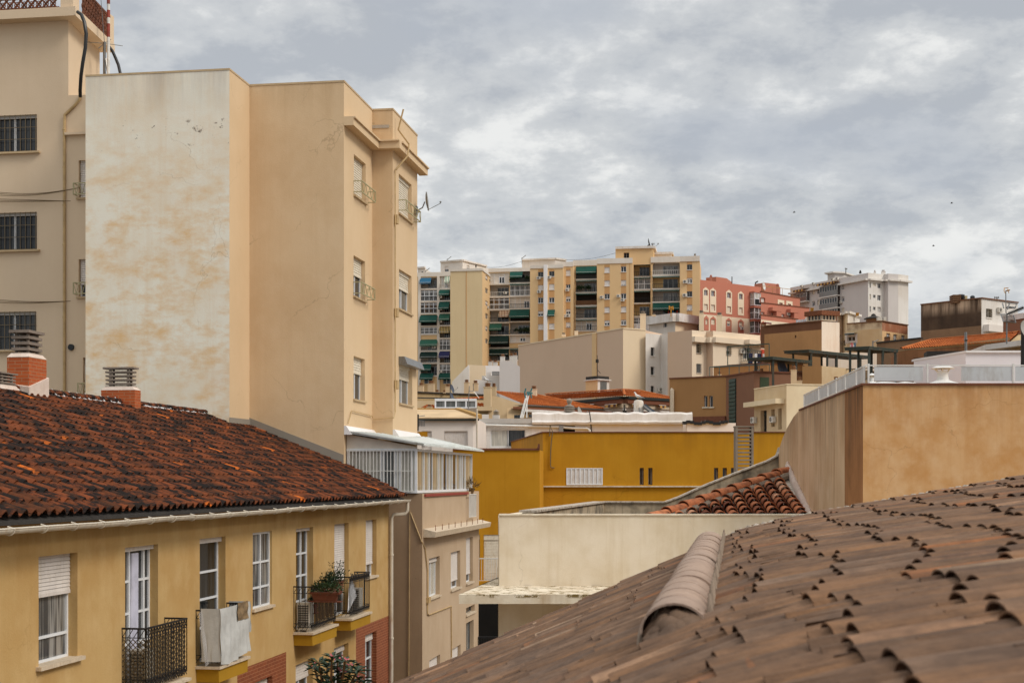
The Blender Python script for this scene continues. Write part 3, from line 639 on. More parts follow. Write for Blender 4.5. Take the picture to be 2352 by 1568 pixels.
lowwin(365, 523, 1370, shut=.22, n=2, tr=(.55,)); lowwin(716, 850, 1222, shut=.1, n=2, tr=(.3, .62)); lowwin(1003, 1107, 1108, shut=.12, n=1, mul=[.5], tr=(.3, .62)); lowwin(-40, 150, 1535, shut=.3, n=2)
def zz_(u, v): return f.sz(u, v)
a0, z0 = zz_(545, 1536); a1, z1 = zz_(657.3, 1496); f.zones.append(((a0, a1, 6, z1), 1))
a0, z0 = zz_(817.5, 1441); a1, z1 = zz_(893, 1414); f.zones.append(((a0, f.L + .1, 6, (z0 + z1) / 2), 1))
# lower storeys, hidden from the roof but there
for k in range(5):
    a = 4 + k * 5.0; win(f, H, r=(a, a + 1.2, 4.6, 6.0), shut=.4, n=2, **kw)
H.done()
# gables between wall head and roof
def roofz(s): return ZE + SL * (s + .4) - .05
for Zg, nm in ((13, 'gable'), (41.05, 'gable')):
    q = YW(Zg); mb = MB(); pts = [(0, CZ - .39), (W2_, CZ - .39), (Wr, roofz(Wr))]
    mb.slab([(q.x - D2.x * s, q.y - D2.y * s, z) for s, z in pts], (D1.x * .15 * (1 if Zg < 20 else -1), D1.y * .15 * (1 if Zg < 20 else -1), 0)); mb.build(nm, 'yellow_wall', H.o)
mb = MB(); q = YW(13); Lr = (41.15 - 13) / D1.y
O = Vector((q.x + D2.x * .42, q.y + D2.y * .42, ZE)); cs = math.cos(math.atan(SL)); ey = Vector((-D2.x * cs, -D2.y * cs, SL * cs)); ex = Vector((D1.x, D1.y, 0)); Wl = 6.0 / cs
wave_roof(mb, O, ex, ey, Lr + 2.6, Wl, pitch=.27, row=.36, amp=.066, lift=.036, smin=lambda x: max(0, (x - Lr) * 1.15), seg=6, jit=.008, wmax=lambda x: Wl if x < Lr + .6 else Wl - .3)
rf = mb.build('roof', 'tiles_dark', H.o, smooth=True)
mb = MB()   # far slope and boarding, its dark colour standing in for the shaded eave gap
R = O + ey * Wl
mb.slab([O - Vector((0, 0, .06)), O + ex * Lr - Vector((0, 0, .06)), R + ex * Lr - Vector((0, 0, .06)), R - Vector((0, 0, .06))], (0, 0, -.05))
e2 = Vector((-D2.x * cs, -D2.y * cs, -SL * cs)); mb.slab([R, R + ex * Lr, R + ex * Lr + e2 * Wl, R + e2 * Wl], (0, 0, -.06)); mb.build('roof_deck', 'roof_dark', H.o)
mb = MB(); m2 = MB(); n = int((Lr + .3) / .42)
for i in range(n):
    p = R + ex * (i * .42) + Vector((0, 0, .05 + random.uniform(-.008, .008))); mb.cr = random.uniform(.1, 1); barrel(mb, p, p + ex * .45 + Vector((0, 0, .02)), Vector((0, 0, 1)), .12, .10, 6)
    jx = random.uniform(-.03, .03)
    m2.tube([p + ex * (.0 + jx) + Vector((D2.x, D2.y, 0)) * .125 + Vector((0, 0, -.04)), p + ex * .02 + Vector((0, 0, .10)), p - Vector((D2.x, D2.y, 0)) * .12], .018, 5)
    for q_ in range(3):
        c_ = p + ex * random.uniform(0, .42) + Vector((D2.x, D2.y, 0)) * random.uniform(.11, .16) - Vector((0, 0, random.uniform(.05, .1))); m2.tube([c_ - ex * .12, c_ + ex * .12], random.uniform(.03, .05), 6)
rc = mb.build('ridge_caps', 'tiles_dark', H.o, smooth=True); m2.build('ridge_mortar', 'mortar_white', rc, kind='stuff')
mb = MB(); fo = Fr(A, d=D1); fo.n = f.n
gutter(mb, f, 0, f.L + .25, .52, CZ - .66, CZ - .60, .075, 8, .01)
for i in range(int(f.L / .9)):
    a = .3 + i * .9; z = CZ - .66 + .06 * a / f.L; mb.tube([f.p(a, .52 + .085 * math.cos(t * math.pi / 6), z + .085 * math.sin(t * math.pi / 6) - .0) for t in range(6, 13)] + [f.p(a, .50, z + .03)], .011, 6)
g = mb.build('gutter', 'pvc_pipe', H.o, smooth=True)
mb = MB(); a = f.L + .02; mb.tube([f.p(a + .1, .52, CZ - .66), f.p(a + .1, .52, CZ - .9), f.p(a + .08, .46, CZ - 1.0), f.p(a - .05, .14, CZ - 1.02), f.p(a - .08, .09, CZ - 1.12), f.p(a - .08, .09, .3)], .052, 10)
for z in (CZ - 2.2, CZ - 4.6, CZ - 7): mb.cyl(f.p(a - .08, .09, 0), .066, z, z + .05, 12)
mb.build('downpipe', 'pvc_pipe', H.o, smooth=True)
# balconies: slab, soffit, railing
def yel_balc(a0, a1, label, cross=False, bow=False):
    P_ = .44; mb = MB(); mb.box(f, a0 - .04, a1 + .04, .003, P_ + .04, FL - .05, FL); b = mb.build('balcony', 'stone_sill', H.o, label=label)
    mb = MB(); mb.hexa([f.p(a0 + .02, .003, FL - .3), f.p(a1 - .02, .003, FL - .3), f.p(a1 - .02, P_ - .0, FL - .3), f.p(a0 + .02, P_ - .0, FL - .3), f.p(a0, .003, FL - .052), f.p(a1, .003, FL - .052), f.p(a1, P_, FL - .052), f.p(a0, P_, FL - .052)]); mb.build('balcony_soffit', 'mustard_trim', b)
    mb = MB(); rail(mb, f, a0, a1, FL + .06, FL + 1.03, P_ - .03, step=.11, w=.014, tw=.03)
    for z in (FL + .2, FL + .88):
        mb.bar(f.p(a0, P_ - .03, z), f.p(a1, P_ - .03, z), .014); mb.bar(f.p(a0, 0, z), f.p(a0, P_ - .03, z), .014); mb.bar(f.p(a1, 0, z), f.p(a1, P_ - .03, z), .014)
    n = int((a1 - a0) / .11)
    for i in range(n):   # crossed bars in the top and bottom bands
        p, q = a0 + i * (a1 - a0) / n, a0 + (i + 1) * (a1 - a0) / n
        for z0, z1 in ((FL + .88, FL + 1.03), (FL + .06, FL + .2)): mb.bar(f.p(p, P_ - .03, z0), f.p(q, P_ - .03, z1), .01); mb.bar(f.p(p, P_ - .03, z1), f.p(q, P_ - .03, z0), .01)
    for s_ in (a0, a1):
        for i in range(4):
            p, q = i * .1, (i + 1) * .1
            for z0, z1 in ((FL + .88, FL + 1.03), (FL + .06, FL + .2)): mb.bar(f.p(s_, p, z0), f.p(s_, q, z1), .01)
    if cross:   # expanding trellis tied inside the railing
        m = MB(); st = .085
        def lat(P, L_):
            k = int(L_ / st)
            for i in range(-9, k + 1):
                for sg in (1, -1):
                    x0, z0, x1, z1 = i * st, FL + .05, i * st + .78, FL + .86
                    if sg < 0: x0, x1 = x1, x0
                    t0, t1 = 0, 1
                    dx = x1 - x0
                    for lim, s2 in ((0, 1), (L_, -1)):
                        if dx * s2 > 0: t0 = max(t0, (lim - x0) / dx) if s2 * dx > 0 and s2 > 0 else t0
                    lo, hi = sorted(((0 - x0) / dx, (L_ - x0) / dx)); t0, t1 = max(0, lo), min(1, hi)
                    if t1 - t0 < .05: continue
                    m.bar(P(x0 + dx * t0, z0 + (z1 - z0) * t0), P(x0 + dx * t1, z0 + (z1 - z0) * t1), .012)
        lat(lambda x, z: f.p(a0 + x, P_ - .06, z), a1 - a0); lat(lambda x, z: f.p(a0 + .03, x, z), P_ - .06)
        m.build('trellis', 'reed', b) if False else m.build('trellis', 'bars_brown', b)
    mb.build('railing', 'iron_black', b); return b
Bs = []
for (u0, lab, cr, ln) in ((280, 'iron balcony filled with a crossed trellis', True, 1.75), (450, 'iron balcony hidden under a hung grey cloth', False, 1.6), (674, 'iron balcony screened with reeds', False, 2.0), (766, 'iron balcony with bowed top bars', False, 1.95)):
    a0 = f.so(u0); yel_balc(a0, a0 + ln, lab, cr); Bs.append(a0)
P_ = .44
# reed screen, cloths, planters, air-conditioners on the balconies
a0 = Bs[2]; mb = MB()
for i in range(46): a = a0 + .5 + i * .031; mb.bar(f.p(a, P_ - .06, FL + .08 + random.uniform(0, .2)), f.p(a + random.uniform(-.02, .02), P_ - .06, FL + random.uniform(.75, 1.0)), .02, .008)
mb.build('reed_screen', 'reed', None, f.p(a0 + .5, P_ - .06, FL), label='brown reed screen tied inside the railing of the iron balcony beside planters', cat='screen')
def unit(a, z, lab, dd=.05):
    b0 = f.p(a, dd, z); o = thing('air_conditioner', b0, lab, 'air conditioner'); mb = MB(); mb.box(f, a, a + .36, dd, dd + .32, z, z + .62) if False else None
    mb = MB(); mb.box(f, a, a + .32, dd, dd + .30, z + .05, z + .66); mb.box(f, a + .02, a + .3, dd + .02, dd + .06, z, z + .05); mb.box(f, a + .02, a + .3, dd + .22, dd + .26, z, z + .05); mb.build('casing', 'ac_white', o)
    mb = MB()
    for i in range(10): mb.box(f, a - .012, a - .002, dd + .03, dd + .27, z + .10 + i * .053, z + .118 + i * .053)
    for i in range(5): mb.box(f, a - .014, a - .004, dd + .03 + i * .055, dd + .04 + i * .055, z + .09, z + .62)
    mb.build('grille', 'ac_fan', o)
unit(a0 + .1, FL, 'white air conditioner standing on the reed-screened balcony under the planters'); unit(Bs[3] + 1.2, FL, 'white air conditioner behind the hanging towel on the farthest iron balcony'); unit(Bs[0] + .16, FL, 'white air conditioner behind the crossed trellis of the nearest balcony')
def leafs(mb, c, r, n, l=.06, w=.02, zf=1.0, up=.3):
    for i in range(n):
        th = random.uniform(0, 6.283); ph = random.uniform(-.6, 1.4); q = Vector((math.cos(th) * math.cos(ph), math.sin(th) * math.cos(ph), math.sin(ph))); rr = r * random.uniform(.2, 1)
        p = Vector(c) + Vector((q.x * rr, q.y * rr, q.z * rr * zf)); d = (q + Vector((random.uniform(-.6, .6), random.uniform(-.6, .6), random.uniform(-.3, .8) + up))).normalized(); s_ = d.cross(Vector((random.random(), random.random(), random.random()))).normalized()
        a1_ = p + d * l * random.uniform(.7, 1.3); m = (p + a1_) / 2; mb.face([p, m + s_ * w, a1_, m - s_ * w])
def planter(a, d, z, L_, lab, hang=0, fol='foliage', r=.22, n=260, along=True, h=.18, zf=.8):
    o = thing('planter', f.p(a, d, z), lab, 'planter'); mb = MB()
    if along: c = [(a, d), (a + L_, d), (a + L_, d + .17), (a, d + .17)]
    else: c = [(a, d), (a + .17, d), (a + .17, d + L_), (a, d + L_)]
    ctr = (sum(p[0] for p in c) / 4, sum(p[1] for p in c) / 4)
    mb.hexa([f.p(ctr[0] + (x - ctr[0]) * k, ctr[1] + (y - ctr[1]) * k, zz) for zz, k in ((z, .82), (z + h, 1)) for x, y in c]); mb.hexa([f.p(ctr[0] + (x - ctr[0]) * 1.08, ctr[1] + (y - ctr[1]) * 1.12, zz) for zz in (z + h - .03, z + h + .01) for x, y in c])
    mb.hexa([f.p(ctr[0] + (x - ctr[0]) * 1.15, ctr[1] + (y - ctr[1]) * 1.2, zz) for zz in (z - .03, z - .005) for x, y in c]); mb.build('trough', 'terracotta', o)
    mb = MB(); k = 3
    for i in range(k): leafs(mb, f.p(ctr[0] + ((L_ * (i + .5) / k - L_ / 2) if along else 0), ctr[1] + (0 if along else (L_ * (i + .5) / k - L_ / 2)), z + h + r * .3), r, n // k, .07, .014, zf)
    mb.build('plant', fol, o, kind='stuff')
planter(a0 - .02, P_ - .02, FL + .72, .62, 'terracotta trough with bushy green plant hung at the near corner of the reed-screened balcony', along=False, n=420, r=.2)
planter(a0 + 1.5, P_ - .0, FL + .78, .5, 'terracotta trough with spiky stems hung at the far end of the reed-screened balcony', n=240, r=.26, fol='foliage_dark', h=.26, zf=1.5)
planter(a0 + .75, P_ - .04, FL + .80, .9, 'long dark trough with trailing greenery along the reed-screened balcony rail', n=700, r=.20, fol='foliage_dark', h=.14, zf=1.4)
planter(a0 + .38, P_ - .22, FL + .42, .22, 'small dark red flower pot hanging inside the reed-screened balcony', n=120, r=.12, fol='foliage_dark')
def drape(name, lab, P0, P1, zt, hang, mat, cat, fall=.0, th=.012, wob=.02, nx=26, nz=14, lift=None, hem=.05):
    mb = MB(); g = []
    for j in range(nz + 1):
        row = []
        for i in range(nx + 1):
            t = i / nx; h = j / nz; a = P0[0] + (P1[0] - P0[0]) * t; d = P0[1] + (P1[1] - P0[1]) * t
            wv = wob * h * (math.sin(t * 23 + h * 2) + .6 * math.sin(t * 41 + 1 + h * 3)) + .01 * math.sin(h * 9 + t * 5)
            row.append(f.p(a + wv * .3, d + wv + .01, zt(t) - hang(t) * h))
        g.append(row)
    for j in range(nz):
        for i in range(nx): mb.face([g[j][i], g[j][i + 1], g[j + 1][i + 1], g[j + 1][i]])
    return mb
a1 = Bs[1]
o = thing('hung_cloth', f.p(a1, P_, FL), 'large pale grey cloth with fringed edge hung over a balcony railing', 'cloth')
mb = drape('', '', (a1 - .06, P_ + .04), (a1 + 1.62, P_ + .03), lambda t: FL + 1.07, lambda t: 1.02 + .05 * math.sin(t * 5), 'cloth_grey', '', wob=.022); m2 = drape('', '', (a1 - .05, .10), (a1 - .045, P_ + .05), lambda t: FL + 1.07, lambda t: .98, '', '', wob=.015, nx=8)
b = len(mb.v); mb.v += m2.v; mb.f += [tuple(b + i for i in q) for q in m2.f]; mb.mi += m2.mi; mb.r += m2.r
m3 = drape('', '', (a1 + 1.62, P_ + .03), (a1 + 1.6, .05), lambda t: FL + 1.07, lambda t: .6, '', '', wob=.02, nx=8); b = len(mb.v); mb.v += m3.v; mb.f += [tuple(b + i for i in q) for q in m3.f]; mb.mi += m3.mi; mb.r += m3.r
mb.build('sheet', 'cloth_grey', o, smooth=True)
mb = MB()
for i in range(34):
    z = FL + 1.03 - i * .029; mb.bar(f.p(a1 - .045, .14 + .004 * i, z), f.p(a1 - .06 - .01 * (i % 2), .08 + .004 * i, z - .06), .009)
mb.build('fringe', 'cloth_white', o)
mb = drape('', '', (a1 + .85, P_ + .05), (a1 + 1.45, P_ + .05), lambda t: FL + 1.09 + .01, lambda t: .34, '', '', wob=.006, nx=10, nz=6)
mb.build('door_mat', 'mat_brown', None, f.p(a1 + .9, P_, FL + .8), smooth=True, label='small brown mat laid over the pale grey cloth on the balcony rail', cat='mat')
a3 = Bs[3]; mb = MB(); g = [f.p(a3 + .25, P_ - .1, FL + .95), f.p(a3 + .55, P_ - .1, FL + .95), f.p(a3 + .75, P_ - .06, FL + .5), f.p(a3 + .3, P_ - .08, FL + .28), f.p(a3 + .12, P_ - .12, FL + .12)]
mb.slab(g, (0.006, -.01, 0)); mb.build('towel', 'cloth_white', None, g[0], label='white towel drying behind the bowed iron balcony railing', cat='towel')
mb = MB()
for k in range(3): mb.tube([f.p(a3 + .1 + .25 * k + .22 * t, P_ - .02, FL + 1.0 + .1 * math.sin(math.pi * t)) for t in [i / 8 for i in range(9)]], .012, 6)
mb.build('drying_rack', 'iron_black', None, f.p(a3, P_, FL + 1), label='dark curved drying rack hooked on the farthest iron balcony rail', cat='drying rack')
# ------------------------------------------------------------------ chimneys on the yellow roof
def brick_chimney(u0, u1, vt, vc, vb, Z, Ld, lab, n=4, mort=True, sh=None):
    W_ = (u1 - u0) / F * Z; x0 = xat(u0, Z); q = [(x0, Z), (x0 + D2.x * W_, Z + D2.y * W_), (x0 + D2.x * W_ + D1.x * Ld, Z + D2.y * W_ + D1.y * Ld), (x0 + D1.x * Ld, Z + D1.y * Ld)]
    c = (sum(p[0] for p in q) / 4, sum(p[1] for p in q) / 4); zt, zcap, zb = zat(vt, Z), zat(vc, Z), zat(vb, Z)
    o = thing('chimney', (c[0], c[1], zb), lab, 'chimney'); mb = MB(); mb.prism(q, zb, zcap); sf = mb.build('shaft', 'brick', o)
    mb = MB()
    def sc_(k, ext=0): return [(c[0] + (p[0] - c[0]) * k, c[1] + (p[1] - c[1]) * k) for p in q]
    b = len(mb.v); mb.v += [(p[0], p[1], zcap + .002) for p in sc_(1.02)] + [(p[0], p[1], zcap + .09) for p in sc_(.8)]
    for fc in ((0, 1, 2, 3), (4, 5, 6, 7), (0, 1, 5, 4), (1, 2, 6, 5), (2, 3, 7, 6), (3, 0, 4, 7)): mb.f.append(tuple(b + i for i in fc)); mb.mi.append(0); mb.r.append(0)
    if mort: mb.prism(sc_(1.13), zb, [zb + .42, zb + .34, zb + .6, zb + .7]) if sh is None else None
    mb.build('mortar', 'mortar', o)
    mb = MB(); z0 = zcap + .09; hh = (zt - z0) / n
    for i in range(n):
        k = .92 if i == n - 1 else .78
        k *= 1 + random.uniform(-.015, .015); mb.prism(sc_(k), z0 + hh * (i + .52), z0 + hh * (i + 1))
        for p in sc_(.52): mb.cyl(p, .035, z0 + hh * i, z0 + hh * (i + .55), 7)
    mb.prism(sc_(.8), z0 - .02, z0 + .02); mb.build('cowl', 'concrete_cowl', o)
brick_chimney(16, 70, 757, 820, 925, 31.0, .8, 'brick chimney with stacked concrete slats at left, its base plastered into the tiles', 4)
brick_chimney(232, 314, 843, 896, 960, 36.2, .36, 'short wide brick chimney with slatted cowl in front of the stained white wall', 5, False)
brick_chimney(-34, 4, 853, 892, 960, 30.0, .8, 'chimney cowl cut by the left edge of the view', 4, False)
# ------------------------------------------------------------------ big beige block
C1 = Vector((xat(527, 41.8), 41.8)); P0 = Vector(far_end(C1, 196.5, -D2)); C2 = Vector(far_end(C1, 573, D1)); C3 = Vector(far_end(C2, 790, D2)); C4 = Vector(far_end(C3, 855, D1)); C5 = Vector(far_end(C4, 902, D2)); C6 = Vector(far_end(C5, 958.5, D1))
C7 = C6 - D2 * 11; C8 = P0 + D1 * 8
BB = Bld('apartment_block', 'tall beige apartment block with stained white end wall rising behind the yellow house', 'apartment block', [P0, C1, C2, C3, C4, C5, C6, C7, C8], 0, CZ + 12.03, ['beige_facade', 'white_stained', 'beige_block'], em={0: 1, 1: 0, 2: 2, 4: 2, 8: 1}, roof=False)
zt = CZ + 12.03
f3, f5 = BB.f[3], BB.f[5]
def guard(fw, r, wo, solid=False):
    a0, a1, z0, z1 = r; mb = MB(); h = .42; d = .26
    for z in (z0 + .08, z0 + h):
        mb.bar(fw.p(a0 - .05, 0, z), fw.p(a0 - .05, d, z), .025); mb.bar(fw.p(a1 + .25, 0, z), fw.p(a1 + .25, d, z), .025); mb.bar(fw.p(a0 - .05, d, z), fw.p(a1 + .25, d, z), .03)
    n = 7; xs = [a0 - .05 + (a1 - a0 + .3) * i / n for i in range(n + 1)]
    for i, x in enumerate(xs):
        if i in (0, n) : mb.bar(fw.p(x, d, z0 + .08), fw.p(x, d, z0 + h), .025)
        if i < n: mb.bar(fw.p(x, d, z0 + (.08 if i % 2 else h)), fw.p(xs[i + 1], d, z0 + (h if i % 2 else .08)), .016)
    mb.build('window_guard', 'iron_beige', wo)
k = dict(dep=.16, near=True, sill='sill_beige', smat='shutter_cream', slatp=.07)
for (u0, vt_, u1, vb_, sh, gd) in ((812.8, 365.5, 840, 457.7, .97, 1), (812, 593.5, 838.6, 686, .44, 1), (812.2, 820.9, 838, 919.4, .38, 0)):
    r = f3.rect('m', u0, vt_, u1, vb_); wo = win(f3, BB, r=r, shut=sh, n=2, frame='white_pvc', pane='glass_dark', **k)
    if gd: guard(f3, r, wo)
for i, (u0, vt_, u1, vb_, sh, gd) in enumerate(((916, 411.7, 945.5, 501, .9, 1), (916.5, 626, 945.5, 716, .45, 0), (917, 838, 947, 929, .38, 0))):
    r = f5.rect('m', u0, vt_, u1, vb_); wo = win(f5, BB, r=r, shut=sh, n=2, frame='white_pvc', pane='glass_grey', boxh=.12, **k)
    if gd: guard(f5, r, wo)
    if i == 2:
        mb = MB(); a0_, a1_, z0_, z1_ = r; mb.hexa([f5.p(a, d, z) for z, dd in ((z1_ - .05, .3), (z1_ + .2, .2)) for a, d in ((a0_ - .1, .0), (a1_ + .6, .0), (a1_ + .6, dd), (a0_ - .1, dd))]); mb.build('awning_case', 'metal_grey', wo)
BB.done()
mb = MB()
for q in (BB.plan,): cc_ = sum(q, Vector((0, 0))) / len(q); mb.prism([tuple(cc_ + (p - cc_) * .97) for p in q], zt - .6, zt - .5)
mb.build('roof', 'grey_roofing', BB.o)
mb = MB()   # string cornice
zc0, zc1 = CZ + 10.70, CZ + 10.92
for i, (e0, e1) in ((3, (0, -.3)), (4, (.0, .3)), (5, (-.0, .35))):
    fw = BB.f[i]; mb.box(fw, e0 if i != 4 else .302, fw.L + (e1 if i != 3 else -.002), .002, .30, zc0, zc1); mb.box(fw, e0 if i != 4 else .302, fw.L + (e1 if i != 3 else -.002), .002, .36, zc1 + .002, zc1 + .05)
mb.build('cornice', 'beige_facade', BB.o)
mb = MB()   # coping
for i in range(7):
    fw = BB.f[i]; mb.box(fw, -.01 if i else 0, fw.L, -.22, .012 + i * .001, zt - .02, zt + .035 + i * .001)
mb.build('coping', 'sill_beige', BB.o)
mb = MB(); f2 = BB.f[2]   # grey painted skirting where the roof meets the wall
def sk(fw, pts): mb.slab([fw.p(a, .006, z) for a, z in pts], tuple(fw.n * .012) + (0,))
L2 = f2.L; v0, v1 = 972, 1060
za = zat(971, f2.Y(0)); zb_ = zat(1056, f2.Y(L2)); sk(f2, [(0, za - .25), (0, za + .16), (L2 - .01, zb_ + .16), (L2 - .01, zb_ - .5)])
f1 = BB.f[1]; sk(f1, [(.0, zat(985, f1.Y(0))), (.0, zat(958, f1.Y(0))), (f1.L - .01, zat(963, f1.Y(f1.L))), (f1.L - .01, zat(990, f1.Y(f1.L)))]); mb.build('skirting', 'skirting_grey', BB.o)
mb = MB(); ap = .14
mb.tube([f5.p(ap + .1, .3, zt + .05), f5.p(ap + .14, .12, zt - .6), f5.p(ap + .5, .4, zc1 + .1), f5.p(ap + .3, .4, zc0 - .1), f5.p(ap, .08, zc0 - .6)], .03, 6)
pts = [f5.p(ap, .05, z) for z in (zc0 - .6, CZ + 6, CZ + 3, CZ + 2.2)]; mb.tube(pts, .022, 6)
for z in (CZ + 8.35, CZ + 5.3, CZ + 2.95): mb.box(f5, ap - .0, ap + .25, .02, .12, z, z + .28)
f4 = BB.f[4]
mb.tube([f5.p(ap, .05, CZ + 2.2), f5.p(-.05, .06, CZ + 2.0), f4.p(.05, .05, CZ + 1.95), f3.p(f3.L - .2, .05, CZ + 2.05), f3.p(.7, .05, CZ + 2.1), f3.p(.3, .05, CZ + 1.7)], .016, 6)
mb.build('conduit', 'pipe_beige', BB.o)
def dish(o_loc, name_lab, R, axis, arm, mat='dish_grey', wallp=None):
    o = thing('satellite_dish', o_loc, name_lab, 'satellite dish'); axis = Vector(axis).normalized(); a = axis.cross(Vector((0, 0, 1))).normalized(); b_ = axis.cross(a); c = Vector(o_loc)
    mb = MB(); n = 20; rings = []
    for j, (rr, hh) in enumerate(((.01, 0), (.35, .02), (.7, .08), (1, .17))): rings.append([c + (a * math.cos(t * 2 * math.pi / n) + b_ * math.sin(t * 2 * math.pi / n)) * R * rr + axis * R * hh for t in range(n)])
    for off in (0, .02):
        for j in range(3):
            for t in range(n):
                q = [rings[j][t], rings[j][(t + 1) % n], rings[j + 1][(t + 1) % n], rings[j + 1][t]]; q = [p - axis * off for p in q]; mb.face(q if off == 0 else q[::-1])
    mb.build('reflector', mat, o, smooth=True); mb = MB(); tip = c + axis * R * 1.5 - Vector((0, 0, R * .25)); mb.tube([c - Vector((0, 0, R * .9)) + axis * .1 * R, tip - Vector((0, 0, R * .1))], R * .03, 6); mb.tube([tip - axis * R * .12, tip + Vector((0, 0, R * .05)) + axis * R * .05], R * .09, 8); mb.build('receiver_arm', 'metal_grey', o)
    if wallp is not None: mb = MB(); w_ = Vector(wallp); mb.tube([w_, w_.lerp(c, .6) - Vector((0, 0, R * .25)), c - axis * .05], R * .06, 6); mb.box(Fr(w_[:2], d=D1), -.1, .1, -.02, .02, w_.z - .15, w_.z + .15); mb.build('mount', 'metal_grey', o)
    return o
q = at(979, 463, 49.4); dish(q, 'satellite dish on a bent arm at the outer corner of the tall beige block', .34, (1, -.02, .12), 1, 'dish_grey', at(957.5, 484, 49.5))
# ------------------------------------------------------------------ tower at far left
def tower():
    ZT = 44.6; A = Vector((xat(-110, ZT), ZT + .6)); A = A - D2 * 4; E = Vector(far_end(A, 250, D2)); zl = zat(219, ZT)
    T = Bld('apartment_tower', 'flat beige apartment tower with barred windows and lattice roof balustrade at the left edge', 'apartment block', [A, E, E + D1 * 9, A + D1 * 9], 0, zl, ['tower_wall'])
    g = T.f[0]; kk = dict(dep=.14, near=True, frame='white_pvc', sill='sill_beige', bars=(9, 'bars_brown', .03), pane='glass_dark', so=.12)
    for (vw, x0, y0, x1, y1) in (('a00', -98, 1060, 338, 1405), ('a01', -98, 385, 338, 735), ('a01', -98, 1295, 333, 1650)): win(g, T, vw, x0, y0, x1, y1, n=2, boxh=.1, smat='shutter_grey', **kk)
    for (vw, x0, y0, x1, y1, sh) in (('a00', 722, 1472, 830, 1820, 1.0), ('a01', 722, 812, 830, 1160, .66), ('a02', 762, 145, 850, 510, .2)):
        r = g.rect(vw, x0, y0, x1, y1); wo = win(g, T, r=r, n=2, shut=sh, dep=.14, near=True, smat='shutter_white', sill='sill_beige'); guard(g, r, wo)
    T.done()
    B2 = Vector(far_end(A, 157, D2)); s2 = Vector(far_end(B2, 229, dirv(.022))); zu = zat(47, ZT)
    T2 = Bld('', '', '', [A, B2, s2, s2 - D2 * 6], zl, zu, ['tower_wall'], parent=T.o, wname='upper_wall'); T2.done()
    gu, gs = T2.f[0], T2.f[1]
    mb = MB(); o2 = .45; mb.prism([gu.p(0, o2, 0)[:2], gu.p(gu.L + o2, o2, 0)[:2], (gs.p(gs.L, 0, 0) + Vector((o2, .2, 0)))[:2], gs.p(gs.L, -3, 0)[:2]], zu, zu + .28); mb.build('roof_slab', 'tower_wall', T.o)
    zr = zu + .28; mb = MB(); pil = MB()
    def lattice(P, L_, h=.85):
        n = int(L_ / .24)
        for i in range(n):
            for j in range(3):
                a = i * .24; z = zr + .04 + j * .27
                for (q, s_) in (((0, 0), 1), ((.24, 0), -1)): mb.bar(P(a + q[0], z), P(a + q[0] + .24 * s_, z + .27), .045, .05)
                c = [P(a + .12 + .09 * math.cos(t * math.pi / 4), z + .135 + .1 * math.sin(t * math.pi / 4)) for t in range(9)]; mb.tube(c, .016, 4, False)
        for z in (zr + .03, zr + .86): mb.bar(P(0, z), P(L_, z), .07)
    lattice(lambda a, z: gu.p(a, .3, z), gu.L - .15); lattice(lambda a, z: gs.p(a + .35, .32, z), gs.L - .3)
    mb.build('balustrade', 'balustrade', T.o)
    pil.prism(dsq(gu.p(gu.L + .1, .1, 0), .42), zr, zr + 1.0); p2_ = MB(); p2_.prism(dsq(gs.p(gs.L + .15, .2, 0), .34), zr, zr + .95); p2_.build('balustrade_post', 'tower_wall', T.o); pil.build('balustrade_post', 'tower_wall', T.o)
    mb = MB(); X = lambda vw, x, y, d=.05: g.at(vw, x, y, d)
    mb.tube([X('a00', 738, 880), X('a00', 738, 915), X('a00', 690, 975), X('a00', 600, 1060), X('a00', 597, 1200), X('a02', 597, 500)], .045, 8)
    for y in (1195, 1540): mb.tube([X('a00', 587, y), X('a00', 606, y)], .05, 6)
    for y in (320, 680, 1025, 1345): mb.tube([X('a01', 587, y), X('a01', 606, y)], .05, 6)
    mb.build('downpipe', 'pipe_beige', T.o, smooth=True)
    mb = MB(); mb.box(g, g.so(152), g.so(200), .0, .12, zat(UV('a00', 0, 1245)[1], ZT), zat(UV('a00', 0, 1222)[1], ZT)); mb.build('ledge', 'tower_wall', T.o)
    mb = MB(); c = X('a02', 657, 52, 0); mb.tube([c, c + Vector((g.n.x, g.n.y, 0)) * .06], .1, 14); mb.build('vent_pipe', 'rubber_black', T.o)
    mb = MB(); hz = gu.p(gu.L, .5, 0)
    mb.tube([at(178, 28, 44.1), at(187, 34, 44.0), at(194, 52, 43.9), at(198, 78, 43.9), at(196, 110, 43.9), at(190, 145, 43.9), at(186, 175, 44.0), at(184, 208, 44.2), at(184.5, 222, 44.4)], .055, 8)
    mb.build('drain_hose', 'rubber_black', None, at(184.5, 222, 44.4), smooth=True, label='black hose hanging down the upper side of the left tower', cat='hose')
    mb = MB(); mb.tube([at(238, 97, 47.5), at(250, 107, 47.3), at(258, 117, 47.2), at(266, 135, 47.1), at(272, 150, 47.0), at(277, 172, 46.9)], .05, 8); mb.build('roof_hose', 'rubber_black', None, at(277, 172, 46.9), smooth=True, label='black hose arching from the tower corner to the white block roof', cat='hose')
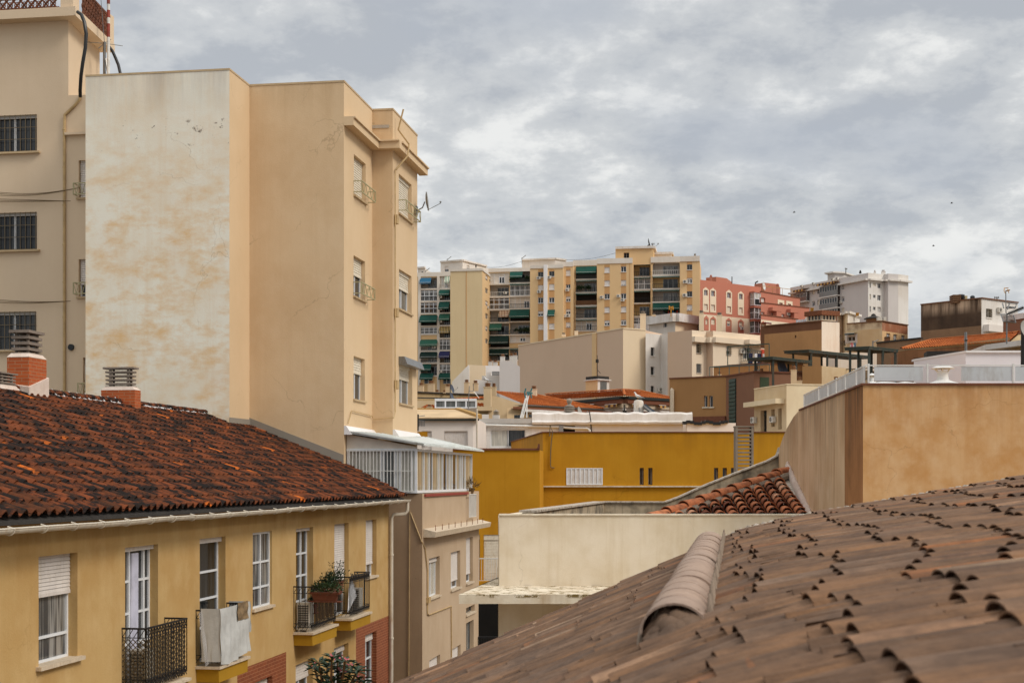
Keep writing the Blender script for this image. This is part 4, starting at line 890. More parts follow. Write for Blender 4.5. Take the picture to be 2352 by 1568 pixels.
    for k, (pa, pb, sag) in enumerate(((X('a01', -60, 200, .12), X('a01', 760, 160, .12), .12), (X('a01', -60, 265, .12), X('a01', 665, 285, .12), .0), (X('a01', -60, 1183, .12), X('a01', 665, 1200, .12), .05))):
        mb = MB()
        for j in (0, 1, 2): mb.tube([pa.lerp(pb, t / 8) - Vector((0, 0, sag * math.sin(math.pi * t / 8) + j * .05 * (1 - t / 8))) for t in range(9)], .009, 4)
        mb.build('clothes_line', 'cable', None, pb, label=['sagging line strung below the upper barred window of the left tower', 'straight line strung just under the sagging one on the left tower', 'bundle of lines strung above the lowest barred window of the left tower'][k], cat='clothes line')
tower()
mb = MB(); mb.bar(at(248.5, 172, 46), at(249.5, -30, 46), .06)
o = thing('roof_mast', at(249, 172, 46), 'red and white banded mast rising behind the white block', 'mast'); mb = MB(); mb2 = MB()
mb.tube([at(249, 172, 46), at(249.3, -40, 46)], .05, 8); mb.build('pole', 'mast_white', o)
for v0, v1 in ((86, 55), (41, 24), (10, -14)): mb2 = MB(); mb2.tube([at(249, v0, 46), at(249.2, v1, 46)], .054, 8); mb2.build('red_band', 'mast_red', o)
o = thing('antenna', at(240, 172, 46.5), 'thin antenna with crossed rods beside the banded mast', 'antenna'); mb = MB(); mb.tube([at(240, 172, 46.5), at(240, 97, 46.5)], .05, 8); mb.tube([at(240, 100, 46.5), at(231, -10, 46.5)], .012, 5)
for (x, y) in ((282, 106), (255, 91), (200, 97), (226, 112), (225, 99)): mb.tube([at(240, 100, 46.5), at(x, y, 46.5 + (x - 240) * .004)], .012, 5)
mb.tube([at(243, 135, 46.4), at(247, 165, 46.3)], .03, 6); mb.build('aerial', 'metal_grey', o)
# ------------------------------------------------------------------ the roof we look across
def froof():
    o = thing('tiled_roof', (2, 8, 8), 'old weathered brown barrel tile roof filling the lower right foreground', 'roof')
    prof = [(-4.6, 2.56), (-2.74, 1.78), (-.25, .66), (.13, .50), (.66, .385), (1.67, .205), (2.7, .03), (4.2, -.20)]
    sag = lambda t: 0
    def h(c):
        for (c0, h0), (c1, h1) in zip(prof, prof[1:]):
            if c <= c1: return h0 + (h1 - h0) * (c - c0) / (c1 - c0)
        return prof[-1][1]
    T = D1.x / D1.y
    def P(c, Z, dz=0): return Vector((c + T * Z, Z, CZ - h(c) + dz))
    pitch = .205; mb = MB(); bd = MB(); Z = .9; k = 0; L_ = .36; off = 0
    while Z < 13.25:
        off = off + random.uniform(-.07, .07) + (random.uniform(-.15, .15) if random.random() < .12 else 0); off = max(-.2, min(.2, off)); cs = []; c = -4.4 + off
        zj = random.uniform(-.015, .015)
        while c < 4.0:
            jl = random.uniform(-.02, .02); r_ = .088 + random.uniform(-.005, .005); jz = random.uniform(-.008, .010); jy = random.uniform(-.012, .012)
            mb.cr = random.uniform(.02, 1)
            p0 = P(c + jl, Z + zj + jy, .026 + jz * .4); p1 = P(c + jl + L_ + .09, Z + zj, .012 + jz * .4)
            barrel(mb, p0, p1, Vector((0, 0, 1)), r_ + .014, r_ + .002, 9, .012, fl=.5); bd.slab([p0 + (p1 - p0) * .05 + Vector((0, D1.y * (r_ + .01) * math.cos(q * math.pi / 6), (r_ + .004) * .46 * math.sin(q * math.pi / 6) - .001)) for q in range(7)], (.05, 0, 0))
            c += L_
        # channel tiles between the covers
        c = -4.4 + random.uniform(-.2, .2)
        while c < 4.0:
            mb.cr = random.uniform(.02, .6); p0 = P(c, Z + pitch / 2, .062); p1 = P(c + L_ + .08, Z + pitch / 2, .04)
            barrel(mb, p0, p1, Vector((0, 0, 1)), .085, .095, 5, .014, inv=True, fl=.45); c += L_
        Z += pitch; k += 1
    mb.build('tiles', 'tiles_front', o, smooth=True); bd.build('tile_bedding', 'bedding', o, kind='stuff')
    mb = MB()
    for (c0, h0), (c1, h1) in zip(prof, prof[1:]): mb.slab([P(c0, .5, -.06), P(c1, .5, -.06), P(c1, 13.3, -.06), P(c0, 13.3, -.06)], (0, 0, -.12))
    mb.build('roof_deck', 'mortar_old', o)
    # raised ridge of cap tiles bedded in mortar
    mb = MB(); Z = 5.55; cc = -.24
    while Z < 12.9:
        mb.cr = random.uniform(.3, .7); r_ = .136; j = random.uniform(-.006, .006)
        barrel(mb, P(cc + j, Z, .058), P(cc + j, Z + .5, .056), Vector((0, 0, 1)), r_, r_ - .0015, 14, .010, arc=math.pi * 1.05, fl=.85); Z += .4
    rb = mb.build('ridge_caps', 'ridge_cap', o, smooth=True)
    mb = MB(); Z = 5.62
    while Z < 13:
        for sd in (-1, 1):
            w_ = random.uniform(.006, .014); c_ = cc + sd * (.134 + w_ * .2); mb.lathe(P(c_, Z + random.uniform(-.04, .04)), [(w_ * .6, CZ - h(c_) - .03), (w_ * 1.3, CZ - h(c_) + .06), (w_ * .9, CZ - h(c_) + .10), (.004, CZ - h(c_) + .13 + random.uniform(0, .02))], 7)
        Z += .055
    mb.build('ridge_mortar', 'bedding_pale', rb, smooth=True, kind='stuff')
    me_bm = MB()   # broken mortar lump closing the near end
    pts = [(-.34, 5.62), (-.10, 5.60), (-.11, 5.40), (-.20, 5.22), (-.33, 5.18), (-.37, 5.4)]
    for i in range(60):
        t = i / 59; c_ = -.24 + random.uniform(-.1, .1) * (1 - t * .5); z_ = 5.62 - t * .30; hh = .15 * (1 - t * .95) * (1 - abs(c_ + .25) * 5 * .9) + .02
        me_bm.lathe(P(c_, z_), [(.05, CZ - h(c_) - .02), (.055, CZ - h(c_) + hh * .7), (.03, CZ - h(c_) + hh), (.003, CZ - h(c_) + hh + .012)], 7)
    me_bm.build('end_mortar', 'bedding', rb, smooth=True)
    # mortar bead along the right flank of the far gable
    mb = MB()
    for q in range(60):
        c = -.15 + q * .07; mb.lathe(P(c, 13.3 + random.uniform(-.03, .03)), [(.05, CZ - h(c) - .08), (.06, CZ - h(c) + .03), (.02, CZ - h(c) + .07)], 6)
    mb.build('verge_mortar', 'mortar_old', o, smooth=True)
    A = P(-4.2, 13.2); B = P(4.2, 13.2); q = P(-4.2, .4); r = P(4.2, .4); mb = MB()
    mb.prism([(A.x, A.y), (P(-.25, 13.2).x, 13.2), (B.x, B.y), (r.x, r.y), (P(-.25, .4).x, .4), (q.x, q.y)], 0, [A.z - .2, P(-.25, 13).z - .2, B.z - .25, B.z - .25, P(-.25, 13).z - .2, A.z - .2])
    mb.build('wall', 'cream_wall', o)
froof()
# ------------------------------------------------------------------ cream terrace parapet in front
def cream():
    Z = 25.5; A = Vector((xat(1146.5, Z), Z)); B = Vector((xat(1965, Z), Z)); zt = zat(1184, Z); zl = CZ - 1.91
    B2 = (B.x, Z - .12)
    b = Bld('terrace_block', 'pale cream terrace wall with projecting ledge between the roofs in the centre', 'building', [A, B, (B.x + .3, Z + .3), (A.x + .06, Z + .3)], 0, zt, ['cream_wall'])
    b.f[0].zones.append(((0, 20, 0, zl - .17), 0)); b.done()
    o = b.o; mb = MB(); mb.prism([(A.x - .01, Z - .02), (B.x, Z - .02), (B.x, Z + .32), (A.x - .0, Z + .32)], zt + .002, zt + .03); mb.build('coping', 'cream_ledge', o)
    mb = MB(); q = Vector((xat(1054, 23.6), 23.6)); K = D1.x / D1.y
    mb.prism([(q.x, q.y), (B.x, 23.6), (B.x, Z - .003), (A.x, Z - .003), (A.x, Z + .35), (A.x + K * 1, Z + 3.6), (q.x + K * 5.2, 28.8)], zl - .155, zl); mb.build('ledge', 'cream_ledge', o)
    mb = MB(); z0 = zl - .16; mb.prism([(A.x - .02, Z + .4), (A.x - .02 + K * 9, Z + 9), (A.x + .2 + K * 9, Z + 9), (A.x + .2, Z + .4)], 0, zt - .0); mb.build('side_wall', 'cream_wall', o)
    # near-black slab painting the unlit garage opening under the ledge, left of the wall
    mb = MB(); mb.prism([(xat(1099, 33), 33), (xat(1160, 33), 33), (xat(1160, 33), 33.3), (xat(1099, 33), 33.3)], 0, zat(1372, 33)); mb.build('doorway', 'dark_interior', o)
    mb = MB(); z = zat(1463, 31.5); x0, x1 = xat(1098, 31.5), xat(1150, 31.5)
    for i in range(14): mb.bar((x0 + (x1 - x0) * i / 13, 31.5, z - .9), (x0 + (x1 - x0) * i / 13, 31.5, z), .016)
    mb.bar((x0, 31.5, z), (x1, 31.5, z), .04); mb.build('street_railing', 'iron_black', o)
cream()
# ------------------------------------------------------------------ courtyard wall with mossy stains and sloping gable parapet
def yard():
    o = thing('courtyard_wall', (2, 36, 0), 'mossy stained parapet wall sloping up behind the small tile roof', 'wall')
    zt = CZ - .62; a = Vector((xat(1226, 26.6), 26.6)); c = Vector((xat(1387, 37.5), 37.5)); mb = MB(); e = Vector((xat(1792, 37.5), 37.5))
    fr = Fr(c, e); pts = [(0, 0), (fr.so(1792), 0), (fr.so(1792), zat(1030, 37.5)), (fr.so(1786), zat(1048, 37.5)), (fr.so(1764), zat(1060, 37.5)), (fr.so(1700), zat(1084, 37.5)), (fr.so(1620), zat(1116, 37.5)), (fr.so(1560), zat(1143, 37.5)), (fr.so(1528), zat(1154.5, 37.5)), (0, zt)]
    mb.slab([fr.p(s, 0, z) for s, z in pts], (0, .28, 0)); mb.build('gable_wall', 'moss_wall', o)
    mb = MB()
    for (s0, z0), (s1, z1) in zip(pts[2:], pts[3:]):
        q0, q1 = fr.p(s0, -.0, z0), fr.p(s1, 0, z1); dn = Vector((0, 0, .04)); mb.slab([q0 + Vector((0, -.05, .002)), q1 + Vector((0, -.05, .002)), q1 + Vector((0, .32, .002)), q0 + Vector((0, .32, .002))], dn)
    mb.build('coping', 'mortar_old', o)
    mb = MB(); n = (c - a).normalized(); s = Vector((-n.y, n.x)); mb.prism([a, c, c + s * .22, a + s * .22], 0, zt - .003); mb.build('side_wall', 'moss_wall', o)
    mb = MB(); mb.prism([a - s * .05, c - s * .05, c + s * .28, a + s * .28], zt + .0, zt + .04); mb.build('side_coping', 'mortar_old', o)
yard()
# ------------------------------------------------------------------ orange wall with railing
OC = Vector((xat(1982, 24), 24)); Kd = dirv(.082); OW = Vector(far_end(OC, 1836, Kd)); OE = Vector((xat(2420, 24), 24)); OD = Vector(far_end(OC, 1788, Kd)); OS = Vector(far_end(OC, 1940, Kd))
def orange():
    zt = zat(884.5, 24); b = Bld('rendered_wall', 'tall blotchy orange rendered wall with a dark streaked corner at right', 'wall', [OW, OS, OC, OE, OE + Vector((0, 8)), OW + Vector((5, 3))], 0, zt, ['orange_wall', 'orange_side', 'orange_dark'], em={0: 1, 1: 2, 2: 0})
    b.done(); o = b.o
    fr = Fr(OW, OD); fr.L = (OD - OW).length; mb = MB(); q = [(0, 0), (fr.L, 0)] + [(fr.so(u), zat(v, fr.Y(fr.so(u)))) for u, v in ((1788, 1046), (1791, 1026), (1798, 1005), (1808, 982), (1822, 958), (1836.2, 941))]
    mb.slab([fr.p(s, 0, z) for s, z in q], (.25, .05, 0)); mb.build('sloping_wall', 'orange_side', o)
    mb = MB(); mb.prism([(OW.x - .02, OW.y), (OC.x - .03, OC.y - .03), (OE.x, OE.y - .03), (OE.x, OE.y + .35), (OC.x + .3, OC.y + .35), (OW.x + .3, OW.y)], zt + .002, zt + .035); mb.build('coping', 'trim_brown', o)
    return zt
ZO = orange()
def terrace_rail():
    o = thing('terrace_railing', (OC.x, OC.y, ZO + .03), 'white railing with translucent panels along the top of the orange wall', 'railing'); posts = MB(); pan = MB(); z0 = ZO + .036
    A_ = Fr(OC + Vector((.06, .1)), d=Kd); 
    us = [1847, 1881, 1902, 1921, 1942, 1967]
    hp = .31; ss = [A_.so(u) for u in us] + [.08]
    for i, s in enumerate(ss):
        posts = MB(); posts.bar(A_.p(s, 0, z0), A_.p(s, 0, z0 + hp + (.02 if i % 2 else 0)), .028); posts.build('post', 'white_metal', o)
        if i < len(ss) - 1: pan = MB(); pan.slab([A_.p(s - .05, 0, z0 + .05), A_.p(ss[i + 1] + .05, 0, z0 + .05), A_.p(ss[i + 1] + .05, 0, z0 + hp - .03), A_.p(s - .05, 0, z0 + hp - .03)], (.006, 0, 0)); pan.build('panel', 'panel_metal', o)
    m = MB(); m.bar(A_.p(ss[0], 0, z0 + hp - .01), A_.p(ss[-1], 0, z0 + hp - .01), .022); m.bar(A_.p(ss[0], 0, z0 + .03), A_.p(ss[-1], 0, z0 + .03), .018)
    B_ = Fr(OC + Vector((.06, .14)), d=(1, 0)); us = [1995, 2130, 2327, 2420]; ss = [B_.so(u) for u in us]
    for s in ss: posts = MB(); posts.bar(B_.p(s, 0, z0), B_.p(s, 0, z0 + hp + .03), .03); posts.build('post', 'white_metal', o)
    m.bar(B_.p(0, 0, z0 + hp), B_.p(ss[-1], 0, z0 + hp), .02); m.build('top_rail', 'white_metal', o)
    for u0, u1 in ((2008, 2120), (2208, 2324), (2332, 2420)): s0, s1 = B_.so(u0), B_.so(u1); p = MB(); p.slab([B_.p(s0, 0, z0 + .045), B_.p(s1, 0, z0 + .045), B_.p(s1, 0, z0 + hp - .02), B_.p(s0, 0, z0 + hp - .02)], (0, .006, 0)); p.build('panel', 'panel_metal', o)
    for u, v, sc_, lab in ((2165.5, 838, 1, 'white mushroom roof vent on a stained block behind the white railing'), (2003, 857, .35, 'small white roof vent half hidden by the railing corner'), ):
        Z = 26.5; x = xat(u, Z); w_ = 47 / F * Z * sc_; zb = zat(884, Z) - .05; ztop = zat(v, Z); q = thing('roof_vent', (x, Z, zb), lab, 'roof vent'); m = MB(); h_ = ztop - zb
        m.lathe((x, Z), [(w_ * .85, zb + .07), (w_ * .5, zb + .11), (w_ * .29, zb + h_ * .34), (w_ * .25, zb + h_ * .55), (w_ * .30, zb + h_ * .74)], 20); m.build('shaft', 'white_metal', q, smooth=True)
        m = MB(); m.lathe((x, Z), [(w_ * .54, zb + h_ * .83), (w_ * .56, zb + h_ * .86), (w_ * .3, zb + h_ * .96), (.01, zb + h_)], 20); m.build('cap', 'white_metal', q, smooth=True)
        m = MB()
        for t in range(6): m.bar((x + w_ * .28 * math.cos(t + .4), Z + w_ * .28 * math.sin(t + .4), zb + h_ * .7), (x + w_ * .4 * math.cos(t + .4), Z + w_ * .4 * math.sin(t + .4), zb + h_ * .82), .02)
        m.prism(dsq((x, Z), w_ * 1.55), zb - .2, zb + .06); m.build('base', 'cream_ledge', q)
    for u, w_, lab in ((2026, .42, 'low white dome cover left of the mushroom vent'), (2078, .3, 'low white dome cover just left of the mushroom vent')):
        Z = 26; x = xat(u, Z); zb = zat(884, Z) - .02; m = MB(); m.lathe((x, Z), [(w_ * .8, zb - .1), (w_ * .8, zb), (w_ * 1, zb + .02), (w_ * .6, zb + .06), (.02, zb + .08)], 18); m.build('dome_cover', 'white_metal', None, (x, Z, zb - .1), smooth=True, label=lab, cat='roof cover')
    # white stair head behind
    Z = 34; A = Vector((xat(2099, Z + 2.4), Z + 2.4)); B = Vector((xat(2218, Z), Z)); E = Vector((xat(2440, Z), Z))
    ztp = zat(810, Z); mb = MB(); p = [A, B, E, E + Vector((0, 8)), A + Vector((3, 8))]; mb.prism(p, zat(960, Z), ztp)
    o2 = thing('stair_head', (B.x, B.y, zat(960, Z)), 'white lilac tinted stair head with low sloping top behind the railing', 'building'); mb.build('wall', 'lilac_white', o2)
    m = MB(); m.slab([(A.x, A.y - .05, ztp), (B.x, B.y - .05, ztp), (E.x, E.y - .05, ztp), (E.x, E.y + .2, ztp), (B.x, B.y + .2, ztp), (A.x, A.y + .2, ztp)], (0, 0, .05)); m.build('coping', 'white_wash', o2)
terrace_rail()
# ------------------------------------------------------------------ small terracotta roof
def small_roof():
    z0 = CZ - .95; k = .255; Zf = 30.6; o = thing('small_tile_roof', (5.5, 31, 10), 'small lean-to roof of rounded terracotta tiles against the orange wall', 'roof')
    def z(Z): return z0 + (Z - Zf) * k
    def wallx(Z): s = (Z - OC.y) / Kd.y; return OC.x + Kd.x * s
    xl = xat(1494, Zf); xt = xat(1838, 34.3); zt_ = 34.6
    def back(x): return Zf + (x - xl) / (wallx(34.4) - xl) * (zt_ - Zf)
    mb = MB(); x = xl + .05; pit = .30; up = Vector((0, 0, 1)); i = 0
    while x < wallx(33) + .3:
        Z = Zf - .5; zb = back(x) - .08
        while Z < zb and x < wallx(Z) + .05:
            Z2 = min(Z + .40, zb + .02); j = random.uniform(-.012, .012); mb.cr = random.uniform(.05, 1)
            if random.random() < .985 and Z2 - Z > .06: barrel(mb, (x + j, Z, z(Z) + .075), (x + j * .3, Z2, z(Z2) + .03), up, .128 + random.uniform(-.008, .008), .098, 9, .018, fl=1.05)
            Z += .35
        Z = Zf - .5
        while Z < back(x + pit / 2) - .1 and x + pit / 2 < wallx(Z) - .02:
            mb.cr = random.uniform(.005, .05); Z2 = min(Z + .42, back(x + pit / 2)); barrel(mb, (x + pit / 2, Z, z(Z) + .07), (x + pit / 2, Z2, z(Z2) + .03), up, .11, .12, 5, .016, inv=True); Z += .32  # channel tiles picked darker, putting the shade of the hollows into their colour
        x += pit; i += 1
    mb.build('tiles', 'tiles_small', o, smooth=True)
    mb = MB(); a = Vector((xl - .05, Zf - .1, z(Zf) + .05)); b = Vector((wallx(zt_) , zt_ + .1, z(zt_) + .12)); d = (b - a); n = 9
    for q in range(n):
        p0 = a + d * (q / n); p1 = a + d * ((q + 1.12) / n if q < n - 1 else 1); mb.cr = .35 + .5 * random.random(); barrel(mb, p0 + Vector((0, 0, .06)), p1 + Vector((0, 0, .02)), up, .16, .13, 10, .018)
    mb.build('hip_caps', 'tiles_small', o, smooth=True)
    mb = MB()
    for q in range(70):
        p = a + d * (q / 70) + Vector((.11, -.12, -.05)); mb.lathe((p.x, p.y), [(.06, p.z - .04), (.075, p.z + .03), (.03, p.z + .09)], 6)
    mb.build('hip_mortar', 'grey_concrete', o, smooth=True, kind='stuff')
    mb = MB(); mb.slab([(xl, Zf - .6, z(Zf - .6) - .02), (wallx(Zf), Zf - .6, z(Zf - .6) - .02), (wallx(zt_), zt_, z(zt_) - .02)], (0, 0, -.1)); mb.build('roof_deck', 'mortar_old', o)
    mb = MB(); Z = Zf - .4
    while Z < zt_ + .5:
        mb.lathe((wallx(Z) - .03, Z), [(.06, z(Z) - .02), (.07, z(Z) + .15), (.03, z(Z) + .2 + random.uniform(0, .06))], 6); Z += .06
    mb.build('flashing', 'mortar', o, smooth=True, kind='stuff')
small_roof()
def top_pts(zrel, *pts):
    out = []
    for vw, x, y in pts:
        u, v = UV(vw, x, y); Z = zrel * F / (HV - v); out.append(Vector((xat(u, Z), Z)))
    return out
def tiled_quad(mb, EL, ER, RR, RL, pitch=.5, rows=12, amp=.06, lift=.05, seg=5):
    """sloping clay-tile surface between an eave and a ridge"""
    EL, ER, RR, RL = map(Vector, (EL, ER, RR, RL)); n = max(2, int((ER - EL).length / pitch)); nz = (ER - EL).cross(RL - EL).normalized()
    if nz.length < .1: nz = (ER - EL).cross(RR - EL).normalized()
    if nz.z < 0: nz = -nz
    def P(a, b): return EL.lerp(ER, a).lerp(RL.lerp(RR, a), b)
    for c in range(n):
        for r in range(rows):
            mb.cr = random.uniform(.02, 1); b = len(mb.v)
            for (bb, ll) in ((r / rows, lift), ((r + 1) / rows, 0)):
                for k in range(seg + 1):
                    q = k / seg; h = amp * math.sin(math.pi * q / .62) if q < .62 else -amp * .4 * math.sin(math.pi * (q - .62) / .38)
                    mb.v.append(tuple(P((c + q) / n, bb) + nz * (h + ll)))
            for k in range(seg + 1):
                q = k / seg; h = amp * math.sin(math.pi * q / .62) if q < .62 else -amp * .4 * math.sin(math.pi * (q - .62) / .38); mb.v.append(tuple(P((c + q) / n, r / rows) + nz * (h - .01)))
            m = seg + 1
            for k in range(seg):
                mb.f.append((b + k, b + k + 1, b + m + k + 1, b + m + k)); mb.f.append((b + 2 * m + k, b + 2 * m + k + 1, b + k + 1, b + k)); mb.mi += [0, 0]; mb.r += [mb.cr] * 2
# ------------------------------------------------------------------ lower wing of the beige block with glazed terrace
def annex():
    K = Vector((xat(970, 43), 43)); A = K - D2 * 2.4; Fp = Vector(far_end(K, 1100, D1)); zt = CZ - .44
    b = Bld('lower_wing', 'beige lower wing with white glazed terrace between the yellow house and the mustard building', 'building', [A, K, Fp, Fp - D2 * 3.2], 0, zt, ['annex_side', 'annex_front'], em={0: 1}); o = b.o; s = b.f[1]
    kw = dict(near=True, dep=.14, sill='stone_sill')
    def sr(x0, x1, yt, yb): 
        u0, v0 = UV('a13', x0, yt); u1, v1 = UV('a13', x1, yb); a0, a1 = s.so(u0), s.so(u1); Z = s.Y((a0 + a1) / 2); return (a0, a1, zat(v1, Z), zat(v0, Z))
    win(s, b, r=sr(1590, 1688, 412, 775), shut=.13, n=2, pane='glass_pale', **kw); win(s, b, r=sr(1790, 1877, 358, 700), shut=.8, n=2, pane='glass_dark', **kw); win(s, b, r=sr(1930, 1992, 230, 645), shut=.82, n=1, mul=[.3], pane='glass_dark', **kw)
    win(s, b, r=sr(1592, 1692, 1330, 1640), shut=.5, n=2, pane='glass_dark', **kw); win(s, b, r=sr(1797, 1880, 1235, 1560), shut=.6, n=2, **kw); win(s, b, r=sr(1930, 2000, 1000, 1280), shut=.0, n=2, frame='metal_grey', pane='glass_grey', **kw)
    win(s, b, r=sr(1930, 2010, 860, 925), shut=.0, n=1, frame='metal_grey', **kw)
    b.done()
    mb = MB(); q0, q1 = s.so(UV('a13', 1535, 0)[0]), s.L + .35; z1 = CZ - 1.78 + .02
    mb.hexa([s.p(q0, .003, z1), s.p(q1, .003, z1), s.p(q1, .36, z1), s.p(q0, .36, z1), s.p(q0, .003, z1 + .26), s.p(q1, .003, z1 + .26), s.p(q1, .40, z1 + .16), s.p(q0, .40, z1 + .16)]); mb.build('cornice_slab', 'stone_sill', o)
    mb = MB()
    for i in range(9): a = q0 + .4 + i * (q1 - q0 - .6) / 9; mb.bar(s.p(a, .3, z1 + .16), s.p(a, .3, z1 + .36), .02)
    mb.build('spikes', 'rust', o)
    f0 = b.f[0]; mb = MB()
    for pts in ([('a13', 1415, -20), ('a13', 1410, 600), ('a13', 1405, 1500)],): mb.tube([f0.at(*p, .03) for p in pts], .014, 5)
    mb.tube([s.p(.02, .05, zat(v, 43)) for v in ()] or [f0.at('a13', 1420, 0, .03), f0.at('a13', 1525, 270, .03)] + [s.at('a13', 1545, 330, .03), s.at('a13', 1567, 540, .03), s.at('a13', 1567, 930, .03), s.at('a13', 1580, 940, .03), s.at('a13', 1785, 860, .03), s.at('a13', 1790, 1330, .03)], .022, 6)
    mb.box(s, s.so(UV('a13', 1563, 0)[0]), s.so(UV('a13', 1582, 0)[0]), .0, .09, zat(1384, 43.6), zat(1371, 43.6)); mb.build('conduit', 'pipe_beige', o)
    # terrace glazing
    G = Vector((xat(957.5, 42.95), 42.95)); L0 = Vector(far_end(G, 796, -D2)); Ge = Vector(far_end(G, 1084.5, D1)); fr = Fr(L0, G); fr.n = f0.n; sd = Fr(G, Ge); sd.n = s.n; zb = zt + .02
    ztf = CZ + .92; ztl = CZ + 1.42
    def mullion(mb, F_, a, z0, z1, w=.05): mb.box(F_, a - w / 2, a + w / 2, -.06, .004, z0, z1)
    enc = MB(); Lf = fr.L; Ls = sd.L
    zh = zat(1031, 42.9)
    for a in (.04, Lf * .49, Lf * .53, Lf * .70 + .0, Lf * .76, Lf - .16, Lf - .04): mullion(enc, fr, a, zb, zh - .05, .06)
    enc.box(fr, 0, Lf, -.07, .01, zh - .06, zh + .02); enc.box(fr, 0, Lf, -.07, .01, zb, zb + .07); 
    xs = [0, .115, .20, .245, .36, .425, .49, .55, .60, .68, .76, .80, .86, 1.0]
    for t in xs: mullion(enc, sd, max(.03, min(Ls - .03, Ls * t)), zb, CZ + .86, .075 if t in (0, .2, .425, .6, .8, 1.0) else .055)
    enc.box(sd, 0, Ls, -.07, .01, zb, zb + .08); enc.box(sd, 0, Ls, -.07, .012, CZ + .84, CZ + .92); e = enc.build('glazed_terrace', 'white_pvc', o)
    p = MB(); p.box(fr, .05, Lf - .05, -.05, -.04, zb + .05, zh - .05); p.build('pane', 'glass_pale', e)
    p = MB(); p.box(fr, Lf * .54, Lf * .69, -.035, -.02, zb + .05, zh - .07); p.build('pane', 'glass_grey', e)
    p = MB(); p.box(sd, .05, Ls - .05, -.05, -.04, zb + .06, CZ + .85); p.build('pane', 'glass_beige', e)
    for t0, t1 in ((.20, .245), (.425, .49), (.60, .66), (.8, .83)): p = MB(); p.box(sd, Ls * t0 + .03, Ls * t1, -.035, -.02, zb + .08, CZ + .84); p.build('pane', 'glass_dark', e)
    mb = MB(); n = 19
    for i in range(n): a = .1 + (Lf - .25) * i / (n - 1); mb.bar(fr.p(a, .05, zb + .03), fr.p(a, .05, zh + .0), .022)
    for q in (.0, .5, 1): z = zb + .06 + (zh - zb - .1) * q; mb.bar(fr.p(.05, .05, z), fr.p(Lf - .1, .05, z), .022)
    mb.build('window_bars', 'white_metal', e)
    mb = MB(); mb.slab([fr.p(0, -.02, zh + .02), fr.p(Lf, -.02, zh + .02), fr.p(Lf, -.02, CZ + .98), fr.p(0, -.02, CZ + 1.38)], tuple(fr.n * -.05) + (0,)); mb.build('infill_panel', 'ivory_panel', e)
    mb = MB(); rp = [fr.p(-.05, .2, CZ + 1.42), fr.p(Lf + .27, .2, CZ + 1.0), sd.p(Ls + 1.0, .27, CZ + 1.02), sd.p(Ls * .8, -1.2, CZ + 1.42)]
    mb.slab(rp, (0, 0, .05)); 
    for i in range(22):
        t = i / 22; a = rp[1].lerp(rp[2], t); c = rp[0].lerp(rp[3], t); mb.bar(a + Vector((0, 0, .06)), c + Vector((0, 0, .06)), .05, .03)
    mb.build('shed_roof', 'corrugated', e)
    mb = MB()
    for fw, u0, u1, v0, v1 in ((f3, .0, f3.L, 982, 1000), (f5, 0, f5.L, 1001, 1012)): mb.hexa([fw.p(0, .003, CZ + 1.35), fw.p(fw.L, .003, CZ + 1.35), fw.p(fw.L, .25, CZ + 1.35), fw.p(0, .25, CZ + 1.35), fw.p(0, .003, CZ + 1.62), fw.p(fw.L, .003, CZ + 1.6), fw.p(fw.L, .06, CZ + 1.6), fw.p(0, .06, CZ + 1.62)])
    mb.build('flashing', 'white_wash', e)
    mb = MB(); mb.box(s, s.so(974), s.so(1073), -.02, .06, zt - .09, zt - .005); mb.build('tile_band', 'trim_red', o)
    mb = MB(); rail(mb, s, s.so(1070), s.so(1086), zt - .95, zt - .1, .12, .1, .02, False, .03); mb.build('small_railing', 'white_metal', o)
    mb = MB(); mb.tube([at(1081, 1140, 51), at(1084, 1120, 51)], [.05, .12], 7); leafs(mb, at(1085, 1117, 51), .2, 60, .22, .015); mb.build('broom', 'reed', None, at(1081, 1140, 51), label='straw broom head sticking up at the end of the glazed terrace', cat='broom')
annex()
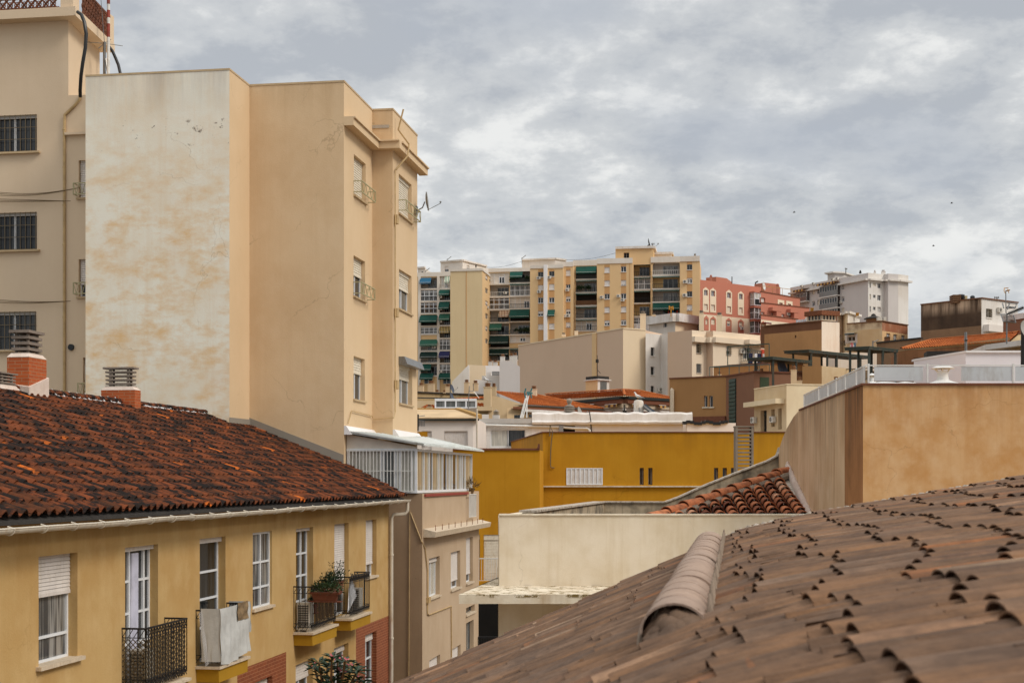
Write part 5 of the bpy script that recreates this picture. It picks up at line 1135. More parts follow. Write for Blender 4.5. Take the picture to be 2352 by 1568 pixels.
# ------------------------------------------------------------------ mustard building
def mustard():
    Z = 70; A = Vector((xat(1246.8, Z), Z)); E = Vector((xat(1900, Z), Z)); zt = zat(993.2, Z); L = Vector((xat(1138, 101), 101))
    b = Bld('mustard_building', 'long mustard yellow building with one white louvred shutter and narrow slot windows', 'building', [L, A, E, E + Vector((0, 12)), L + Vector((2, 6))], 0, zt, ['mustard_wall']); f = b.f[1]; o = b.o
    r = f.rect('a22', 505, 1160, 827, 1315); f.hole(r, .06, 0); fr = MB(); a0, a1, z0, z1 = r; w_ = (a1 - a0) / 8
    for i in range(9): c = a0 + w_ * i; fr.box(f, c - .03, c + .03, -.04, .03, z0, z1)
    fr.box(f, a0, a1, -.039, .028, z0, z0 + .06); fr.box(f, a0, a1, -.039, .028, z1 - .05, z1); so = fr.build('louvred_shutter', 'white_pvc', o); sl_ = MB()
    for i in range(8): slats(sl_, f, a0 + w_ * i + .03, a0 + w_ * (i + 1) - .03, z0 + .06, z1 - .05, .0, .055, .012)
    sl_.build('louvre', 'shutter_white', so)
    for x0, x1 in ((1173, 1211), (1252, 1291), (1856, 1895), (1935, 1975), (2012, 2050)):
        win(f, b, 'a22', x0, 1158, x1, 1315, dep=.2, n=1, mul=[.75], frame='cowl_grey', pane='glass_dark', sill=None, name='slot_window')
    b.done()
    mb = MB(); mb.box(f, -.15, f.L, .002, .14, zat(1118, Z), zat(1115.2, Z)); mb.build('string_course', 'cream_ledge', o)
    mb = MB(); mb.box(f, 0, f.L, -.2, .05, zt + .002, zt + .05); g = b.f[0]; mb.box(g, 0, g.L + .05, -.2, .05, zt + .001, zt + .048); mb.build('coping', 'trim_brown', o)
    mb = MB(); mb.tube([f.at('a22', 345, 870, .1), f.at('a22', 350, 820, .12) + Vector((0, 0, .3)), f.at('a22', 372, 830, .12), f.at('a22', 362, 910, .06), f.at('a22', 355, 1000, .06), f.at('a22', 352, 1130, .06), f.at('a22', 358, 1155, .06), f.at('a22', 390, 1158, .06)], .028, 6); mb.build('conduit', 'bars_brown', o)
    # lower block at left
    Z2 = 67; A2 = Vector((xat(1040, Z2), Z2)); E2 = Vector((xat(1239.5, Z2), Z2)); z2 = zat(1033.5, Z2)
    c = Bld('mustard_annex', 'lower mustard block with red coping, roller shutters and white balcony railing', 'building', [A2, E2, E2 + Vector((.25, 2.9)), A2 + Vector((0, 2.9))], 0, z2, ['mustard_wall']); g = c.f[0]
    win(g, c, 'a13', 2092, 205, 2290, 760, shut=1, n=1, boxh=.25, dep=.1, near=True, slatp=.07, smat='shutter_cream', sill=None, name='shuttered_door'); win(g, c, 'a13', 1960, 205, 2056, 760, shut=1, n=1, boxh=.25, dep=.1, near=True, slatp=.07, smat='shutter_cream', sill=None, name='shuttered_door')
    c.done(); mb = MB(); mb.box(g, 0, g.L, -.3, .06, z2 + .002, z2 + .09); mb.build('coping', 'trim_brown', c.o)
    s0, s1 = g.so(1090), g.so(1175); zf = zat(1336, Z2 - 1.2); mb = MB(); mb.box(g, s0, s1, .003, 1.1, zf - .2, zf); q = mb.build('balcony', 'mustard_wall', c.o); mb = MB(); rail(mb, g, s0, s1, zf, zat(1282, Z2 - 1.1), 1.05, .11, .02, True, .05); mb.build('railing', 'white_metal', q)
    mb = MB(); mb.slab([g.p(g.so(1234), .1, z2 + .09), g.p(g.so(1240), .1, z2 + .09), g.p(g.so(1240), .1, z2 + .3), g.p(g.so(1236), .1, z2 + .3)], (0, .5, 0)); mb.build('coping_step', 'trim_brown', c.o)
    # lattice column
    Z3 = 58; x0, x1 = xat(1689.6, Z3), xat(1731, Z3); o = thing('lattice_shaft', (x0, Z3, 4), 'brown concrete lattice shaft like a ladder in front of the mustard wall', 'vent shaft'); zt3 = zat(980.5, Z3); zb3 = zat(1120, Z3); w_ = .09; mb = MB(); h = Fr((x0, Z3), (x1, Z3)); h.n = Vector((0, -1)); Lw = h.L
    mb.box(h, 0, w_, -.5, 0, 4, zt3); mb.box(h, Lw - w_, Lw, -.5, 0, 4, zt3); mb.box(h, -.02, Lw + .02, -.52, .02, zt3, zt3 + .05)
    n = 16; st = (zt3 - zb3) / n
    for i in range(n): z = zb3 + st * i; mb.box(h, w_ + .004, Lw - w_ - .004, -.12, -.01, z + .02, z + st * .55); mb.box(h, w_ + .004, Lw - w_ - .004, -.5, -.4, z + .02, z + st * .5)
    mb.box(h, w_, Lw - w_, -.49, -.011, 4, zb3); mb.build('frame', 'grey_concrete', o)
mustard()
# ------------------------------------------------------------------ white houses behind the mustard wall
def whites():
    Z = 80; A = Vector((xat(935, Z), Z)); B = Vector((xat(1096.5, Z), Z)); ze = zat(961, Z)
    b = Bld('white_house', 'white rendered house with rounded corner, brown flat-tiled roof slope and closed roller shutters', 'house', [A, B - Vector((.25, 0)), B + Vector((-.06, .12)), B + Vector((.0, .4)), B + Vector((.4, 9)), A + Vector((0, 9))], 0, ze, ['white_warm']); f = b.f[0]; o = b.o
    win(f, b, 'b5', 527, 1397, 885, 1720, shut=.96, n=1, near=True, slatp=.06, sill=None, dep=.12); win(f, b, 'b5', 180, 1397, 332, 1720, shut=.96, n=1, near=True, slatp=.06, sill=None, dep=.12)
    b.done(); mb = MB(); mb.box(f, f.so(941), f.so(982), -.02, .03, zat(1020, Z), zat(991, Z)); mb.build('yellow_panel', 'mustard_wall', o)
    mb = MB(); mb.box(f, -.1, f.L + .35, .0, .2, ze - .12, ze - .02); mb.build('eave_gutter', 'louver_dark', o)
    mb = MB(); z2 = zat(942.3, Z + 5); mb.slab([(A.x, Z - .2, ze), (B.x + .1, Z - .2, ze), (xat(1050, Z + 5), Z + 5, z2), (A.x, Z + 5, z2)], (0, 0, .06)); mb.build('roof', 'terrace_tiles', o)
    mb = MB(); mb.slab([(xat(1046, Z + 5), Z + 5, z2 - .1), (xat(1095, Z), Z - .1, ze - .02), (xat(1095, Z), Z - .1, ze + .22), (xat(1046, Z + 5), Z + 5, z2 + .16)], (.3, 0, 0)); mb.box(Fr((A.x, Z + 5.02), (xat(1050, Z + 5), Z + 5.02)), 0, xat(1050, Z + 5) - A.x, -.3, 0, z2 - .1, z2 + .14); mb.build('parapet', 'ochre_edge', o)
    mb = MB(); mb.prism([(xat(1047, 86), 86), (xat(1097, 86), 86), (xat(1097, 86), 86.3), (xat(1047, 86), 86.3)], zat(962, 86), [zat(938, 86), zat(936, 86), zat(936, 86), zat(938, 86)]); mb.build('back_wall', 'grey_concrete', o)
    mb = MB(); x0, x1 = xat(998.5, 87), xat(1095, 87); g = Fr((x0, 87), (x1, 87)); g.n = Vector((0, -1)); zb, zt = zat(937.5, 87), zat(917, 87)
    for a in (0, .235, .49, .73, .965): mb.box(g, g.L * a, g.L * a + .09, -.1, 0, zb, zt)
    mb.box(g, 0, g.L, -.1, .01, zt - .1, zt + .05); mb.box(g, 0, g.L, -.1, .01, zb - .05, zb + .08); w_ = mb.build('clerestory_window', 'white_pvc', o); mb = MB(); mb.box(g, 0, g.L, -.07, -.05, zb, zt); mb.build('pane', 'glass_grey', w_)
    mb = MB(); mb.tube([(xat(1095.5, 79.6), 79.6, zat(u, 79.6)) for u in (938, 958, 971, 1040)], .05, 8); mb.build('downpipe', 'pvc_pipe', o)
    # second white house
    Z = 88; A = Vector((xat(1097.5, Z), Z)); M = Vector((xat(1222.5, Z), Z)); E = Vector((xat(1590, Z), Z)); zt = zat(962, Z); zt2 = zat(950, Z - .6)
    b = Bld('white_building', 'long low white building with grey capped parapet running behind the mustard wall', 'building', [A, E, E + Vector((0, 10)), A + Vector((0, 10))], 0, zt, ['white_wash', 'brick_white', 'brick'], em={}); f = b.f[0]; o = b.o
    r0 = (0, f.so(1103), 0, zat(972, Z)); f.zones += [(r0, 2), ((f.so(1103), f.so(1222), 0, zat(969, Z)), 1)]
    win(f, b, 'b5', 1240, 1372, 1775, 1640, n=2, dep=.1, pane='glass_dark', near=True, sill=None); mb = MB(); a0, a1, z0, z1 = f.rect('b5', 1250, 1385, 1490, 1640); mb.box(f, a0, a1, -.12, -.115, z0, z1); mb.build('frosted_pane', 'glass_pale', o)
    f.hole(f.rect('a22', 470, 772, 580, 835), .4, 0); b.done()
    mb = MB(); a0, a1, z0, z1 = f.rect('a22', 470, 772, 580, 835); mb.box(f, a0, a1, -.39, -.38, z0, z1); mb.build('dark_opening', 'dark_interior', o)
    mb = MB(); a0, a1, z0, z1 = f.rect('a22', 430, 770, 470, 833); mb.box(f, a0, a1, 0, .25, z0, z1); mb.build('utility_box', 'alu_grey', o)
    mb = MB(); mb.box(f, f.so(1098), f.so(1222), -.1, .12, zat(972, Z), zat(961, Z)); mb.build('fascia', 'shutter_grey', o)
    fc = MB(); g = Fr((xat(1222, Z), Z), (E.x, Z)); g.n = Vector((0, -1)); Lg = g.L; k = 30; prof = [(0.0, -.35), (.32, -.33), (.36, -.20), (.16, -.1), (.1, .30), (-.05, .42), (-.6, .44), (-.6, -.35)]
    for i in range(k):
        pts = []
        for j in (i, i + 1):
            a = Lg * j / k; wv = .03 * math.sin(j * 1.7) + .02 * math.sin(j * 4.1); pts.append([g.p(a, d, zt + .0 + z + wv * (1 if z > 0 else .3)) for d, z in prof])
        for q in range(len(prof)): q2 = (q + 1) % len(prof); fc.face([pts[0][q], pts[1][q], pts[1][q2], pts[0][q2]])
    fc.face([g.p(0, d, zt + z) for d, z in prof]); fc.face([g.p(Lg, d, zt + z) for d, z in prof]); fc.build('parapet_cap', 'white_dirty', o)
    mb = MB(); mb.tube([f.at('b5', 1020, 1298, .15), f.at('b5', 1100, 1305, .15), f.at('b5', 2290, 1335, .15), f.at('a22', 560, 795, .15), f.at('a22', 690, 797, .15), f.at('a22', 712, 815, .15), f.at('a22', 714, 850, .15)], .075, 8); mb.build('drain_pipe', 'white_metal', o)
    mb = MB(); mb.tube([g.p(g.so(1352.5), .5, zt + .48), g.p(g.so(1356), .42, zt - .1), g.p(g.so(1357.5), .05, zt - .4), g.p(g.so(1359), .04, zat(1000, Z))], .035, 6); mb.build('black_cable', 'cable_black', o)
    Z = 84; A = Vector((xat(1578, Z), Z)); E = Vector((xat(1690, Z), Z)); zt3 = zat(971, Z); b = Bld('small_white_wall', 'small white wall with torn black roofing felt on top beside the lattice shaft', 'wall', [A, E, E + Vector((0, 2)), A + Vector((0, 2))], 0, zt3, ['white_warm']); b.done()
    mb = MB(); fr = b.f[0]
    for i in range(12): a0 = -.25 + (fr.so(1672) + .25) * i / 12; a1 = -.25 + (fr.so(1672) + .25) * (i + 1) / 12; mb.hexa([fr.p(a, d, z) for z in (0, 1) for a, d in ((a0, 0), (a1, 0), (a1, .1), (a0, .1))] if False else [fr.p(a, d, zt3 + z + .06 * math.sin(i * 1.3)) for z in (-.08, .1) for a, d in ((a0, -.4), (a1, -.4), (a1, .12), (a0, .12))])
    mb.build('felt', 'rubber_black', b.o)
whites()
def gull(p, s=1, lab='', az=0):
    o = thing('seagull', p, lab, 'seagull'); p = Vector(p); R_ = lambda x, y, z: p + Vector((x * math.cos(az) - y * math.sin(az), x * math.sin(az) + y * math.cos(az), z)) * s
    mb = MB(); mb.tube([R_(-.30, 0, .12), R_(-.2, 0, .15), R_(-.08, 0, .19), R_(.05, 0, .24), R_(.12, 0, .32), R_(.14, 0, .40), R_(.19, 0, .44), R_(.23, 0, .43)], [.01, .05, .085, .09, .055, .042, .05, .02], 10); mb.build('body', 'gull_white', o, smooth=True)
    mb = MB()
    for sd in (-1, 1): mb.tube([R_(-.42, .02 * sd, .10), R_(-.2, .075 * sd, .17), R_(.02, .085 * sd, .24)], [.01, .035, .02], 6)
    mb.build('wing', 'gull_grey', o, smooth=True); mb = MB(); mb.tube([R_(.23, 0, .43), R_(.31, 0, .41)], [.015, .004], 5); mb.build('beak', 'cowl_yellow', o)
    for sd in (-1, 1): mb = MB(); mb.tube([R_(-.02, .04 * sd, .16), R_(0, .04 * sd, 0)], .01, 5); mb.build('leg', 'cowl_yellow', o)
def roofthings():
    Z = 88.6; c = (xat(1468.5, Z), Z + .5); r = 11.3 / F * Z; zb, zt = zat(955, Z), zat(917, Z)
    o = thing('solar_water_heater', (c[0], c[1], zb), 'white cylindrical water tank with tilted solar panel on the white roof', 'water heater'); mb = MB(); mb.lathe(c, [(r * .98, zb), (r, zb + .1), (r, zt - .18), (r * .9, zt - .06), (r * .5, zt), (.02, zt + .01)], 24); mb.build('tank', 'tank_white', o, smooth=True)
    mb = MB(); x0, x1 = xat(1479, Z), xat(1511, Z); mb.slab([(x0, Z, zt - .35), (x0, Z + 1.2, zt - .35), (x1, Z + 1.2, zb), (x1, Z, zb)], (.1, 0, .08)); mb.build('solar_panel', 'solar', o)
    mb = MB()
    for y in (Z - .02, Z + 1.18): mb.bar((x0, y, zt - .38), (x1, y, zb), .07); mb.bar((x0 - .25, y, zt - .55), (x0 - .25, y, zb), .05)
    mb.prism([(x0 - .3, Z), (x0 - .25, Z), (x0 - .25, Z + 1.2), (x0 - .3, Z + 1.2)], zb, zt - .5); mb.build('panel_frame', 'alu_grey', o)
    gull((xat(1466, Z), Z + .4, zt), 1.05, 'white seagull standing on the cylindrical water tank', math.pi * .9)
    Z = 88.5; c = (xat(1308.5, Z), Z + .5); o = thing('chimney', (c[0], c[1], zat(955, Z)), 'dark stacked chimney cowl with a ball finial on the white roof', 'chimney'); mb = MB(); z0, z1 = zat(950, Z), zat(931, Z); mb.prism(dsq(c, .62), z0 - .3, z0); mb.build('shaft', 'white_dirty', o)
    mb = MB(); k = 5
    for i in range(k): zz = z0 + (z1 - z0) * i / k; mb.lathe(c, [(.25, zz), (.27, zz + .03), (.40 - .02 * i, zz + .04), (.38 - .02 * i, zz + .085), (.25, zz + .09)], 14)
    mb.lathe(c, [(.3, z1), (.14, z1 + .06), (.10, z1 + .14), (.17, z1 + .24), (.17, z1 + .36), (.09, z1 + .45), (.02, z1 + .48)], 14); mb.build('cowl', 'cowl_grey', o, smooth=True)
    dish((xat(1331, 88.5), 88.9, zat(947, 88.5)), 'grey satellite dish edge-on beside the ball-topped chimney', .38, (.9, -.35, .25), 1, 'dish_grey')
roofthings()
# ------------------------------------------------------------------ houses with orange roofs
def house_g():
    zr = 7.55; EL, ER = at(1205, 928.5, 143), at(1386, 939, 152.5); RL, RR = at(1139.5, 901.5, 146), at(1234, 908.5, 151)
    o = thing('tiled_house', (EL.x, EL.y, 0), 'cream house with bright orange hipped roof and a big chimney stack at its left gable', 'house')
    mb = MB(); tiled_quad(mb, EL, ER, RR.lerp(ER, .02), RL, .32, 22, .07, .05); tiled_quad(mb, ER, ER + Vector((.3, 4, 0)), RR + Vector((.1, .1, 0)), RR, .5, 8); mb.build('roof', 'tiles_orange', o, smooth=True)
    mb = MB(); n = 16
    for a, b in ((RR, ER), (RL, RR)):
        for i in range(n): mb.cr = random.random(); barrel(mb, a.lerp(b, (i + 1.1) / n) + Vector((0, 0, .05)), a.lerp(b, i / n) + Vector((0, 0, .1)), Vector((0, 0, 1)), .16, .13, 5)
    mb.build('ridge_caps', 'tiles_orange', o)
    zb = 0; G0 = at(1128, 905.5, 142.5); G1 = EL + Vector((-.1, -.1, -.05)); mb = MB(); mb.slab([(G0.x, G0.y, 0), (G1.x, G1.y, 0), (G1.x, G1.y, G1.z), (G0.x, G0.y, G0.z)], (.3, 3, 0)); mb.build('gable_wall', 'cream_house', o)
    f = Fr((EL.x + .2, EL.y + .4), (ER.x, ER.y + .2)); f.out(); mb = MB(); z = EL.z; mb.slab([f.p(0, 0, 0), f.p(f.L, 0, 0), f.p(f.L, 0, ER.z - .1), f.p(0, 0, EL.z - .1)], tuple(-f.n * .3) + (0,)); mb.build('wall', 'olive_parapet', o)
    f2 = Fr((EL.x, EL.y), (ER.x, ER.y)); f2.out(); mb = MB(); mb.slab([f2.p(-1.6, .15, EL.z - .14), f2.p(f2.L, .15, ER.z - .14), f2.p(f2.L, .15, ER.z - .02), f2.p(-.2, .15, EL.z - .02)], tuple(-f2.n * .4) + (0,)); mb.build('gutter', 'metal_grey', o)
    mb = MB(); q0 = at(1178.5, 938.5, 140); q1 = at(1404.5, 949.5, 149); mb.slab([q0, q1, q1 + Vector((0, 0, .22)), q0 + Vector((.0, 0, .22))], (0, .8, 0)); mb.build('lower_eave', 'trim_brown', o); mb = MB(); mb.slab([q0 + Vector((1.2, -.02, -.28)), q1 + Vector((0, -.02, -.26)), q1 + Vector((0, -.02, -.02)), q0 + Vector((1.2, -.02, -.02))], (0, .8, 0)); mb.build('eave_board', 'white_dirty', o)
    mb = MB(); 
    for (x0, y0, x1, y1) in ((1600, 1147, 1698, 1200), (1825, 1143, 1880, 1185)):
        a = at(*UV('b5', x0, y1), 139.9); c = at(*UV('b5', x1, y0), 139.9); mb.slab([(a.x, a.y, a.z), (c.x, a.y, a.z), (c.x, a.y, c.z), (a.x, a.y, c.z)], (0, .2, 0))
    mb.build('window', 'glass_dark', o)
    mb = MB(); l0, l1 = at(1165, 945, 140.2), at(1260, 945, 144); mb.slab([(l0.x, l0.y, 0), (l1.x, l1.y, 0), (l1.x, l1.y, zat(944, 144)), (l0.x, l0.y, zat(936, 140.2))], (0, .3, 0)); mb.build('front_wall', 'cream_house', o)
    chimney('b5', 1138, 1250, 655, 718, 1040, 139, o, 'cream_house', 'cowl_clay', n=5); chimney('b5', 1255, 1325, 660, 718, 850, 141, o, 'cream_house', 'cowl_clay', n=5)
    chimney('b5', 1862, 1950, 700, 752, 905, 150, o, 'cream_far', 'cowl_clay', n=4)
    p = at(*UV('b5', 1182, 655), 139.6); gull((p.x, p.y + .8, p.z), 1.5, 'grey and white seagull perched on the clay cowl of the big chimney stack', math.pi * .95)
    # stepped white wall and cowl below the gable
    mb = MB(); 
    for (x0, y0, x1, y1, m_, Zw) in ((1036, 1020, 1262, 1082, 'cream_ledge', 134),): a, c = at(*UV('b5', x0, y1), Zw), at(*UV('b5', x1, y0), Zw); mb.prism([(a.x, Zw), (c.x, Zw), (c.x, Zw + 2), (a.x, Zw + 2)], a.z, c.z)
    mb.build('ledge', 'cream_house', o)
    for (x0, y0, x1, m_, Zw, nm) in ((1036, 1082, 1205, 'olive_parapet', 135, 'recess_wall'), (1205, 1088, 1262, 'cream_house', 134.5, 'pier'), (1036, 1140, 1210, 'white_warm', 134.0, 'white_base')): mb = MB(); a, c = at(*UV('b5', x0, 1300), Zw), at(*UV('b5', x1, y0), Zw); mb.prism([(a.x, Zw), (c.x, Zw), (c.x, Zw + 1), (a.x, Zw + 1)], 0, c.z); mb.build(nm, m_, o)
    Zc = 133; cc = at(*UV('b5', 1325, 1205), Zc); o2 = thing('roof_vent', cc, 'ringed vent cowl with a pyramid cap in front of the cream gable', 'roof vent'); k = Zc / F; mb = MB(); mb.prism(dsq((cc.x, Zc), 15 * k), cc.z, cc.z + 8 * k); mb.build('base', 'white_dirty', o2); mb = MB()
    for i in range(4): z = cc.z + (8 + i * 2.2) * k; mb.lathe((cc.x, Zc), [(4 * k, z), (7 * k, z + .6 * k), (7 * k, z + 1.4 * k), (4 * k, z + 1.6 * k)], 12)
    mb.lathe((cc.x, Zc), [(7 * k, cc.z + 16.5 * k), (.02, cc.z + 21 * k)], 4); mb.build('cowl', 'cowl_grey', o2)
house_g()
def house_h():
    zc = 0; Zc = 150; C_ = at(*UV('b6', 1150, 1087), Zc); LL = at(*UV('b6', 190, 1142), 161); RRr = at(*UV('b6', 1960, 1142), 156); P1 = at(*UV('b6', 1130, 1003), 154.5); P0 = at(*UV('b6', -60, 1072), 168); P2 = at(*UV('b6', 1375, 1017), 156.5)
    LL2 = at(*UV('b6', -60, 1150), 165)
    o = thing('terracotta_house', (C_.x, C_.y, 0), 'terracotta house with orange hipped roof, moulded eaves and striped window awnings', 'house')
    mb = MB(); tiled_quad(mb, LL2, C_, P1, P0, .34, 14, .07, .05); tiled_quad(mb, C_, RRr, P2.lerp(RRr, .05), P1, .34, 14, .07, .05); mb.build('roof', 'tiles_orange', o, smooth=True)
    mb = MB(); n = 14
    for a, b in ((P1, C_), (P1, P0), (P1, P2), (P2, RRr)):
        for i in range(n): mb.cr = random.random(); barrel(mb, a.lerp(b, (i + 1.1) / n) + Vector((0, 0, .05)), a.lerp(b, i / n) + Vector((0, 0, .1)), Vector((0, 0, 1)), .17, .14, 5)
    mb.build('ridge_caps', 'tiles_orange', o)
    c2 = (C_.x, C_.y + .7); l2 = (LL2.x, LL2.y + .7); r2 = (RRr.x, RRr.y + .7); fl = Fr(l2, c2).out(); fr = Fr(c2, r2).out()
    b = Bld('', '', '', [l2, c2, r2, (r2[0], r2[1] + 8), (l2[0], l2[1] + 8)], 0, C_.z - .3, ['terracotta_wall'], parent=o); b.done()
    for (z0, z1, d, m_, nm) in ((-.3, -.02, .62, 'louver_dark', 'gutter'), (-.75, -.31, .5, 'trim_brown', 'eave_band'), (-1.2, -.76, .28, 'stone_sill', 'moulding'), (-1.5, -1.21, .14, 'white_dirty', 'moulding')):
        mb = MB()
        for ff in (fl, fr): mb.slab([ff.p(0, d, C_.z + z0), ff.p(ff.L, d, C_.z + z0), ff.p(ff.L, d, C_.z + z1), ff.p(0, d, C_.z + z1)], tuple(-ff.n * (d + .1)) + (0,))
        mb.build(nm, m_, o)
    def fw(ff, x0, x1): return ff.so(UV('b6', x0, 0)[0]), ff.so(UV('b6', x1, 0)[0])
    for ff, x0, x1, y0, y1, kind in ((fl, 970, 1120, 1258, 1400, 's'), (fl, 1125, 1149, 1225, 1400, 'd'), (fr, 1151, 1170, 1225, 1400, 'd'), (fr, 1172, 1240, 1258, 1400, 's'), (fr, 1600, 1680, 1275, 1400, 'd')):
        a0, a1 = fw(ff, x0, x1); Zm = ff.Y((a0 + a1) / 2); mb = MB(); mb.box(ff, min(a0, a1), max(a0, a1), .0, .06, zat(UV('b6', 0, y1)[1], Zm), zat(UV('b6', 0, y0)[1], Zm)); mb.build('shutter' if kind == 's' else 'window', 'shutter_white' if kind == 's' else 'dark_interior', o)
    for ff, x0, x1, y0, y1 in ((fl, 940, 1122, 1218, 1262), (fr, 1178, 1292, 1218, 1262), (fr, 1590, 1697, 1242, 1278), (fl, 715, 775, 1238, 1260)):
        a0, a1 = fw(ff, x0, x1); Zm = ff.Y((a0 + a1) / 2); awning(o, ff, (min(a0, a1), max(a0, a1), zat(UV('b6', 0, y1)[1], Zm), zat(UV('b6', 0, y0)[1], Zm)), .8, 'awn_stripe_gold', .3)
    mb = MB(); a0, a1 = fw(fl, 828, 838); mb.box(fl, a0, a1, 0, .12, 0, C_.z - 1.2); mb.build('downpipe', 'cowl_clay', o)
    # roof access box with grey door behind the ridge
    Z = 170; b = Bld('stair_head', 'small rooftop stair head with grey door before the long beige wall', 'stair head', [at(*UV('b6', 547, 850), Z + 2), at(*UV('b6', 733, 850), Z), at(*UV('b6', 910, 850), Z + 1.5), at(*UV('b6', 720, 850), Z + 5)], zat(UV('b6', 0, 1040)[1], Z), zat(UV('b6', 0, 842)[1], Z), ['white_far', 'apt_yellow'], em={0: 1}, group=None)
    b.done(); f1 = b.f[1]; mb = MB(); a0, a1, z0, z1 = f1.rect('b6', 773, 868, 866, 1030); mb.box(f1, a0, a1, 0, .06, z0, z1); mb.build('door', 'door_grey', b.o)
    mb = MB(); c = sum((Vector(p[:2]) for p in b.plan), Vector((0, 0))) / 4; mb.prism([c + (Vector(p[:2]) - c) * 1.18 for p in b.plan], b.zt, b.zt + .12); mb.build('roof_slab', 'white_dirty', b.o); mb = MB(); mb.prism([c + (Vector(p[:2]) - c) * .98 for p in b.plan], b.zt + .12, b.zt + .5); mb.build('roof_cap', 'roof_dark', b.o)
    q = at(*UV('b6', 731, 805), Z + 1); o3 = thing('antenna', q, 'tall thin mast antenna on the small rooftop stair head', 'antenna'); mb = MB(); t = at(*UV('b6', 725, 462), Z + 1); mb.tube([q, t], .045, 6); mb.tube([t - Vector((0, 0, .9)), t - Vector((0, 0, .5))], .2, 6); mb.tube([t - Vector((.35, .2, 4.3)), t - Vector((-.2, 0, 4.2))], .05, 5); mb.tube([q + Vector((.35, 0, .5)), q.lerp(t, .35)], .03, 5); mb.build('pole', 'roof_dark', o3)
house_h()
def mid_left():
    # olive parapet, tiled bits and chimneys left of the orange roofs
    Z = 150; mb = MB(); a, c = at(*UV('b5', 60, 805), Z), at(*UV('b5', 1137, 850), Z + 6); q = thing('olive_house', (a.x, a.y, 0), 'low olive coloured parapet house strung with a dark cable behind the white windows', 'house')
    mb.slab([(a.x, a.y, 0), (c.x, c.y, 0), (c.x, c.y, c.z), (a.x, a.y, a.z)], (0, 4, 0)); mb.build('wall', 'olive_parapet', q); mb = MB(); mb.slab([a, c, c + Vector((0, 0, .12)), a + Vector((0, 0, .12))], (0, -.25, 0)); mb.build('coping', 'roof_dark', q)
    mb = MB(); a, c = at(*UV('b5', 60, 885), Z - 1), at(*UV('b5', 1137, 905), Z + 4); mb.bar(a, c, .12); mb.build('cable_duct', 'cable_black', q)
    mb = MB(); e0, e1, r1, r0 = at(*UV('b5', 690, 905), 147), at(*UV('b5', 1140, 900), 147), at(*UV('b5', 1140, 865), 150), at(*UV('b5', 960, 890), 150); tiled_quad(mb, e0, e1, r1, r0, .4, 5); e0, e1, r1, r0 = at(*UV('b5', 1036, 1018), 142), at(*UV('b5', 1140, 1018), 142), at(*UV('b5', 1140, 968), 144), at(*UV('b5', 1036, 968), 144); tiled_quad(mb, e0, e1, r1, r0, .4, 7); mb.build('roof', 'tiles_orange', q, smooth=True)
    mb = MB(); e0, e1, r1, r0 = at(*UV('b5', 175, 1040), 138), at(*UV('b5', 378, 1040), 138), at(*UV('b5', 378, 998), 140), at(*UV('b5', 260, 998), 140); tiled_quad(mb, e0, e1, r1, r0, .4, 7); mb.build('roof', 'tiles_orange', q, smooth=True)
    mb = MB(); a, c = at(*UV('b5', 60, 1100), 145), at(*UV('b5', 1137, 930), 145); mb.prism([(a.x, 145), (c.x, 145), (c.x, 146), (a.x, 146)], 0, c.z); mb.build('lower_wall', 'cream_house', q)
    L = [('b5', 132, 208, 652, 697, 805, 158, 'cream'), ('b5', 277, 372, 622, 668, 810, 160, 'cream'), ('b5', 548, 618, 672, 712, 820, 158, 'cream'), ('b5', 835, 907, 605, 650, 830, 156, 'cream'), ('b5', 968, 1046, 617, 662, 778, 158, 'cream'), ('b5', 1390, 1457, 212, 252, 340, 200, 'white'), ('b5', 1532, 1585, 197, 243, 380, 200, 'white'), ('b5', 1586, 1648, 193, 235, 395, 198, 'white'), ('b5', 1207, 1263, 295, 330, 400, 205, 'white'), ('b5', 1280, 1342, 308, 340, 400, 207, 'white'), ('b5', 388, 447, 760, 796, 812, 152, 'low'), ('b5', 505, 545, 765, 797, 815, 152, 'low'), ('b5', 262, 338, 988, 1020, 1060, 136, 'low')]
    lab = ['square cream chimney with ringed cowl leftmost above the olive parapet', 'taller wide cream chimney in front of the green-awning windows', 'cream chimney next to the small dark dish above the olive parapet', 'tall slender cream chimney before the sloping white wall', 'shorter cream chimney just right of the tall slender one', 'chimney on the peak of the pointed white wall', 'left of two tall joined chimneys beside the beige wall', 'right of two tall joined chimneys beside the beige wall', 'small white chimney left of the yellow-topped one', 'ochre-topped small chimney behind the white roofs', 'low ringed cowl on the olive parapet, the left one', 'low ringed cowl on the olive parapet, the right one', 'ringed cowl on the small orange roof left of the long window']
    for i, (vw, x0, x1, yt, yc, yb, Zc, kd) in enumerate(L): chimney(vw, x0, x1, yt, yc, yb, Zc, None, 'chimney_far' if kd != 'white' else 'white_far', 'cowl_clay', label=lab[i], group='rooftop chimneys with ringed cowls')
    for i, (vw, x, y, Zd, R) in enumerate((('b5', 640, 745, 155, .9), ('b5', 638, 868, 146, .75))): dish(at(*UV(vw, x, y), Zd), ['dark satellite dish mounted high on the pole above the olive parapet', 'small dark satellite dish lower on the same pole, in front of the olive parapet'][i], R * .55, (.9, -.3, .3), 1, 'dish_dark')
    q = at(*UV('b5', 618, 900), 147); o = thing('antenna', q, 'thin dark pole carrying two small dishes left of the sloping white wall', 'antenna'); mb = MB(); mb.tube([q, at(*UV('b5', 618, 600), 150)], .06, 5); mb.build('pole', 'roof_dark', o)
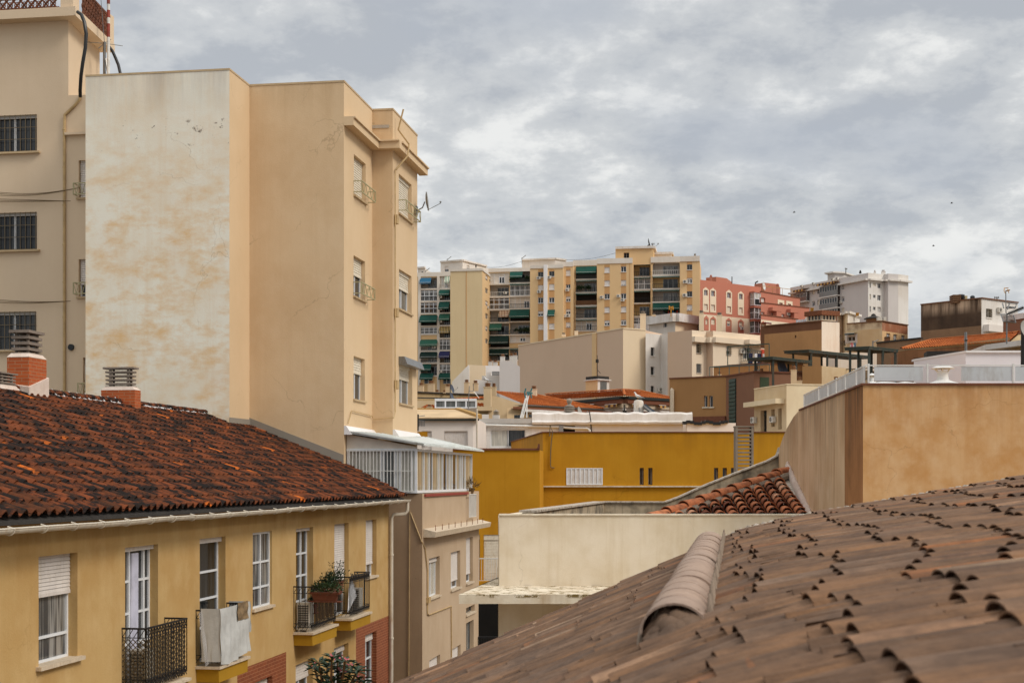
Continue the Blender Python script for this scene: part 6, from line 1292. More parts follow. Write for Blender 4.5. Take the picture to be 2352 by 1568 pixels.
    q = at(*UV('b5', 895, 1075), 84); o = thing('antenna', q, 'slim leaning mast with a crossbar on the brown roof slope of the white house', 'antenna'); mb = MB(); mb.tube([q, at(*UV('b5', 912, 705), 84)], .03, 6); mb.tube([at(*UV('b5', 905, 785), 84), at(*UV('b5', 980, 785), 84)], .02, 5); mb.tube([at(*UV('b5', 975, 785), 84), at(*UV('b5', 975, 670), 84)], .02, 5); mb.tube([at(*UV('b5', 975, 785), 84), at(*UV('b5', 1060, 890), 84)], .02, 5); mb.build('pole', 'metal_grey', o)
    q = at(*UV('b5', 122, 1395), 78); o = thing('antenna', q, 'grid antenna fixed at the left end of the white house eave', 'antenna'); mb = MB(); mb.tube([q, at(*UV('b5', 125, 1140), 78)], .05, 6); mb.build('pole', 'roof_dark', o); mb = MB()
    for i in range(7): mb.tube([at(*UV('b5', 122, 1232 + i * 13), 78), at(*UV('b5', 228, 1240 + i * 13), 78)], .012, 4)
    for x in (140, 180, 225): mb.tube([at(*UV('b5', x, 1235), 78), at(*UV('b5', x, 1325), 78)], .012, 4)
    mb.tube([at(*UV('b5', 120, 1170), 78), at(*UV('b5', 230, 1158), 78)], .02, 4); mb.build('reflector_grid', 'metal_grey', o)
    q = at(*UV('b5', 1720, 1195), 92); o = thing('antenna', q, 'green and white television antenna on a stayed tripod by the orange roof', 'antenna'); mb = MB()
    for (x0, y0, x1, y1) in ((1695, 1195, 1785, 850), (1735, 1195, 1830, 840), (1715, 1195, 1800, 845), (1795, 1190, 1800, 830)): mb.tube([at(*UV('b5', x0, y0), 92), at(*UV('b5', x1, y1), 92)], .035, 6)
    mb.build('tripod', 'white_metal', o); mb = MB()
    for (x0, y0, x1, y1) in ((1780, 740, 1762, 810), (1762, 810, 1778, 890), (1872, 740, 1855, 800), (1855, 820, 1868, 890), (1790, 820, 1885, 815), (1800, 790, 1835, 850), (1835, 790, 1805, 850)): mb.tube([at(*UV('b5', x0, y0), 92), at(*UV('b5', x1, y1), 92)], .05, 5)
    mb.build('aerial', 'teal_metal', o)
    # pale stepped buildings between the olive house and the long beige wall
    for (pts, Zw, m_, lab_) in (([(645, 830), (645, 640), (885, 395), (905, 380), (905, 830)], 172, 'white_far', 'pale weathered wall with sloping top behind the slender chimneys'), ([(892, 600), (892, 378), (1157, 392), (1157, 600)], 176, 'cream_far', 'blank cream wall rising behind the sloping weathered wall'), ([(1157, 620), (1157, 392), (1375, 395), (1375, 620)], 180, 'white_wash', 'small bright white rooftop wall with a blue-grey box'), ([(1000, 800), (1000, 605), (1175, 615), (1175, 495), (1245, 488), (1245, 545), (1375, 530), (1375, 800)], 168, 'white_warm', 'stepped whitish roof walls below the bright white one'), ([(1370, 790), (1378, 335), (1470, 318), (1525, 318), (1690, 405), (1690, 790)], 165, 'block_white', 'light grey gable wall with a pointed top left of the long beige wall')):
        w_ = [at(*UV('b5', x, y), Zw) for x, y in pts]; zb = min(p.z for p in w_); w_ = [Vector((p.x, p.y, p.z if p.z > zb + .5 else 3)) for p in w_]; mb = MB(); mb.slab(w_, (0, 3, 0)); mb.build('roof_wall', m_, None, (w_[0].x, Zw, 3), label=lab_, cat='wall')
    mb = MB(); a = at(*UV('b5', 1105, 603), 171); c = at(*UV('b5', 1165, 548), 171); mb.prism([(a.x, 171), (c.x, 171), (c.x, 172.5), (a.x, 172.5)], a.z, c.z); mb.build('water_box', 'shutter_grey', None, a, label='grey box standing on the stepped whitish roof', cat='tank')
    mb = MB(); p = Fr(at(*UV('b5', 1262, 535), 167)[:2], at(*UV('b5', 1372, 535), 167)[:2]).out(); z0, z1 = at(*UV('b5', 0, 535), 167).z, at(*UV('b5', 0, 485), 167).z; bird_grid(mb, p, 0, p.L, z0, z1, 0, 12, .05)
    for q in range(3): mb.bar(p.p(0, 0, z0 + (z1 - z0) * q / 2), p.p(p.L, 0, z0 + (z1 - z0) * q / 2), .07)
    mb.build('roof_railing', 'metal_grey', None, p.p(0, 0, z0), label='grey mesh railing on the stepped whitish roof walls', cat='railing')
mid_left()
# ------------------------------------------------------------------ brown house, cream house and pergolas at centre right
def B_tops(name, label, cat, zrel, pts, back, mats, em=None, zb=0, **k):
    p = top_pts(zrel, *pts); n = len(p); bk = [p[-1] + Vector(back), p[0] + Vector(back)]
    return Bld(name, label, cat, p + bk, zb, CZ + zrel, mats, em=em, **k)
def coping(b, n, mat='trim_brown', h=.12, out=.1, name='coping'):
    mb = MB()
    for i in range(n): f = b.f[i]; mb.box(f, -.02 if i else 0, f.L, -.3, out + i * .004, b.zt + .004, b.zt + h + i * .003)
    mb.build(name, mat, b.o)
def ratrect(f, vw, x0, x1, yt, yb):
    """window rect measured at its own centre; yt, yb pixel rows at that centre"""
    return f.rect(vw, x0, yt, x1, yb)
def mid_right():
    b = B_tops('brown_house', 'ochre and brown flat-roofed house with a tall dark louvred strip', 'house', 9.4, [('b7', 453, 830), ('b7', 1323, 792.5), ('b7', 1753, 726), ('b7', 2500, 745)], (4, 12), ['brown_ochre', 'brown_dark'], em={1: 1, 2: 1}); f, g, h = b.f[0], b.f[1], b.f[2]; o = b.o
    for x0, x1 in ((983, 1036), (1066, 1120)): win(f, b, 'b7', x0, 1085, x1, 1258, n=1, dep=.2, pane='glass_dark', sill='cream_ledge', so=.15)
    b.done(); coping(b, 3)
    r = g.rect('b7', 1376, 828, 1480, 1600); mb = MB(); r = (r[0], r[1], r[2], zat(UV('b7', 0, 832)[1], g.Y(r[0]))); mb.box(g, r[0], r[1], .004, .05, r[2], r[3]); s_ = mb.build('louvred_strip', 'louver_dark', o); mb = MB(); slats(mb, g, r[0] + .05, r[1] - .05, r[2], r[3], .08, .33, .05); mb.build('louvre', 'iron_green', s_)
    mb = MB(); a0, a1, z0, z1 = h.rect('b7', 1843, 800, 1978, 980); mb.box(h, a0, a1, .004, .06, z0, z1); mb.build('green_panel', 'green_panel', o)
    mb = MB(); mb.tube([f.at('b7', 515, 985, .15), f.at('b7', 508, 1000, .2), f.at('b7', 508, 1600, .2)], .2, 8); mb.build('vent_pipe', 'stone_sill', o)
    mb = MB(); s0, z = f.sz(*UV('b7', 800, 1410)); s1, _ = f.sz(*UV('b7', 1322, 1395)); mb.box(f, s0 - 1, s1, .01, .25, z - .55, z); mb.build('string_course', 'trim_brown', o)
    m = MB(); rail(m, f, f.so(UV('b7', 1027, 0)[0]), f.so(UV('b7', 1600, 0)[0]) if False else f.L + 4, b.zt + .1, b.zt + 1.0, -.6, .9, .05, False, .07); m.build('roof_railing', 'teal_metal', o)
    for i, (x0, x1, yt, yc, yb) in enumerate(((1197, 1258, 706, 755, 790), (1535, 1600, 722, 750, 770))): chimney('b7', x0, x1, yt, yc, yb, 134, None, 'chimney_far', 'cowl_clay', label=['low ringed cowl behind the teal railing of the brown house, the left one', 'low ringed cowl behind the teal railing, the right one'][i], n=3, group='rooftop chimneys with ringed cowls')
    chimney('b7', 1757, 1828, 612, 690, 722, 126.5, None, 'block_white', 'cowl_grey', label='round grey chimney with stacked rings on the near corner of the brown house', n=5)
    chimney('b7', 1838, 1908, 665, 712, 735, 127.5, None, 'chimney_far', 'cowl_clay', label='clay ringed cowl just right of the round grey chimney', n=3, group='rooftop chimneys with ringed cowls')
    dish(at(*UV('b7', 2172, 690), 127), 'blue-grey satellite dish on the edge of the brown house roof', .95, (.75, -.55, .25), 1, 'dish_dark')
    # brown terrace band behind
    q = B_tops('terrace_house', 'brown terrace wall with green railings behind the louvred brown house', 'house', 11.2, [('b7', 1132, 650), ('b7', 1960, 598), ('b7', 2500, 610)], (4, 10), ['brown_ochre']); q.done(); coping(q, 2); m = MB(); rail(m, q.f[0], q.f[0].so(UV('b7', 1322, 0)[0]), q.f[0].L, q.zt + .1, q.zt + 2.0, -.3, 1.6, .08, False, .1); m.build('roof_railing', 'iron_green', q.o)
    # cream house with slanted lintel
    c = B_tops('cream_house', 'cream house with a sloping ledge, two window air conditioners and a white right side', 'house', 6.6, [('b7', 1755, 990), ('b7', 2252, 918), ('a32', 620, 402)], (3, 9), ['cream_house', 'cream_light'], em={1: 1}); f = c.f[0]
    win(f, c, 'b7', 1852, 1310, 1947, 1640, n=1, dep=.3, frame='iron_black', sill=None, shut=.25, smat='louver_dark', name='door'); win(f, c, 'b7', 2016, 1292, 2070, 1560, n=1, dep=.5, frame='white_pvc', sill=None); win(f, c, 'b7', 2122, 1280, 2178, 1600, n=1, dep=.4, frame='iron_black', sill=None)
    c.done(); coping(c, 2, 'cream_light', .08, .04)
    a0, z0 = f.sz(*UV('b7', 1722, 1215)); a1, z1 = f.sz(*UV('b7', 2222, 1148)); mb = MB(); mb.hexa([f.p(a0, .01, z0 - .25), f.p(a1, .01, z1 - .25), f.p(a1, .7, z1 - .25), f.p(a0, .7, z0 - .25), f.p(a0, .01, z0 + .1), f.p(a1, .01, z1 + .1), f.p(a1, .7, z1 + .1), f.p(a0, .7, z0 + .1)]); mb.build('ledge', 'cream_light', c.o)
    ac(c.o, f, 'b7', 1778, 1458, hpx=86); ac(c.o, f, 'b7', 2070, 1447, hpx=90)
    # ochre boxes behind the white railing and below the pergolas
    d = B_tops('ochre_box', 'yellow-brown rooftop room under the green steel pergolas', 'building', 10.0, [('a32', 316, 226), ('a32', 494, 222), ('a32', 1000, 272)], (3, 8), ['brown_ochre', 'cream_house'], em={1: 1}); d.done()
    d2 = B_tops('ochre_wall', 'low ochre rooftop wall with railing behind the white cream house side', 'wall', 8.9, [('a32', 225, 378), ('a32', 1000, 345)], (0, 2), ['cream_house']); d2.done(); m = MB(); rail(m, d2.f[0], .2, d2.f[0].L, d2.zt, d2.zt + 1.0, .1, 1.0, .05, False, .07); m.build('roof_railing', 'iron_black', d2.o)
    for i, (x0, x1, yt, yc, yb) in enumerate(((215, 268, 220, 258, 400), (262, 318, 325, 358, 400), (606, 655, 320, 356, 380))): chimney('a32', x0, x1, yt, yc, yb, 114, None, 'chimney_far', 'cowl_clay', label=['cream chimney with ringed clay cowl right of the blue-grey dish', 'short ringed clay chimney below the pergola, just above the cream house', 'low ringed cowl beside the top of the white terrace railing'][i], n=4, group='rooftop chimneys with ringed cowls')
    # white and cream walls behind pergola
    e = B_tops('pale_wall', 'pale cream wall standing behind the farthest green pergola', 'wall', 14.5, [('b3', 965, 1345), ('b3', 1900, 1350)], (0, 6), ['pink_white'], zb=5); e.done()
mid_right()
def pergola(Z0, Z1, Z2, p0, p1, p2, vw, posts, lab, zf, hpx):
    _, v_ = UV(vw, *p1); h_ = (HV - v_) * Z1; Z0 = h_ / (HV - UV(vw, *p0)[1]); Z2 = h_ / (HV - UV(vw, *p2)[1])
    """p0 far-left, p1 near corner, p2 far-right of the slab's top edge"""
    o = thing('pergola', at(*UV(vw, *p1), Z1), lab, 'pergola'); a, b, c = at(*UV(vw, *p0), Z0), at(*UV(vw, *p1), Z1), at(*UV(vw, *p2), Z2); zt = b.z; a.z = c.z = zt; d = a + c - b; th = hpx / V[vw][2] / F * Z1
    k = Vector((d.x - b.x, d.y - b.y, 0)); mb = MB(); mb.prism([a[:2], b[:2], c[:2], d[:2]], zt - th, zt); mb.build('roof_slab', 'pergola', o)
    mb = MB(); cc = (a + b + c + d) / 4
    mb.prism([(cc + (Vector((p.x, p.y, cc.z)) - cc) * 1.02)[:2] for p in (a, b, c, d)], zt + .005, zt + .07); mb.build('roof_edge', 'iron_green', o)
    for (s, t) in posts:
        p = b + (a - b) * s + (c - b) * t; mb = MB(); w_ = .18; mb.prism([(p.x - w_ / 2, p.y - w_ / 2), (p.x + w_ / 2, p.y - w_ / 2), (p.x + w_ / 2, p.y + w_ / 2), (p.x - w_ / 2, p.y + w_ / 2)], zf, zt - th - .003); mb.build('post', 'pergola', o)
pergola(132, 124, 130, (885, 1437), (1272, 1416), (1875, 1480), 'b2', [(.85, .1), (.1, .07), (.05, .62), (.05, .96), (.9, .55), (.8, .9)], 'green steel pergola lowest and leftmost of three, over the brown house corner', CZ + 6.5, 32)
pergola(144, 136, 146, (140, 1327), (525, 1308), (1490, 1408), 'b3', [(.85, .08), (.05, .05), (.06, .30), (.06, .45), (.05, .83), (.05, .97), (.85, .33), (.85, .52), (.85, .75)], 'longest green steel pergola with nine posts, middle one of three', CZ + 7, 34)
pergola(160, 118, 158, (1070, 1276), (1450, 1258), (1893, 1308), 'b3', [(.85, .06), (.05, .03), (.05, .5), (.06, .95), (.8, .3), (.8, .75)], 'smaller green steel pergola highest and rightmost of three', CZ + 6.5, 36)
# ------------------------------------------------------------------ right hand skyline
def skyline_right():
    b = B_tops('ochre_block', 'ochre block with brown top band, pale right side and glazed rooftop room', 'apartment block', 18.8, [('b3', -163, 945), ('b3', 718, 868), ('b3', 992, 884)], (2.8, 14), ['ochre_block', 'pink_white', 'ochre_band'], em={1: 1}); f, g = b.f[0], b.f[1]
    zb_ = zat(UV('b3', 0, 990)[1], g.Y(0)); f.zones.append(((0, f.L + 1, zb_, b.zt + 1), 2)); win(f, b, 'b3', 302, 1078, 328, 1122, n=1, dep=.3, sill=None); b.done(); coping(b, 1, 'ochre_band', .15, .12)
    mb = MB(); mb.box(f, -.55, 0, -6, .0, b.zt - 2.6, b.zt + .1); mb.build('corner_fin', 'ochre_band', b.o)
    # glazed rooftop room
    zr0, zr1 = b.zt + .16, zat(UV('b3', 0, 765)[1], g.Y(0)); s0 = f.so(UV('b3', 483, 0)[0]); e = MB(); L0, L1 = f.L - .3, g.L - .4
    for a in [s0 + (L0 - s0) * i / 4 for i in range(5)]: e.box(f, a - .1, a + .1, -.5, -.3, zr0, zr1)
    for a in [.35 + (L1 - .35) * i / 4 for i in range(5)]: e.box(g, a - .1, a + .1, -.5, -.3, zr0, zr1)
    e.box(f, s0, L0, -.5, -.28, zr0, zr0 + .15); e.box(g, .3, L1, -.5, -.28, zr0, zr0 + .15); eo = e.build('glazed_room', 'stone_sill', b.o)
    m = MB(); m.box(f, s0, L0, -.45, -.4, zr0, zr1); m.build('pane', 'glass_dark', eo); m = MB(); m.box(g, .3, L1, -.45, -.4, zr0, zr1); m.build('pane', 'glass_dark', eo)
    m = MB(); m.prism([f.p(s0 - .3, 0, 0)[:2], f.p(f.L + .1, .2, 0)[:2], g.p(g.L, .1, 0)[:2], g.p(g.L, -6, 0)[:2], f.p(s0, -7, 0)[:2]], zr1, zr1 + .55); m.build('roof', 'rust', eo)
    m = MB(); m.prism([f.p(f.so(UV('b3', 325, 0)[0]), -2, 0)[:2], f.p(s0 - .32, -1, 0)[:2], f.p(s0 - .32, -6, 0)[:2], f.p(f.so(UV('b3', 325, 0)[0]), -7, 0)[:2]], zr0 - .1, zr1 + .1); m.build('roof_room', 'white_far', b.o)
    for i in range(4): m = drape2(f.p(f.so(UV('b3', 300 + i * 40, 0)[0]), -.3, zr1 - .3), f.p(f.so(UV('b3', 338 + i * 40, 0)[0]), -.3, zr1 - .3), 1.3); m.build('laundry', 'cloth_white', None, f.p(f.so(UV('b3', 300 + i * 40, 0)[0]), -.3, zr1 - 1.5), label='white laundry hung beside the glazed rooftop room', cat='laundry', group='white laundry on the ochre block roof')
    chimney('b3', 545, 604, 655, 722, 755, 176, None, 'white_far', 'cowl_yellow', label='yellow stacked chimney cowl behind the glazed rooftop room', n=5, round_=False); chimney('b3', 1245, 1300, 732, 785, 800, 196, None, 'white_far', 'cowl_yellow', label='small yellow chimney cowl right of the glazed rooftop room', n=4, round_=False)
    # peeling building
    p = B_tops('peeling_building', 'cream building with peeling paint, rust band and pointed rooftop lantern', 'building', 20.2, [('b3', 1105, 908), ('b3', 1648, 869), ('b3', 2040, 929)], (2.5, 10), ['peeling', 'peach', 'rust_band', 'peel_top'], em={1: 1}); f, g = p.f[0], p.f[1]
    zr = zat(UV('b3', 0, 1010)[1], g.Y(0)); g.zones.append(((-1, g.L + 1, zr, p.zt + 1), 2)); f.zones.append(((-1, f.L + 1, zat(UV('b3', 0, 975)[1], f.Y(f.L)), p.zt + 1), 3))
    for x0, x1, y0, y1 in ((1713, 1772, 1048, 1108), (1820, 1878, 1063, 1160), (1944, 2002, 1078, 1165)): win(g, p, 'b3', x0, y0, x1, y1, n=2, dep=.15, pane='glass_curtain', tr=(.5,), sill=None)
    r = f.rect('b3', 1112, 1095, 1232, 1168); win(f, p, r=r, n=2, dep=.2, pane='glass_dark', sill=None, surround=(.3, 'white_far')); p.done(); coping(p, 2, 'ochre_band', .12, .12)
    a0, a1, z0, z1 = f.rect('b3', 1108, 1042, 1258, 1078); awning(p.o, f, (a0, a1, z0, z1), .8, 'awn_dark', .2)
    Zc = 192; c = at(*UV('b3', 1585, 880), Zc); k = Zc / F / 6.692 * 100 / 100; q = thing('roof_lantern', c, 'dark hexagonal rooftop lantern with pointed slate cap', 'lantern'); W_ = 120 / 6.692 / F * Zc; zz0, zz1, zz2 = c.z - 1, zat(UV('b3', 0, 800)[1], Zc), zat(UV('b3', 0, 722)[1], Zc); cx_ = (c.x, Zc + 2.5); m = MB(); m.lathe(cx_, [(W_ * .98, zz0), (W_ * .98, zz1)], 6); m.build('drum', 'wood_brown', q); m = MB()
    m.lathe(cx_, [(W_ * 1.28, zz1), (W_ * 1.25, zz1 + .15), (W_ * .35, zz2 - .25), (W_ * .25, zz2), (.02, zz2 + .1)], 6); m.build('cap', 'roof_dark', q)
    for x0, x1 in ((1574, 1646), (1668, 1708)): m = MB(); a_, b_ = at(*UV('b3', x0, 850), Zc + .3), at(*UV('b3', x1, 798), Zc + .3); m.prism([(a_.x, Zc + .2), (b_.x, Zc + .2), (b_.x, Zc + .8), (a_.x, Zc + .8)], a_.z, b_.z); m.build('panel', 'shutter_grey', q)
    # recessed white part between
    w_ = B_tops('recessed_house', 'narrow white house with clothesline between the ochre block and the peeling building', 'house', 22.6, [('b3', 962, 770), ('b3', 1040, 785), ('b3', 1118, 742), ('b3', 1303, 800)], (1.8, 8), ['pink_white', 'peeling', 'white_far'], em={1: 1, 2: 2}); f = w_.f[0]; g = w_.f[2]
    win(w_.f[0], w_, 'b3', 990, 1072, 1018, 1175, n=1, dep=.2, sill=None); win(w_.f[1], w_, 'b3', 1040, 1160, 1083, 1245, n=1, dep=.3, frame='iron_black', sill=None); w_.done(); coping(w_, 3, 'white_far', .3, .3)
    for i, (x, m_) in enumerate(((1180, 'petal'), (1228, 'laundry_blue'), (1165, 'cloth_white'), (1205, 'cloth_white'))):
        y = 1195 if i < 2 else 1225; a_, b_ = at(*UV('b3', x - 16, y), 182), at(*UV('b3', x + 16, y), 182); m = drape2(a_, b_, .6); m.build('laundry', m_, None, a_, label=['pink cloth on the line below the dark awning', 'blue cloth on the line below the dark awning', 'white cloth low on the line, left one', 'white cloth low on the line, right one'][i], cat='laundry')
    m = MB(); m.tube([at(*UV('b3', 1085, 1190), 182), at(*UV('b3', 1165, 1196), 182), at(*UV('b3', 1250, 1185), 182)], .03, 4); m.build('clothes_line', 'cable', None, at(*UV('b3', 1085, 1190), 182), label='clothes line strung below the dark awning of the peeling building', cat='clothes line')
    # white apartment block
    wb = B_tops('white_apartment_block', 'large pale grey-white apartment block on the right skyline with enclosed balconies', 'apartment block', 43.5, [('b3', 235, 347), ('b3', 1432, 118), ('b3', 1672, 143), ('b3', 1740, 131), ('b3', 1893, 140), ('b3', 2050, 160)], (3.8, 16), ['block_white', 'white_far'], em={1: 1, 3: 0, 4: 1}, zb=20); f, g, h = wb.f[0], wb.f[1], wb.f[3]
    for (x0, x1, y0, y1, sh) in ((570, 612, 372, 455, .95), (650, 696, 355, 440, .3), (572, 616, 555, 630, .3), (650, 698, 535, 615, .95), (1022, 1066, 292, 375, .75), (1024, 1066, 486, 560, .3), (1022, 1066, 658, 735, 1), (300, 350, 440, 490, .8)):
        win(f, wb, 'b3', x0, y0, x1, y1, shut=sh, n=2, dep=.2, smat='shutter_cream' if sh > .9 else 'shutter_grey', sill=None)
    for (x0, x1, y0, y1, sh) in ((1453, 1475, 262, 350, .2), (1506, 1548, 270, 322, 1), (1576, 1626, 280, 356, 0), (1453, 1475, 447, 530, .9), (1506, 1546, 458, 505, 0), (1574, 1626, 462, 545, 0), (1453, 1475, 633, 720, 0), (1506, 1546, 643, 692, 0), (1574, 1626, 645, 722, .95)):
        win(g, wb, 'b3', x0, y0, x1, y1, shut=sh, n=2, dep=.2, smat='shutter_cream' if y0 < 600 else 'shutter_grey', sill=None)
    # enclosed balconies
    for (x0, x1, ys) in ((373, 530, ((415, 560),)), (733, 1000, ((300, 480), (490, 665), (665, 800)))):
        for (y0, y1) in ys:
            r = f.rect('b3', x0, y0, x1, y1); f.hole(r, .9, 0); a0, a1, z0, z1 = r; zm = z0 + (z1 - z0) * .42; m = MB(); m.box(f, a0 - .1, a1 + .1, -.9, 1.0, z0 - .25, z0); bo = m.build('balcony', 'white_far', wb.o); m = MB(); n_ = 7
            for i in range(n_ + 1): a = a0 + (a1 - a0) * i / n_; m.box(f, a - .08, a + .08, .75, .85, z0, z1 - .25)
            m.box(f, a0, a1, .74, .86, z1 - .4, z1 - .25); m.box(f, a0, a1, .74, .86, zm - .1, zm + .05); m.build('glazing_frame', 'shutter_grey', bo); m = MB(); m.box(f, a0, a1, .78, .8, zm, z1 - .3); m.build('pane', 'glass_dark', bo); m = MB(); m.box(f, a0 - .05, a1 + .05, .87, .95, z0, zm); m.build('parapet_panel', 'metal_grey', bo)
    wb.done()
    m = MB(); zc = zat(UV('b3', 0, 208)[1], g.Y(0))
    for i in range(6 - 1): ff = wb.f[i]; m.box(ff, -.02 if i else 0, ff.L + (.5 if i == 4 else 0), .004, .7 + i * .004, zc - .35, zc + i * .003)
    m.build('cornice', 'white_far', wb.o)
    for x0, x1, y0, y1 in ((725, 836, 288, 325), (848, 998, 268, 300), (360, 526, 365, 415)): a0, a1, z0, z1 = f.rect('b3', x0, y0, x1, y1); awning(wb.o, f, (a0, a1, z0, z1), 1.6, 'awn_stripe_gold', .5)
    for x, y, hp in ((420, 325, 34), (598, 285, 34), (898, 222, 38), (968, 210, 42), (1020, 570, 36)): ac(wb.o, f, 'b3', x, y, hpx=hp)
    m = B_tops('', '', '', 50.5, [('b3', 808, 141), ('b3', 914, 124), ('b3', 1062, 132)], (4, 6), ['block_white'], parent=wb.o, wname='stair_head'); m.zb = CZ + 40; [setattr(ff, 'zb', CZ + 38) for ff in m.f]; m.done(); 
    q = MB(); c = sum((Vector(p[:2]) for p in m.plan), Vector((0, 0))) / len(m.plan); q.prism([c + (Vector(p[:2]) - c) * 1.25 for p in m.plan], m.zt, m.zt + .35); q.build('stair_head_roof', 'white_far', wb.o)
    for (x0, x1, yt, yc, yb) in ((1522, 1555, 75, 105, 135), (1642, 1704, 70, 100, 140)): chimney('b3', x0, x1, yt, yc, yb, 306, wb.o, 'white_far', 'block_white', n=2)
    chimney('b3', 1298, 1332, 78, 105, 128, 312, wb.o, 'roof_dark', 'roof_dark', n=2)
    q = at(*UV('b3', 1088, 135), 318); o = thing('antenna', q, 'small antenna above the stair head of the white apartment block', 'antenna'); m = MB(); m.tube([q, at(*UV('b3', 1090, 45), 318)], .12, 5); m.tube([at(*UV('b3', 1075, 52), 318), at(*UV('b3', 1112, 60), 318)], .15, 4); m.build('pole', 'metal_grey', o)
    # dark stained block
    d = B_tops('dark_stained_block', 'dark brown stained block with white right face on the far right skyline', 'building', 21.6, [('b4', 767, 616), ('b4', 1698, 515), ('b4', 2256, 585)], (4.5, 14), ['dark_block', 'white_far', 'dark_block_low', 'brown_dark'], em={1: 1}); f, g = d.f[0], d.f[1]
    f.zones.append(((-1, f.L + 1, 0, zat(UV('b4', 0, 965)[1], f.Y(f.L * .6))), 2)); win(g, d, 'b4', 1770, 672, 1856, 808, n=2, dep=.15, sill='white_far', bars=(6, 'bars_brown', .06), frame='white_metal'); win(g, d, 'b4', 1776, 1005, 1852, 1085, n=1, shut=1, dep=.1, sill=None); win(g, d, 'b4', 1898, 1005, 1986, 1078, n=2, shut=.5, dep=.2, sill=None); d.done(); coping(d, 2, 'ochre_band', .14, .15)
    ac(d.o, g, 'b4', 1960, 690, hpx=72); m = MB(); a0, z0 = g.sz(*UV('b4', 1725, 942)); a1, _ = g.sz(*UV('b4', 2030, 910)); m.box(g, a0, a1, .0, .8, z0 - .6, z0 + .2); m.build('ledge', 'white_warm', d.o)
    e = B_tops('brown_wing', 'brown wall with white cap right of the dark stained block', 'wall', 14.2, [('b4', 2030, 870), ('b4', 2352, 820), ('b4', 2600, 835)], (4, 8), ['brown_dark']); e.done(); coping(e, 2, 'white_dirty', .5, .1)
    zz = d.zt + .1
    for i, (x0, x1, y0, y1, m_, nm, lab, ct) in enumerate(((1262, 1385, 500, 540, 'wood_brown', 'crate', 'old wooden crate on the dark block roof at its left', 'crate'), (1440, 1522, 460, 522, 'barrel', 'tub', 'pale tub between black bags on the dark block roof', 'tub'))):
        a_, b_ = at(*UV('b4', x0, y1), 172.5), at(*UV('b4', x1, y0), 172.5); m = MB()
        if nm == 'tub': m.lathe(((a_.x + b_.x) / 2, 173.5), [((b_.x - a_.x) * .42, a_.z - .5), ((b_.x - a_.x) * .5, b_.z - .1), ((b_.x - a_.x) * .53, b_.z), ((b_.x - a_.x) * .4, b_.z + .02)], 14)
        else:
            for j in range(4): m.prism([(a_.x, 172.5), (b_.x, 172.5), (b_.x, 174), (a_.x, 174)], a_.z - .3 + j * .26, a_.z - .3 + j * .26 + .2)
        m.build(nm, m_, None, (a_.x, 173, a_.z), label=lab, cat=ct, smooth=(nm == 'tub'))
    for i, (x, y, rx, ry) in enumerate(((1382, 462, 62, 16), (1415, 500, 45, 26), (1560, 492, 38, 28))):
        c = at(*UV('b4', x, y), 173.5); R = rx / 6.692 / F * 173.5; Rz = ry / 6.692 / F * 173.5; m = MB(); rnd_ = [random.uniform(.85, 1.1) for _ in range(7)]; m.lathe((c.x, 173.5), [(R * .8 * rnd_[0], c.z - Rz - .2), (R * rnd_[1], c.z - Rz * .4), (R * .95 * rnd_[2], c.z + Rz * .3), (R * .6 * rnd_[3], c.z + Rz * .8), (R * .15, c.z + Rz)], 9); m.build('rubbish_bag', 'plastic_bag', None, c, smooth=True, label=['flat black tarpaulin bundle on top of the dark block roof pile', 'black bag slumped between crate and tub on the dark block roof', 'round black bag right of the pale tub on the dark block roof'][i], cat='bag')
    # low olive wall and the orange tiled house
    g = B_tops('low_dark_wall', 'low dark mottled wall with small chimney in front of the peach windows', 'wall', 12.4, [('b4', 88, 1206), ('b4', 768, 1133)], (2, 6), ['dark_block_low']); g.done(); coping(g, 1, 'roof_dark', .14, .1)
    chimney('b4', 218, 300, 1100, 1112, 1200, 158, None, 'ochre_band', 'roof_dark', label='small dark square chimney on the low dark mottled wall', n=1, round_=False); chimney('b3', 1585, 1650, 1212, 1240, 1290, 150, None, 'ochre_edge', 'cowl_clay', label='ringed cowl at the right of the highest pergola', n=3)
    Z = 118; EL, ER = at(*UV('b4', 470, 1292), 122), at(*UV('b4', 2120, 1172), 110); RL, RR = at(*UV('b4', 925, 1158), 128), at(*UV('b4', 2262, 1044), 116); o = thing('tile_roof_house', (EL.x, EL.y, 0), 'brown streaked house with long bright orange tiled roof at right', 'house')
    m = MB(); tiled_quad(m, EL, ER, RR, RL, .32, 14, .07, .05); m.build('roof', 'tiles_orange', o, smooth=True); m = MB(); m.slab([RL, RR, RR + Vector((2, 8, -2.5)), RL + Vector((2, 8, -2.5))], (0, 0, -.1)); m.build('roof_back', 'tiles_orange', o)
    m = MB()
    for a, b in ((RL, RR), (RL, EL)):
        n = 26 if b is RR else 9
        for i in range(n): m.cr = random.random(); barrel(m, a.lerp(b, i / n) + Vector((0, 0, .05)), a.lerp(b, (i + 1.1) / n) + Vector((0, 0, .08)), Vector((0, 0, 1)), .16, .13, 5)
    m.build('ridge_caps', 'tiles_orange', o)
    W0 = at(*UV('b4', 415, 1305), 122.4); W1 = ER + Vector((.2, .4, 0)); bb = Bld('', '', '', [(W0.x, W0.y), (W1.x, W1.y), (W1.x + 1, W1.y + 6), (W0.x + 1, W0.y + 6)], 0, EL.z - .15, ['brown_streak'], parent=o, roof=False); f = bb.f[0]
    for x0, x1, y0, y1 in ((655, 760, 1422, 1560), (892, 996, 1405, 1560), (1152, 1262, 1382, 1500)): win(f, bb, 'b4', x0, y0, x1, y1, n=1, dep=.5, frame='louver_dark', sill=None)
